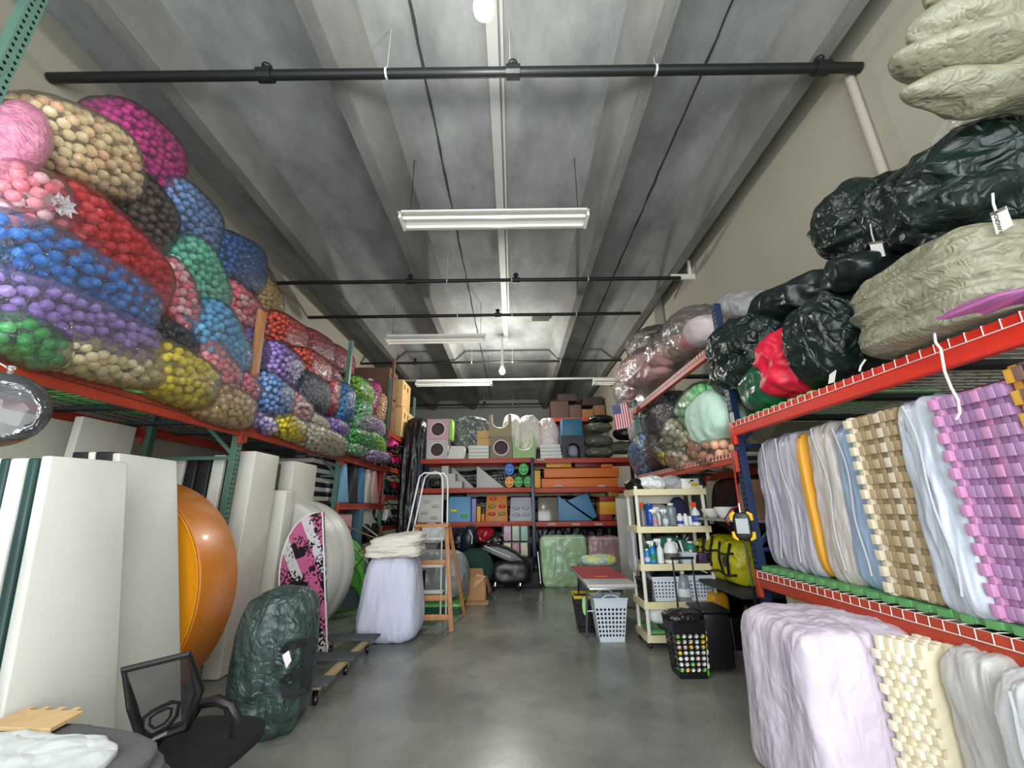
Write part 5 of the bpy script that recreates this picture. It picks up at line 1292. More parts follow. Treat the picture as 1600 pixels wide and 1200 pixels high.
BW = mat('bottle_white', (226, 228, 224), .35); BC = mat('bottle_clear', (190, 204, 210), .15, trans=.6); LB = mat('label_blue', (40, 70, 160), .5); LG = mat('label_green', (30, 130, 90), .5); LK = mat('label_grey_green', (92, 96, 82), .5, var=.2, vscale=90); LO = mat('label_orange', (220, 80, 34), .4)
BB = mat('bottle_blue', (30, 80, 180), .3); BT = mat('bottle_teal', (40, 130, 190), .3); LP_ = mat('label_pale', (200, 206, 220), .5, var=.15, vscale=70); LR = mat('label_rose', (196, 120, 130), .5)
GS2 = 'bottles on the upper shelf of the ivory unit'; GS3 = 'bottles on the middle shelf of the ivory unit'
# z 1.345
z = SH[3]
for args in (('spray_bottle', 'spray bottle with an orange neck and a blue label, right end of the upper shelf', 2.32, 5.50, z, .30, .055, 'spray', BW, LO, GS2, LB), ('spray_bottle', 'clear spray bottle with a rose label, first from the left on the upper shelf', 1.80, 5.50, z, .21, .035, 'spray', BC, BW, GS2, LR),
             ('spray_bottle', 'clear spray bottle with a pinkish label, third along on the upper shelf', 1.93, 5.50, z, .21, .038, 'spray', BC, BW, GS2, LP_), ('plastic_bottle', 'white bottle with a blue square label on the upper shelf', 2.115, 5.50, z, .15, .04, 'plain', BW, BW, GS2, LB),
             ('plastic_bottle', 'plain white bottle right of the blue labelled one', 2.19, 5.51, z, .15, .032, 'plain', BW, BW, GS2), ('spray_can', 'small white can with a red top band on the upper shelf', 2.25, 5.52, z, .12, .022, 'can', BW, LR, GS2),
             ('plastic_bottle', 'tall clear jar with a white lid behind the front bottles', 2.07, 5.66, z, .28, .07, 'plain', BC, BW, GS2), ('plastic_bottle', 'tall dark blue bottle at the back left of the upper shelf', 1.79, 5.66, z, .28, .055, 'plain', BB, BB, GS2),
             ('spray_bottle', 'bottle with an orange-red trigger at the left of the upper shelf', 1.67, 5.58, z, .31, .04, 'spray', mat('bottle_grey', (120, 118, 120), .4), LO, GS2), ('spray_bottle', 'tall pale spray bottle behind the clear ones', 1.88, 5.62, z, .24, .035, 'spray', BW, BW, GS2)):
    bottle(*args)
blob('plastic_wrap', FILM2, (1.95, 5.76, z + .13), (.13, 0, 0), (0, .08, 0), (0, 0, .13), p=2.4, amp=.03, seed=5, res=16, label='crumpled clear wrap at the back of the upper shelf', cat='wrap')
blob('cloth', mat('navy_cloth', (28, 30, 66), .9), (2.2, 5.74, z + .17), (.09, 0, 0), (0, .08, 0), (0, 0, .17), p=2.6, amp=.02, seed=6, res=14, label='dark navy cloth at the back of the upper shelf', cat='cloth')
z = SH[2]
for args in (('spray_bottle', 'white spray bottle in front of the gallon jug', 1.815, 5.50, z, .30, .04, 'spray', BW, BW, GS3), ('gallon_jug', 'white gallon jug with a dark striped label on the middle shelf', 1.955, 5.52, z, .29, .085, 'jug', BW, BW, GS3, LK),
             ('spray_bottle', 'blue and green labelled bottle with a white trigger on the middle shelf', 1.735, 5.54, z, .27, .045, 'spray', BT, BW, GS3, LG), ('plastic_bottle', 'small blue bottle at the left end of the middle shelf', 1.655, 5.51, z, .17, .035, 'plain', BT, BW, GS3, LP_),
             ('plastic_bottle', 'green bottle at the back of the middle shelf', 2.28, 5.70, z, .24, .06, 'plain', mat('bottle_green', (70, 140, 120), .3), BW, GS3), ('plastic_bottle', 'dark bottle behind the caddy on the middle shelf', 2.12, 5.68, z, .24, .05, 'plain', M_BLACK, M_BLACK, GS3)):
    bottle(*args)
basket('small_basket', 'small white caddy with brush handles on the middle shelf', (2.07, 2.25, 5.47, 5.62), .015, z + .001, z + .11, M_BASK, 7, 3, handles=False, cat='caddy', fill=.2)
t = thing('scrub_brush', 'white-handled brushes standing in the small caddy', 'brush', (2.14, 5.55, z + .02)); MB().beam((2.14, 5.55, z + .03), (2.09, 5.55, z + .26), .035, .02).build('handle', M_WHITE, t, bevel=.005); MB().beam((2.2, 5.55, z + .03), (2.22, 5.56, z + .15), .05, .02).build('bristle_block', M_WHITE, t, bevel=.005)
boxthing('storage_box', mat('plum_plastic', (74, 50, 82), .35), (2.285, 2.425, 5.475, 5.62, z + .001, z + .12), 'small plum box beside the caddy on the middle shelf', 'box', None, .008)
blob('cloth', mat('green_net', (60, 120, 100), .8, bump=.5, bscale=40), (2.02, 5.76, z + .13), (.3, 0, 0), (0, .08, 0), (0, 0, .14), p=2.6, amp=.04, seed=9, res=18, label='heap of green cleaning cloths at the back of the middle shelf', cat='cloth')
z = SH[1]
GBX = 'white holed baskets on the lower shelf of the ivory unit'
basket('storage_basket', 'white holed basket at the left of the lower shelf', (1.68, 2.0, 5.48, 5.72), .03, z + .001, z + .26, M_BASK, 7, 5, GBX, handles=False, band=.14, fill=.27, load=M_BLACK)
basket('storage_basket', 'white holed basket at the right of the lower shelf', (2.13, 2.42, 5.50, 5.74), .02, z + .001, z + .27, M_BASK, 7, 5, GBX, handles=False, band=.14, fill=.27, load=M_BLACK)
bottle('gallon_jug', 'clear gallon jug with a white label between the two holed baskets', 2.065, 5.52, z, .33, .075, 'jug', BC, BW, None, BW)
basket('storage_basket', 'black basket tucked at the left end of the lower shelf', (1.575, 1.67, 5.5, 5.84), .01, z + .001, z + .22, M_BLACK, 4, 4, None, handles=False)
blob('cloth', M_BLACK, (1.85, 5.6, z + .25), (.14, 0, 0), (0, .1, 0), (0, 0, .05), p=2.6, amp=.03, seed=9, res=14, label='black cloth heaped in the left holed basket', cat='cloth')
blob('cloth', M_BLACK, (2.27, 5.62, z + .27), (.13, 0, 0), (0, .1, 0), (0, 0, .05), p=2.6, amp=.03, seed=10, res=14, label='black bag heaped in the right holed basket', cat='cloth')
MB().cbox((2.3, 5.56, z + .335), (.16, .1, .012), Matrix.Rotation(.4, 3, 'Y')).build('folded_paper', M_WHITE, label='folded white sheet on top of the right holed basket', cat='paper')
MB().prism([(0, 0), (.2, 0), (.1, .16)], (1.86, 5.76, z + .2), (1, 0, 0), (0, 0, 1), (0, .1, 0)).build('grey_wedge', mat('grey_wedge', (140, 136, 132), .6), label='small grey angled box behind the left holed basket', cat='box')
z = SH[0]
blob('plastic_bag', M_WPL, (1.86, 5.62, z + .21), (.25, 0, 0), (0, .12, 0), (0, 0, .12), p=3, amp=.02, freq=(5, 5, 5), seed=12, res=20, label='white plastic bag hanging in the bottom of the ivory unit', cat='bag')
boxthing('foam_mat', GREENM, (1.60, 2.40, 5.49, 5.86, z + .001, z + .03), 'green mat lining the bottom shelf of the ivory unit', 'mat')
blob('cloth', mat('charcoal_cloth', (52, 50, 54), .9), (1.86, 5.62, z + .08), (.12, 0, 0), (0, .1, 0), (0, 0, .06), p=2.4, amp=.03, seed=13, res=14, label='charcoal cloth on the bottom shelf mat', cat='cloth')
blob('cloth', mat('navy_cloth', (28, 30, 66), .9), (2.2, 5.66, z + .24), (.16, 0, 0), (0, .1, 0), (0, 0, .09), p=2.4, amp=.03, seed=14, res=14, label='navy cloth bundle low in the ivory unit', cat='cloth')
z = SH[4]
blob('plastic_bag', M_WPL, (1.84, 5.66, z + .075), (.17, 0, 0), (0, .14, 0), (0, 0, .07), p=2.3, amp=.05, freq=(7, 7, 7), seed=15, res=22, label='crumpled white bag on top of the ivory unit', cat='bag')
blob('plastic_bag', M_BLACK, (1.64, 5.7, z + .06), (.1, 0, 0), (0, .14, 0), (0, 0, .06), p=2.3, amp=.04, freq=(8, 8, 8), seed=16, res=16, label='black bag at the left end on top of the ivory unit', cat='bag')
blob('plastic_wrap', FILM2, (2.12, 5.64, z + .08), (.13, 0, 0), (0, .12, 0), (0, 0, .08), p=2.4, amp=.03, freq=(8, 8, 8), seed=17, res=16, label='clear wrap beside the white carton on the ivory unit', cat='wrap')
t = thing('small_carton', 'small white carton with yellow print on top of the ivory unit', 'box', (2.31, 5.6, z)); MB().box(2.2, 2.42, 5.5, 5.68, z + .001, z + .13).build('body', M_WHITE, t, bevel=.004)
q = MB(); q.cbox((2.36, 5.498, z + .05), (.09, .003, .045)); q.cbox((2.30, 5.498, z + .08), (.03, .003, .025)); q.build('yellow_print', mat('print_yellow', (216, 176, 30), .6), t, kind='stuff')
MB().cbox((2.33, 5.498, z + .10), (.04, .003, .02)).build('black_print', M_BLACK, t)
blob('clear_apron', FILM2, (1.50, 5.62, 1.05), (.02, 0, 0), (0, .12, 0), (0, 0, .24), p=5, amp=.02, seed=18, res=14, label='clear plastic sheet hanging on the left side of the ivory unit', cat='sheet')

# tall pale board and things beyond
boxthing('tall_board', mat('pale_board', (178, 176, 166), .6), (1.80, 2.10, 7.5, 7.56, .003, 1.72), 'tall pale board standing behind the ivory unit', 'board')
# ---------------------------------------------------------------- black hamper with balls, trolley
hx = (1.55, 1.87, 4.55, 4.85)
t = basket('laundry_hamper', 'tall black hamper with oval holes showing coloured balls inside', hx, .03, .003, .50, M_BLACK, 5, 7, band=.22, fill=.40, cat='hamper')
rn = random.Random(3); HB = [(224, 224, 220), (230, 226, 220), (228, 228, 228), (112, 196, 70), (220, 222, 216), (226, 206, 60), (236, 196, 196), (214, 224, 214)]
k = 0; o0 = org(t)
for iz in range(7):
    for ix in range(5):
        for iy in (0, 1):
            x = hx[0] + .062 + ix * .064 * (.9 + .012 * iz); y = hx[2] + .062 + iy * .065; zz = .045 + iz * .058
            o = bpy.data.objects.new('ball', ball_mesh(rn.choice(HB), 2)); COL.objects.link(o); o.parent = t; o.location = Vector((x + .008 * (iz % 2), y, zz)) - o0
blob('lid_bag', mat('black_bagging', (24, 24, 27), .3, bump=.6, bscale=14, kind='crinkle'), (1.7, 4.68, .52), (.19, 0, 0), (0, .14, 0), (0, 0, .05), t, p=2.6, amp=.02, freq=(8, 8, 8), seed=22, res=18)
MB().box(1.64, 1.70, 4.56, 4.62, .555, .567).build('red_scrap', mat('red_scrap', (190, 40, 50), .5), label='red and grey scrap lying on the black hamper', cat='scrap')
t = thing('trolley_box', 'black box trolley with a raised handle beside the hamper', 'trolley', (2.02, 4.85, 0))
MB().box(1.90, 2.17, 4.66, 5.02, .05, .54).build('box', M_BLACK, t, bevel=.02); MB().box(1.885, 2.185, 4.645, 5.035, .54, .575).build('lid', M_BLACK, t, bevel=.01)
for x in (1.80, 2.02): MB().tube([(x, 5.05, .1), (x - .0, 5.05, 1.02)], .011, 8).build('handle_tube', M_BLACK, t, smooth=True)
MB().tube([(1.78, 5.05, 1.02), (2.04, 5.05, 1.02)], .014, 8).build('handle_grip', M_BLACK, t, smooth=True)
MB().tube([(2.18, 4.66, .04), (2.18, 4.66, .50)], .006, 6).build('edge_strip', M_CHROME, t)
for x in (1.92, 2.15): MB().lathe([(.02, -.015), (.048, -.015), (.05, 0), (.048, .015), (.02, .015)], (x, 5.0, .05), 16, (1, 0, 0)).build('wheel', M_BLACK, t)

# ---------------------------------------------------------------- hanging scale
t = thing('hanging_scale', 'black and yellow hanging scale with a grey screen on a red rope', 'scale', at(1160, 850, x=2.10)); M_SY = mat('scale_yellow', (236, 190, 40), .4)
cx = at(1160, 822, x=2.10); U_ = Vector((0, -1, 0)) * .5 + Vector((.86, 0, 0)); U_.normalize(); N_ = Vector((-.5, -.86, 0)).normalized()
oct_ = [(-.045, .12), (.045, .12), (.07, .075), (.07, -.075), (.045, -.12), (-.045, -.12), (-.07, -.075), (-.07, .075)]
MB().prism(oct_, cx, U_, (0, 0, 1), -N_ * .05).build('body', M_BLACK, t, bevel=.012)
MB().prism([(-.05, -.065), (.05, -.065), (.05, .065), (-.05, .065)], cx + N_ * .001, U_, (0, 0, 1), N_ * .005).build('screen', mat('lcd_grey', (158, 164, 160), .3), t)
for sx_, sz_ in ((-1, 1), (1, 1), (-1, -1), (1, -1)):
    c = cx - N_ * .025; pts = [c + U_ * (sx_ * .048) + Vector((0, 0, sz_ * .12)), c + U_ * (sx_ * .078) + Vector((0, 0, sz_ * .10)), c + U_ * (sx_ * .085) + Vector((0, 0, sz_ * .05))]
    MB().tube(pts, [.014, .020, .014], 8).build('grip', M_SY, t, smooth=True)
MB().tube([cx + Vector((0, 0, .12)), cx + Vector((0, 0, .2))], .008, 8).build('top_hook', M_CHROME, t)
MB().tube([cx + Vector((0, 0, -.13)), at(1168, 870, x=2.13), at(1176, 915, x=2.16)], .010, 8).build('lower_rod', M_CHROME, t, smooth=True)
MB().tube([at(1176, 915, x=2.16), at(1181, 945, x=2.18)], .013, 8).build('rod_end', M_BLACK, t, smooth=True)
MB().tube([at(1148, 738, x=2.12), at(1150, 755, x=2.12), at(1153, 775, x=2.11), at(1155, 790, x=2.10), at(1142, 796, x=2.10), at(1132, 812, x=2.1), at(1140, 820, x=2.1)], .008, 6).build('red_rope', mat('red_rope', (170, 36, 40), .8, bump=.5, bscale=90), smooth=True, label='red rope from the beam holding the hanging scale', cat='rope')

# ---------------------------------------------------------------- yellow backpacks under the second right bay
M_YB = mat('acid_yellow_vinyl', (186, 180, 26), .4, bump=.7, bscale=9, kind='crease')
MB().box(2.25, 3.2, 4.5, 6.9, .70, .735).build('low_shelf', M_DKDECK, label='dark low shelf board under the second right bay', cat='shelf')
for i, (y, s, lab) in enumerate(((5.05, 1., 'acid yellow padded pack with a black disc, nearest the scale'), (5.45, 1.05, 'acid yellow padded pack in the middle of the low shelf'), (5.9, .9, 'acid yellow padded pack farthest on the low shelf'))):
    t = thing('yellow_pack', lab, 'pack', (2.6, y, .74), 'acid yellow packs on the low shelf')
    blob('body', M_YB, (2.6, y, .74 + .23 * s), (.2, 0, 0), (0, .20 * s, 0), (0, 0, .23 * s), t, p=3, amp=.03, freq=(5, 5, 5), seed=i + 80, res=22)
    MB().lathe([(.001, .012), (.05, .01), (.055, 0)], (2.385, y - .02, .98), 16, (-1, 0, 0), cap=False).build('disc', M_BLACK, t)
    for dz in (.86, 1.08): MB().tube([(2.40, y - .19 * s, dz), (2.385, y, dz - .03), (2.40, y + .19 * s, dz)], .013, 6).build('strap', M_BLACK, t, smooth=True)
    for dy in (-.12, .12): MB().tube([(2.42, y + dy, 1.18 * s), (2.375, y + dy * .8, 1.0 * s), (2.385, y + dy * .5, .85 * s)], .016, 6).build('strap', M_BLACK, t, smooth=True)
blob('yellow_case', mat('amber_case', (226, 166, 34), .4), (2.45, 5.55, .47), (.12, 0, 0), (0, .13, 0), (0, 0, .12), p=4, amp=.0, seed=1, res=10, label='small amber case below the yellow packs', cat='case')
boxthing('storage_bin', M_BLACK, (2.35, 3.1, 5.35, 6.7, .003, .345), 'black bin on the floor below the amber case', 'bin', None, .02)
blob('black_bag', mat('black_bagging', (24, 24, 27), .3, bump=.6, bscale=14, kind='crinkle'), (2.75, 4.75, .3), (.3, 0, 0), (0, .35, 0), (0, 0, .3), p=3, amp=.06, freq=(4, 4, 4), seed=91, res=22, label='black bag on the floor beside the navy post', cat='bag')
MB().box(2.3, 3.2, 4.3, 7.0, 1.42, 1.45).build('upper_shelf_board', mat('grey_shelf', (150, 150, 146), .5), label='grey shelf board above the yellow packs', cat='shelf')
for y, r, h, lab in ((5.0, .11, .12, 'white bowl on the grey shelf board, nearer'), (5.3, .13, .1, 'white bowl on the grey shelf board, farther')):
    MB().lathe([(r * .5, 0), (r * .9, h * .6), (r, h), (r * .94, h), (r * .8, h * .55), (.001, .015)], (2.45, y, 1.452), 24, cap=False).build('bowl', M_WHITE, smooth=True, label=lab, cat='bowl', group='white bowls on the grey shelf')
MB().prism([(0, 0), (.34, 0), (.30, .34), (.14, .40)], (2.42, 4.3, 1.452), (0, 1, 0), (0, 0, 1), (.2, 0, 0)).build('paper_sack', mat('brown_sack', (150, 116, 82), .8), bevel=.01, label='brown paper sack on the grey shelf near the navy post', cat='sack')
blob('plastic_sheet', M_BPL, (3.36, 5.7, 1.0), (.05, 0, 0), (0, 1.5, 0), (0, 0, 1.0), p=6, amp=.03, freq=(3, 5, .8), seed=95, res=24, label='dark backdrop added against the wall behind the second right bay, standing in for dark clutter', cat='sheet')  # added dark backdrop: hides the beige wall where dark clutter belongs
for i, (x, y, w, h, d, lab) in enumerate(((2.75, 6.25, .3, .28, .3, 'dark bag on the low shelf behind the ivory unit, nearer'), (2.8, 6.7, .3, .25, .2, 'dark bag on the low shelf behind the ivory unit, farther'))):
    blob('black_bag', M_TK if False else M_BPL, (x, y, .74 + h), (w, 0, 0), (0, d, 0), (0, 0, h), p=2.8, amp=.05, freq=(5, 5, 5), seed=96 + i, res=20, label=lab, cat='bag')
blob('fabric_heap', M_BPL, (.9, 10.72, .58), (2.1, 0, 0), (0, .12, 0), (0, 0, .56), p=6, amp=.05, freq=(4, 3, 1.5), seed=99, res=30, label='dark backdrop added under the lowest shelf of the back rack', cat='sheeting')  # dark filler added to keep the space under this shelf dark
for i in range(9):
    MB().beam((.75 + i * .19, 10.2, .95), (.9 + i * .19, 10.5, 1.17), .035, .02).build('metal_strip', M_CHROME, label='shiny slanting strip stacked above the pale green wrapped mat, %s from the left' % ['first', 'second', 'third', 'fourth', 'fifth', 'sixth', 'seventh', 'eighth', 'ninth'][i], cat='strip', group='slanting strips under the lowest back shelf')
boxthing('storage_bin', mat('grey_bin', (96, 98, 100), .5), (.6, 2.7, 9.98, 10.5, .003, .93), 'long grey bin under the right half of the back rack', 'bin', None, .02)
blob('plastic_sheet', M_BPL, (3.12, 9.0, 1.4), (.09, 0, 0), (0, .75, 0), (0, 0, 1.4), p=6, amp=.04, freq=(3, 5, .5), seed=97, res=24, label='tall dark backdrop added between the back rack and the right wall', cat='sheet')  # backdrop added to darken the gap where beige wall showed through
# wall of dark clutter under the far end of the bay
blob('black_bag', M_BPL, (2.8, 7.0, .55), (.4, 0, 0), (0, .3, 0), (0, 0, .55), p=3, amp=.07, freq=(4, 4, 4), seed=92, res=22, label='tall black bag on the floor at the end of the second right bay', cat='bag')

# ---------------------------------------------------------------- back rack contents
Yb = 9.93


def zx(px_, py_, y=Yb): return at(px_, py_, y=y)


def pbox(name, label, cat, m, L_, T_, R_, B_, y0=Yb, dep=.5, group=None, z0=None, bevel=.015, parent=None):
    a = zx(L_, T_, y0); b = zx(R_, B_, y0); zb = z0 if z0 is not None else b.z
    return MB().box(a.x, b.x, y0, y0 + dep, zb, a.z).build(name, m, parent, bevel=bevel, label=label, cat=cat, group=group)


def V_(n, c): return mat('vinyl_' + n, c, .5)


Z3, Z2, Z1 = 2.705, 2.025, 1.275


def holed_cube(label, L_, T_, R_, z0, m, inner, y0=Yb, dep=.45, ztop=None, group=None):
    a = zx(L_, T_, y0); b = zx(R_, T_, y0); z1 = ztop or a.z; w = b.x - a.x; h = z1 - z0; t = thing('play_cube', label, 'block', ((a.x + b.x) / 2, y0 + dep / 2, z0), group)
    cx_, cz_ = (a.x + b.x) / 2, (z0 + z1) / 2; r = min(w, h) * .34; q = MB(); n = 24; vs = []
    for y in (y0, y0 + dep):
        for k_ in range(n):
            an = 2 * pi * k_ / n + pi / n; s = 1 / max(abs(cos(an)), abs(sin(an))); vs.append((cx_ + cos(an) * s * w / 2, y, cz_ + sin(an) * s * h / 2))
        for k_ in range(n):
            an = 2 * pi * k_ / n + pi / n; vs.append((cx_ + cos(an) * r, y, cz_ + sin(an) * r))
    # square corners kept exact
    for y in (y0, y0 + dep):
        vs += [(cx_ + sx_ * w / 2, y, cz_ + sz_ * h / 2) for sx_, sz_ in ((1, 1), (-1, 1), (-1, -1), (1, -1))]
    fs = []
    for s_ in (0, 1):
        o = s_ * 2 * n
        for k_ in range(n): fs.append((o + k_, o + (k_ + 1) % n, o + n + (k_ + 1) % n, o + n + k_))
        for j, k_ in enumerate((2, 8, 14, 20)): fs.append((o + k_, 4 * n + s_ * 4 + j, o + (k_ + 1) % n))
    for k_ in range(n): fs.append((n + k_, n + (k_ + 1) % n, 3 * n + (k_ + 1) % n, 3 * n + k_))
    c0 = 4 * n
    fs += [(c0, c0 + 1, c0 + 5, c0 + 4), (c0 + 1, c0 + 2, c0 + 6, c0 + 5), (c0 + 2, c0 + 3, c0 + 7, c0 + 6), (c0 + 3, c0, c0 + 4, c0 + 7)]
    q.add(vs, fs); q.build('body', m, t)
    MB().tube([(cx_ + cos(2 * pi * k_ / n) * r, y0 - .002, cz_ + sin(2 * pi * k_ / n) * r) for k_ in range(n)], .014, 6, closed=True).build('hole_trim', M_WHITE, t, smooth=True)
    MB().lathe([(.001, 0), (r * .98, 0)], (cx_, y0 + .1, cz_), 24, (0, 1, 0), cap=False).build('net', mat('dark_net', inner, .8), t)
    return t


def u_block(label, L_, T_, R_, z0, m, y0=Yb, dep=.45, inner=None, arch=False):
    a = zx(L_, T_, y0); b = zx(R_, T_, y0); w = b.x - a.x; h = a.z - z0; t = thing('play_block', label, 'block', ((a.x + b.x) / 2, y0 + dep / 2, z0)); r = w * (.36 if not arch else .30)
    if not arch: pts = [(-w / 2, 0), (w / 2, 0), (w / 2, h), (r, h)] + [(r * cos(an), h - .30 * h - r * .9 * sin(an)) for an in [pi * k_ / 12 for k_ in range(13)]] + [(-r, h), (-w / 2, h)]
    else: pts = [(-w / 2, 0), (-r, 0)] + [(-r * cos(an), .4 * h + r * .9 * sin(an)) for an in [pi * k_ / 12 for k_ in range(13)]] + [(r, 0), (w / 2, 0), (w / 2, h), (-w / 2, h)]
    MB().prism(pts, ((a.x + b.x) / 2, y0, z0), (1, 0, 0), (0, 0, 1), (0, dep, 0)).build('body', m, t)
    ed = pts[3:18] if not arch else pts[1:16]
    MB().tube([((a.x + b.x) / 2 + p[0], y0 - .002, z0 + p[1]) for p in ed], .014, 6).build('edge_trim', inner or M_WHITE, t, smooth=True)
    return t


PKC = V_('dusty_pink', (206, 164, 172)); GYC = V_('light_grey', (192, 188, 182)); TNC = V_('khaki', (150, 134, 90)); BRC = V_('taupe', (130, 108, 84)); GNC = V_('sage', (150, 184, 116)); TLC = V_('teal', (44, 108, 136)); BKC = V_('black', (34, 38, 46))
m_ = zx(680, 687).z
holed_cube('dusty pink cube with a round netted hole, top left on the back rack', 668, 655, 702, m_ + .003, PKC, (84, 60, 66))
holed_cube('light grey cube with a round netted hole under the pink one', 667, 687, 700, Z3, GYC, (90, 88, 84), ztop=m_)
pbox('foam_wedge', 'white and green upright piece right of the pink cube', 'wedge', V_('lime', (150, 206, 96)), 702, 655, 706, 687, dep=.4, z0=m_ + .003)
a = zx(700, 690); MB().prism([(0, 0), (.42, 0), (.42, .31), (.09, .33)], (a.x - .02, Yb, Z3), (1, 0, 0), (0, 0, 1), (0, .5, 0)).build('foam_block', M_SW, bevel=.01, label='white block with a sloping side right of the grey cube', cat='block')
for k_ in range(4):
    pbox('foam_plank', 'white foam step in the small stack left of the taupe cube, %s' % ['bottom', 'second', 'third', 'top'][k_], 'step', M_SW, 733, 0, 764, 0, dep=.5) if False else MB().box(zx(732, 700).x, zx(764, 700).x, Yb + .01 * (k_ % 2), Yb + .5, Z3 + k_ * .085, Z3 + k_ * .085 + .08).build('foam_step', M_SW, bevel=.012, label='white foam step in the small stack left of the taupe cube, %s' % ['bottom', 'second', 'third', 'top'][k_], cat='step', group='white foam steps on the back rack')
for k_ in range(2):
    z0 = Z3 + .35 + k_ * .19; MB().box(zx(744, 700).x, zx(766, 700).x, Yb + .2, Yb + .6, z0, z0 + .185).build('small_carton', M_CARDY, bevel=.006, label='small cardboard carton behind the white steps, %s' % ['lower', 'upper'][k_], cat='box', group='small cartons on the back rack')
MB().box(zx(744, 700).x, zx(766, 700).x, Yb + .52, Yb + .6, Z3, Z3 + .345).build('foam_block', M_SW, label='white block under the small cartons', cat='block')
blob('plastic_bundle', mat('grey_sheeting', (96, 100, 100), .25, spec=.7, bump=.8, bscale=8, kind='crinkle', dist=.04), zx(735, 682, Yb + .75) + Vector((0, 0, .05)), (.48, 0, 0), (0, .22, 0), (0, 0, .42), p=3, amp=.08, freq=(4, 4, 4), seed=101, res=24, label='grey plastic bundle behind the white foam blocks', cat='bundle')
m_ = zx(780, 682).z
u_block('khaki block with a deep U-shaped cut, on the taupe cube', 764, 648, 799, m_ + .003, TNC)
holed_cube('taupe cube with a round hole under the khaki block', 766, 682, 800, Z3, BRC, (90, 40, 50), ztop=m_)
u_block('sage green block with a U-shaped cut', 801, 682, 836, Z3, GNC)
GWB = 'white bags standing on the back rack'
for i, (L_, T_, R_, yy, lab) in enumerate(((787, 646, 813, .55, 'round white bag behind the khaki block'), (811, 648, 843, .5, 'white and pink wrapped bag behind the sage block'), (843, 652, 870, .5, 'white bag with red piping behind the stacked white slabs'))):
    a = zx(L_, T_, Yb + yy); b = zx(R_, T_, Yb + yy); hh = (a.z - Z3) / 2
    blob('cloth_bag', mat('bag_white_%d' % i, ((226, 224, 216), (216, 208, 198), (222, 204, 200))[i], .4, bump=.6, bscale=12, kind='crinkle', dist=.03), ((a.x + b.x) / 2, Yb + yy + .2, Z3 + hh), ((b.x - a.x) / 2 + .02, 0, 0), (0, .2, 0), (0, 0, hh), p=2.8, amp=.04, freq=(5, 5, 3), seed=103 + i, res=22, label=lab, cat='bag', group=GWB)
t = bottle('dark_bottle', 'slim black bottle beside the sage block', zx(841, 700).x, Yb + .1, Z3, .28, .035, 'plain', M_BLACK, M_BLACK, None)
for k_ in range(4):
    z0 = Z3 + k_ * .085; MB().box(zx(844, 700).x, zx(878 - k_ * .8, 700).x, Yb + .01 * (k_ % 2), Yb + .5, z0, z0 + .08).build('foam_slab', M_SW, bevel=.01, label='off-white foam slab stacked left of the black arch, %s' % ['bottom', 'second', 'third', 'top'][k_], cat='slab', group='off-white foam slabs on the back rack')
m_ = zx(890, 681).z
pbox('play_cube', 'teal cube on top of the black arch block', 'block', TLC, 878, 654, 911, 681, z0=m_ + .003, dep=.45)
u_block('black block with an arch opening under the teal cube', 877, 681, 912, Z3, BKC, arch=True, inner=M_BLACK)
blob('cloth_bag', mat('lilac_grey_cloth', (150, 150, 168), .7), zx(895, 704, Yb + .25) + Vector((0, 0, -.02)), (.11, 0, 0), (0, .1, 0), (0, 0, .13), p=2.5, amp=.03, seed=110, res=14, label='lilac grey bag inside the black arch', cat='bag')
M_OLV = mat('olive_sacking', (96, 96, 84), .35, spec=.6, bump=.7, bscale=10, kind='crinkle', dist=.03); GO = 'olive-grey filled sacks at the right of the back rack'
for i, (c, w, h, dy, lab) in enumerate((((936, 707), .36, .12, 0, 'olive-grey sack at the bottom left of the sack pile'), ((934, 690), .34, .12, .05, 'shiny olive-grey sack second from the bottom, left'), ((935, 669), .34, .11, .1, 'olive-grey sack third up under the dark one'), ((938, 656), .30, .09, .2, 'dark olive sack on top of the pile'),
                                        ((972, 700), .32, .14, .05, 'black-olive sack at the bottom right of the pile'), ((978, 678), .30, .13, .0, 'black sack with silver glints behind the flag'), ((995, 700), .26, .2, .35, 'black sack at the end of the back rack'))):
    blob('filled_sack', M_OLV if i not in (3, 5, 6) else M_BPL, zx(*c, Yb + .2 + dy), (w, 0, 0), (0, .26, 0), (0, 0, h), p=2.4, amp=.035, freq=(4, 4, 7), seed=111 + i, res=22, label=lab, cat='sack', group=GO)
# level 2
t = thing('black_toys', 'tangle of black and silver wheeled toy on the middle shelf of the back rack', 'toy', (zx(680, 760).x, Yb + .2, Z2)); q = MB()
for k_ in range(4): MB().tube(arc((zx(675 + k_ * 4, 752).x, Yb + .05 + .06 * k_, Z2 + .17), .09, 0, 2 * pi, 16), .012, 6).build('wheel', M_BLACK, t, smooth=True)
MB().tube([zx(671, 740, Yb + .1), zx(681, 736, Yb + .1), zx(691, 744, Yb + .1)], .014, 6).build('handle', M_CHROME, t, smooth=True); blob('bag_body', M_BPL, zx(681, 755, Yb + .3), (.16, 0, 0), (0, .14, 0), (0, 0, .12), t, p=2.5, amp=.02, seed=4, res=12)
a = zx(690, 728); sw = (zx(723, 728).x - a.x) / 3; sh = (a.z - Z2) / 3
pts = [(0, 0), (3 * sw, 0), (3 * sw, sh), (2 * sw, sh), (2 * sw, 2 * sh), (sw, 2 * sh), (sw, 3 * sh), (0, 3 * sh)]
MB().prism(pts, (a.x, Yb, Z2), (1, 0, 0), (0, 0, 1), (0, .35, 0)).build('step_block', GYC, bevel=.008, label='pale grey foam stair block with three steps', cat='block')
GR_ = 'pale grey triangular ramps on the back rack'
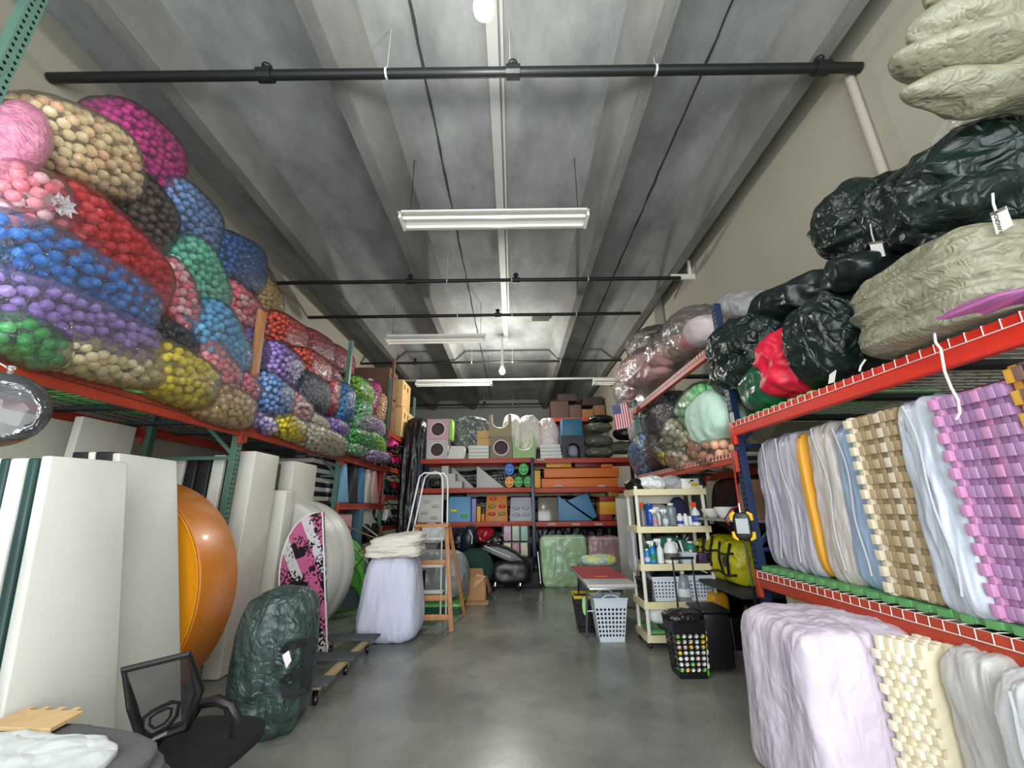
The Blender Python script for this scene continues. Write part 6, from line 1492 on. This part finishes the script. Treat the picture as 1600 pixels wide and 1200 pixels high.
for (L_, T_, R_, dy, lab) in ((706, 731, 744, .37, 'pale grey triangular ramp behind the stair block'), (745, 729, 789, .0, 'pale grey triangular ramp left of the smiling stools')):
    a = zx(L_, T_, Yb + dy); b = zx(R_, T_, Yb + dy); MB().prism([(0, 0), (b.x - a.x, 0), (.04, a.z - Z2), (0, a.z - Z2)], (a.x, Yb + dy, Z2), (1, 0, 0), (0, 0, 1), (0, .3, 0)).build('foam_ramp', GYC, bevel=.008, label=lab, cat='ramp', group=GR_)
for (cx_, cy_, r, col, lab) in ((796, 734, .155, (34, 110, 200), 'blue smiling disc on the yellow one'), (796, 753, .145, (238, 160, 30), 'yellow-orange smiling disc under the blue one'), (818, 735, .155, (70, 176, 74), 'green smiling disc on top of two others'),
                              (810, 753, .14, (60, 166, 66), 'green smiling disc at the lower left'), (825, 753, .14, (64, 172, 70), 'green smiling disc at the lower right')):
    c = zx(cx_, cy_, Yb + .05); c.z = Z2 + (.145 if cy_ > 740 else .44); t = thing('smiling_disc', lab, 'disc', (c.x, Yb + .1, c.z - r), 'smiling foam discs on the back rack'); m = mat('disc_%d_%d_%d' % col, col, .45); dk = mat('discd_%d_%d_%d' % col, tuple(int(v * .45) for v in col), .6)
    MB().lathe([(.001, -.02), (r * .85, -.018), (r, .02), (r, .12), (r * .85, .16), (.001, .16)], c, 24, (0, 1, 0), cap=False, sx=.82).build('body', m, t, smooth=True)
    for s_ in (-1, 1): MB().lathe([(.001, -.028), (.016, -.026), (.018, -.01)], c + Vector((s_ * r * .32, 0, r * .28)), 10, (0, 1, 0), cap=False).build('eye', dk, t)
    MB().tube(arc(c + Vector((0, -.02, 0)), r * .5, pi * 1.15, pi * 1.85, 10), .009, 6).build('smile', dk, t, smooth=True)
OR1 = V_('tangerine', (226, 118, 48)); YL1 = V_('amber', (226, 170, 40)); MR1 = V_('maroon', (122, 36, 44))
GOR = 'foam beams on the middle shelf of the back rack'
for (L_, T_, R_, B_, dy, m, lab) in ((846, 748, 966, 761, 0, OR1, 'long tangerine foam beam at the bottom'), (850, 732, 968, 745, 0, OR1, 'long tangerine foam beam above the lower one'), (834, 735, 845, 761, 0, YL1, 'amber block standing left of the tangerine beams'),
                                (853, 722, 893, 730, .1, YL1, 'short amber foam beam on top'), (898, 722, 938, 730, .1, MR1, 'short maroon foam beam on top'), (939, 725, 958, 730, .1, OR1, 'small orange foam piece on top at the right')):
    a = zx(L_, T_, Yb + dy); b = zx(R_, B_, Yb + dy); zb = Z2 + .002 if B_ == 761 else b.z
    MB().box(a.x, b.x, Yb + dy, Yb + .5, zb, a.z).build('foam_beam', m, bevel=.01, label=lab, cat='block', group=GOR)
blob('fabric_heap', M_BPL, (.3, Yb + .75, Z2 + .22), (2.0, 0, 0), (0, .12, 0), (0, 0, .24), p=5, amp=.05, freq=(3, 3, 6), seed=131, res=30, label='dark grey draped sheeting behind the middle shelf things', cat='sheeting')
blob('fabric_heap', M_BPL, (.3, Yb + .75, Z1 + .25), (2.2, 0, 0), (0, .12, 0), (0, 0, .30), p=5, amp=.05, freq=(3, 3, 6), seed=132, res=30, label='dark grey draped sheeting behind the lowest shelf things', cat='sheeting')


# level 1: climbing boards
def climb(label, L_, T_, R_, m, grips, lean=.1, name='climbing_board'):
    a = zx(L_, T_); b = zx(R_, T_); h = a.z - Z1; t = thing(name, label, 'board', ((a.x + b.x) / 2, Yb + .1, Z1), 'foam climbing boards on the back rack')
    w = b.x - a.x; V = Vector((0, lean, h)); MB().slab([(a.x, Yb, Z1 + .003), (b.x, Yb, Z1 + .003), (b.x - .015, Yb + lean, Z1 + h), (a.x + .03, Yb + lean, Z1 + h)], (0, .09, 0)).build('board', m, t, bevel=.012)
    for (u, v, col) in grips:
        c = Vector((a.x + w * u, Yb - .015 + lean * v, Z1 + h * v)); blob('grip', mat('grip_%d_%d_%d' % col, col, .4), c, (.085, 0, 0), (0, .03, 0), (0, 0, .035), t, p=3, amp=0, seed=1, res=6)
    return t


WG = (198, 198, 190)
climb('white climbing board with white grips behind the ladder top', 652, 773, 693, M_SW, [(.35, .75, WG), (.7, .58, WG), (.3, .35, WG), (.68, .18, WG)])
climb('light blue climbing board with a yellow and a green grip', 699, 776, 736, V_('sky', (102, 162, 204)), [(.28, .45, (234, 210, 40)), (.72, .25, (92, 190, 70))])
climb('orange climbing board with red and green grips', 758, 774, 793, V_('orange2', (208, 128, 44)), [(.3, .58, (110, 140, 70)), (.75, .58, (200, 50, 40)), (.3, .3, (190, 50, 40)), (.75, .3, (110, 140, 70)), (.35, .88, (200, 60, 44))])
climb('light grey climbing board with grey grips', 796, 777, 831, V_('lightgrey2', (176, 178, 184)), [(.3, .55, (160, 162, 168)), (.72, .55, (160, 162, 168)), (.3, .28, (160, 162, 168)), (.72, .28, (160, 162, 168))])
climb('taupe-grey wrapped board with a shine at the bottom', 839, 777, 872, mat('taupe_film', (120, 112, 102), .18, spec=.8), [])
for (L_, R_, T_, col, lab) in ((737, 744, 779, (150, 144, 190), 'lavender block edge beside the blue climbing board'), (745, 751, 791, (232, 184, 40), 'yellow block edge'), (752, 757, 803, (222, 130, 50), 'short orange block edge')):
    a = zx(L_, T_); b = zx(R_, T_); MB().box(a.x, b.x, Yb, Yb + .4, Z1 + .003, a.z).build('foam_block', V_('edge_%d' % L_, col), bevel=.008, label=lab + ' on the lowest shelf', cat='block', group='narrow foam blocks on the lowest shelf')
blob('net_bag', mat('black_net', (28, 30, 34), .4, bump=.8, bscale=26, kind='crinkle'), zx(716, 779, Yb + .3), (.2, 0, 0), (0, .14, 0), (0, 0, .14), p=2.5, amp=.03, seed=140, res=18, label='black net bag behind the blue climbing board', cat='bag')
BLT = V_('steel_blue', (84, 138, 176))
a0 = zx(872, 812); 
MB().prism([(0, 0), (.78, 0), (.03, .55), (0, .55)], (zx(873, 812).x, Yb, Z1 + .003), (1, 0, 0), (0, 0, 1), (0, .2, 0)).build('foam_ramp', BLT, bevel=.01, label='steel blue triangular ramp standing on the lowest shelf', cat='ramp', group='steel blue ramps')
pts = [((zx(p[0], p[1]).x - zx(887, 812).x), zx(p[0], p[1]).z - Z1) for p in ((888, 783), (920, 769), (936, 808), (930, 812))]
MB().prism(pts, (zx(887, 812).x, Yb + .21, Z1 + .01), (1, 0, 0), (0, 0, 1), (0, .2, 0)).build('foam_ramp', BLT, bevel=.01, label='steel blue ramp leaning behind the first one', cat='ramp', group='steel blue ramps')
for i, (T_, B_, R_, col, lab) in enumerate(((804, 815, 958, (160, 40, 38), 'dark red block at the bottom right of the lowest shelf'), (795, 804, 966, (226, 150, 34), 'orange-yellow block above the dark red one'), (784, 795, 966, (230, 176, 36), 'yellow block third up'), (776, 784, 962, (150, 34, 34), 'dark red slab on the yellow block'))):
    a = zx(937, T_); b = zx(R_, B_); MB().box(a.x, b.x, Yb, Yb + .45, b.z + (.003 if i else 0) if i else Z1 + .003, a.z).build('foam_block', V_('st_%d' % i, col), bevel=.008, label=lab, cat='block', group='red and yellow blocks on the lowest shelf')
pbox('small_box', 'small mustard box with a white label on the block stack', 'box', V_('mustard', (150, 120, 36)), 950, 765, 967, 776, dep=.3)

# under and in front of the back rack
M_BAGK = mat('bin_liner_black', (20, 20, 23), .28, spec=.7, bump=.8, bscale=9, kind='crinkle', dist=.04)
GBB = 'black bags piled under the back rack'
for i, (c, w, h, d, yy, lab) in enumerate((((716, 852), .42, .32, .3, 9.75, 'black shiny bag high behind the ladder'), ((690, 872), .4, .3, .3, 9.5, 'black bag left of the ladder leg'), ((735, 878), .36, .25, .3, 9.6, 'black bag above the green sack'), ((818, 888), .34, .22, .25, 9.8, 'dark green-black bag beside the pale green pack'),
                                      ((775, 850), .4, .3, .3, 10.1, 'black bag behind the stroller canopy'))):
    blob('black_bag', M_BAGK, zx(*c, yy), (w, 0, 0), (0, d, 0), (0, 0, h), p=2.6, amp=.07, freq=(4, 4, 4), seed=150 + i, res=26, label=lab, cat='bag', group=GBB)
for i, (x0, x1, y0, y1, z1, lab) in enumerate(((-1.9, -.9, 9.2, 9.9, .42, 'dark tote under the black bags at the left'), (-.85, -.2, 9.35, 9.95, .4, 'dark tote under the black bags in the middle'), (.0, 1.0, 9.9, 10.5, .5, 'dark tote far under the back rack'))):
    boxthing('storage_tote', mat('charcoal_tote', (46, 48, 52), .5), (x0, x1, y0, y1, .003, z1), lab, 'tote', 'dark totes under the back rack', .02)
blob('red_bag', mat('deep_red_film', (170, 20, 36), .2, bump=.8, bscale=12, kind='crinkle'), zx(757, 836, 10.0), (.25, 0, 0), (0, .2, 0), (0, 0, .17), p=2.6, amp=.04, seed=160, res=20, label='shiny deep red bag under the orange climbing board', cat='bag')
t = thing('stroller', 'black folded stroller with a silver-edged canopy on the floor by the back rack', 'stroller', (-.15, 9.2, 0)); cp = []
for k_ in range(9): a = pi * .08 + pi * .84 * k_ / 8; cp.append((.62 * cos(a), .34 * sin(a)))
M_STC = mat('stroller_black', (18, 18, 20), .35, spec=.6)
MB().prism(cp, (-.24, 9.05, .47), (.93, 0, -.36), (.3, 0, .95), (0, .45, 0)).build('canopy', M_STC, t, bevel=.04)
MB().tube([zx(757, 853, 8.98), zx(772, 860, 8.95), zx(786, 866, 8.95), zx(798, 871, 8.97)], .012, 6).build('reflective_edge', M_WHITE, t, smooth=True)
blob('seat', M_STC, (-.1, 9.2, .33), (.45, 0, 0), (0, .22, 0), (0, 0, .22), t, p=4, amp=.03, seed=5, res=14)
for x in (-.42, .08): MB().lathe([(.02, -.02), (.085, -.02), (.09, 0), (.085, .02), (.02, .02)], (x, 9.0, .09), 18, (1, 0, 0)).build('wheel', M_BLACK, t); MB().tube([(x + .03, 9.0, .09), (x + .06, 9.05, .35)], .012, 6).build('wheel_fork', M_CHROME, t)
boxthing('padded_block', mat('charcoal_pad', (40, 38, 42), .7), (.12, .52, 9.25, 9.6, .003, .3), 'charcoal padded block right of the stroller, lower', 'block', None, .03)
boxthing('padded_block', mat('charcoal_pad', (40, 38, 42), .7), (.05, .40, 9.28, 9.6, .305, .56), 'charcoal padded block on the lower one', 'block', None, .03)
t = thing('tall_canopy', 'upright black and blue folded canopy with a white edge behind the stroller', 'stroller', zx(735, 900, 9.4)); t.location.z = 0
blob('canopy', mat('black_blue', (16, 18, 24), .35, col2=(20, 44, 70), vscale=2), zx(732, 845, 9.45), (.16, 0, 0), (0, .18, 0), (.05, 0, .30), t, p=2.6, amp=.02, seed=7, res=16); MB().tube([zx(733, 828, 9.25), zx(738, 838, 9.22), zx(737, 850, 9.22)], .014, 6).build('white_edge', M_WHITE, t, smooth=True); MB().tube([zx(732, 860, 9.45), (zx(732, 860, 9.45).x, 9.45, .01)], .02, 8).build('stand', M_BLACK, t)
# pack rack with six coloured packs
t = thing('wire_stand', 'black wire stand holding six coloured packs under the back rack', 'stand', (zx(806, 870, 9.8).x, 9.8, 0)); 
for px0 in (785, 799, 812, 826): MB().tube([zx(px0, 818, 9.86), Vector((zx(px0, 818, 9.86).x, 9.86, .01))], .012, 6).build('upright', M_BLACK, t)
for py0 in (846, 873): MB().box(zx(785, py0, 9.8).x, zx(826, py0, 9.8).x, 9.70, 9.86, zx(800, py0, 9.8).z - .02, zx(800, py0, 9.8).z).build('tray', M_BLACK, t)
PC = [((198, 140, 160), (210, 200, 220)), ((150, 190, 180), (220, 210, 180)), ((150, 190, 170), (170, 190, 180)), ((226, 206, 150), (236, 220, 180)), ((180, 60, 70), (190, 170, 180)), ((196, 206, 214), (220, 190, 120))]
for i in range(6):
    px0 = 787 + (i % 3) * 13.2; T_, B_ = (822, 845) if i < 3 else (848, 872); a = zx(px0, T_, 9.72); b = zx(px0 + 11.5, B_, 9.72)
    MB().box(a.x, b.x, 9.72, 9.83, b.z, a.z).build('picture_pack', mat('pack_%d' % i, PC[i][0], .4, col2=PC[i][1], vscale=9), bevel=.006, label='%s coloured pack in the wire stand, %s' % (['pink', 'blue-green', 'teal', 'cream', 'red and grey', 'pale blue'][i], 'upper row' if i < 3 else 'lower row'), cat='pack', group='six coloured packs in the wire stand')
# pale green and pink wrapped mats
def wrap_front(label, px0, px1, T_, y0, dep, col, seed):
    a = zx(px0, T_, y0); b = zx(px1, T_, y0); h = a.z; t = thing('wrapped_mat', label, 'mat', ((a.x + b.x) / 2, y0 + dep / 2, 0), 'wrapped mats standing by the back rack')
    blob('cover', mat('wrap_%d_%d_%d' % col, col, .3, spec=.6, bump=.7, bscale=7, kind='crinkle', dist=.035, var=.08, vscale=3), ((a.x + b.x) / 2, y0 + dep / 2, h / 2 + .003), ((b.x - a.x) / 2, 0, 0), (0, dep / 2, 0), (0, 0, h / 2), t, p=9, amp=.03, freq=(4, 4, 2), seed=seed, res=28, taper=lambda q: (q.x * (1 + .04 * q.z), q.y, q.z))
    MB().tube([(a.x + .03, y0 - .012, h - .04), (b.x - .03, y0 - .012, h - .04)], .012, 6).build('top_seam', M_WHITE, t, smooth=True)
    return t
t = wrap_front('pale green wrapped mat standing on the floor before the back rack', 845, 915, 838, 9.35, .25, (164, 196, 152), 171)
MB().tube([zx(868, 840, 9.32), zx(872, 852, 9.32), zx(880, 860, 9.32), zx(890, 852, 9.32), zx(893, 841, 9.32)], .009, 6).build('handle', M_WHITE, t, smooth=True)
wrap_front('dusty rose wrapped mat right of the pale green one', 919, 968, 839, 9.6, .25, (190, 150, 156), 172)
# garment rail frame
t = thing('rolling_rail', 'thin chrome rolling rail left of the pale green wrapped mat', 'rail', (.45, 9.25, 0))
MB().tube([zx(840, 862, 9.3), Vector((zx(845, 904, 9.3).x, 9.3, .05))], .011, 6).build('post', M_CHROME, t, smooth=True)
MB().tube([Vector((zx(811, 904, 9.3).x, 9.3, .14)), Vector((zx(845, 904, 9.3).x, 9.3, .10))], .014, 6).build('base_bar', M_CHROME, t, smooth=True)
for px0 in (812, 831, 845): MB().lathe([(.01, -.02), (.04, -.02), (.045, 0), (.04, .02), (.01, .02)], (zx(px0, 904, 9.3).x, 9.3, .046), 12, (1, 0, 0)).build('caster', M_BLACK, t)
# open cardboard box and green sack behind
t = thing('open_box', 'open cardboard box with a folded-over flap on the floor', 'box', (-.78, 8.35, 0)); a = Vector((-1.05, 8.16, 0)); M_CB = mat('kraft_board', (182, 138, 96), .8, var=.05, vscale=4)
MB().slab([(-.95, 8.16, .003), (-.52, 8.16, .003), (-.55, 8.16, .38), (-.92, 8.16, .38)], (0, .01, 0)).build('front_wall', M_CB, t); MB().slab([(-.95, 8.50, .003), (-.52, 8.50, .003), (-.52, 8.50, .36), (-.95, 8.50, .36)], (0, .01, 0)).build('back_wall', M_CB, t)
MB().slab([(-.95, 8.16, .003), (-.95, 8.51, .003), (-.95, 8.51, .36), (-.95, 8.16, .36)], (.01, 0, 0)).build('side_wall', M_CB, t); MB().slab([(-.53, 8.16, .003), (-.53, 8.51, .003), (-.53, 8.51, .36), (-.53, 8.16, .36)], (.01, 0, 0)).build('side_wall', M_CB, t)
MB().slab([(-.74, 8.14, .20), (-.62, 8.12, .28), (-.52, 8.16, .40), (-.70, 8.18, .44)], (0, .008, 0)).build('flap', mat('kraft_light', (206, 164, 118), .8), t); MB().slab([(-.52, 8.16, .36), (-.52, 8.5, .36), (-.44, 8.5, .12), (-.46, 8.16, .12)], (.006, 0, 0)).build('flap', M_CB, t)
MB().slab([(-.92, 8.16, .38), (-.55, 8.16, .38), (-.60, 8.38, .50), (-.88, 8.38, .50)], (0, 0, .008)).build('flap', M_CB, t)
MB().box(-1.12, -.46, 7.85, 8.14, .002, .012).build('flat_cardboard', mat('kraft_light', (206, 164, 118), .8), label='flat piece of cardboard on the floor before the open box', cat='cardboard')
blob('green_sack', mat('forest_fabric', (34, 66, 56), .9, bump=.3, bscale=14), (-.80, 8.85, .42), (.36, 0, 0), (0, .26, 0), (0, 0, .36), p=2.5, amp=.04, freq=(4, 4, 4), seed=181, res=26, label='forest green sack bulging behind the open cardboard box', cat='sack', floor=.01)
# grey bag on green mats behind ladder
t = thing('grey_bag', 'silver-grey tarp bag with black strap lying behind the wooden ladder', 'bag', (-1.25, 7.8, .2)); M_SG = mat('silver_grey_tarp', (140, 148, 148), .35, spec=.6, bump=.6, bscale=8, kind='crinkle', dist=.03)
blob('body', M_SG, (-1.32, 7.65, .52), (.50, 0, 0), (0, .32, 0), (0, 0, .36), t, p=3.4, amp=.04, freq=(5, 4, 3), seed=182, res=30); MB().slab([zx(660, 893, 7.31), zx(665, 890, 7.30), zx(663, 932, 7.30), zx(658, 932, 7.31)], (0, .01, 0)).build('strap', M_STRAP, t)
blob('grey_bag', mat('pewter_tarp', (120, 122, 124), .35, spec=.6, bump=.6, bscale=8, kind='crinkle', dist=.03), (-.98, 8.0, .36), (.16, 0, 0), (0, .28, 0), (0, 0, .34), p=3, amp=.03, seed=183, res=20, label='smaller grey bag right of the strapped one', cat='bag')
for k_ in range(3):
    MB().prism(toothed(12, 1.05, .7, .02, .02), (-1.9, 7.25, .005 + k_ * .045), (1, 0, 0), (0, 1, 0), (0, 0, .04)).build('foam_mat', EG if k_ == 2 else mat('deep_green_foam', (34, 92, 52), .6), label='green puzzle mat under the grey bag, %s in the pile' % ['lowest', 'middle', 'topmost'][k_], cat='mat', group='green mats under the grey bag')
boxthing('storage_tote', mat('steel_tote', (104, 106, 106), .5), (-1.95, -1.45, 8.3, 8.9, .003, .95), 'grey tote behind the grey bag', 'tote', None, .02)
blob('white_bag', M_WPL, (-1.62, 8.5, 1.12), (.3, 0, 0), (0, .25, 0), (0, 0, .16), p=2.5, amp=.05, freq=(5, 5, 5), seed=184, res=20, label='white plastic bag on the grey tote behind the ladder', cat='bag')
# brown cartons on the high far rack
t = thing('pallet_rack', 'distant rack carrying brown cartons near the back wall', 'rack', (2.4, 14.4, 0))
for x in (1.2, 3.25):
    for y in (14.0, 14.9): MB().box(x - .04, x + .04, y - .04, y + .04, 0, 4.55).build('post', M_GREEN, t)
for y in (14.0, 14.9): MB().box(1.2, 3.25, y - .025, y + .025, 4.42, 4.55).build('beam', M_BEAM, t)
MB().box(1.2, 3.25, 14.02, 14.88, 4.5, 4.545).build('deck', M_DKDECK, t)
GFC = 'brown cartons on the distant rack'
for (x0, x1, z0, z1, c, lab) in ((1.35, 1.98, 4.552, 5.16, (92, 70, 62), 'dark brown carton at the left of the distant row'), (2.0, 2.42, 4.552, 5.02, (100, 74, 62), 'dark brown carton second in the distant row'), (1.62, 2.3, 5.17, 5.42, (70, 54, 50), 'dark carton on top of the distant row'),
                            (2.44, 2.85, 4.552, 4.86, (150, 104, 66), 'lighter brown carton in the distant row'), (2.87, 3.25, 4.552, 5.0, (138, 98, 66), 'brown carton at the right of the distant row'), (2.5, 3.2, 5.01, 5.3, (60, 48, 46), 'very dark carton at the top right of the distant row')):
    MB().box(x0, x1, 14.05, 14.7, z0, z1).build('cardboard_box', mat('far_%d' % int(x0 * 100), c, .8), bevel=.01, label=lab, cat='box', group=GFC)
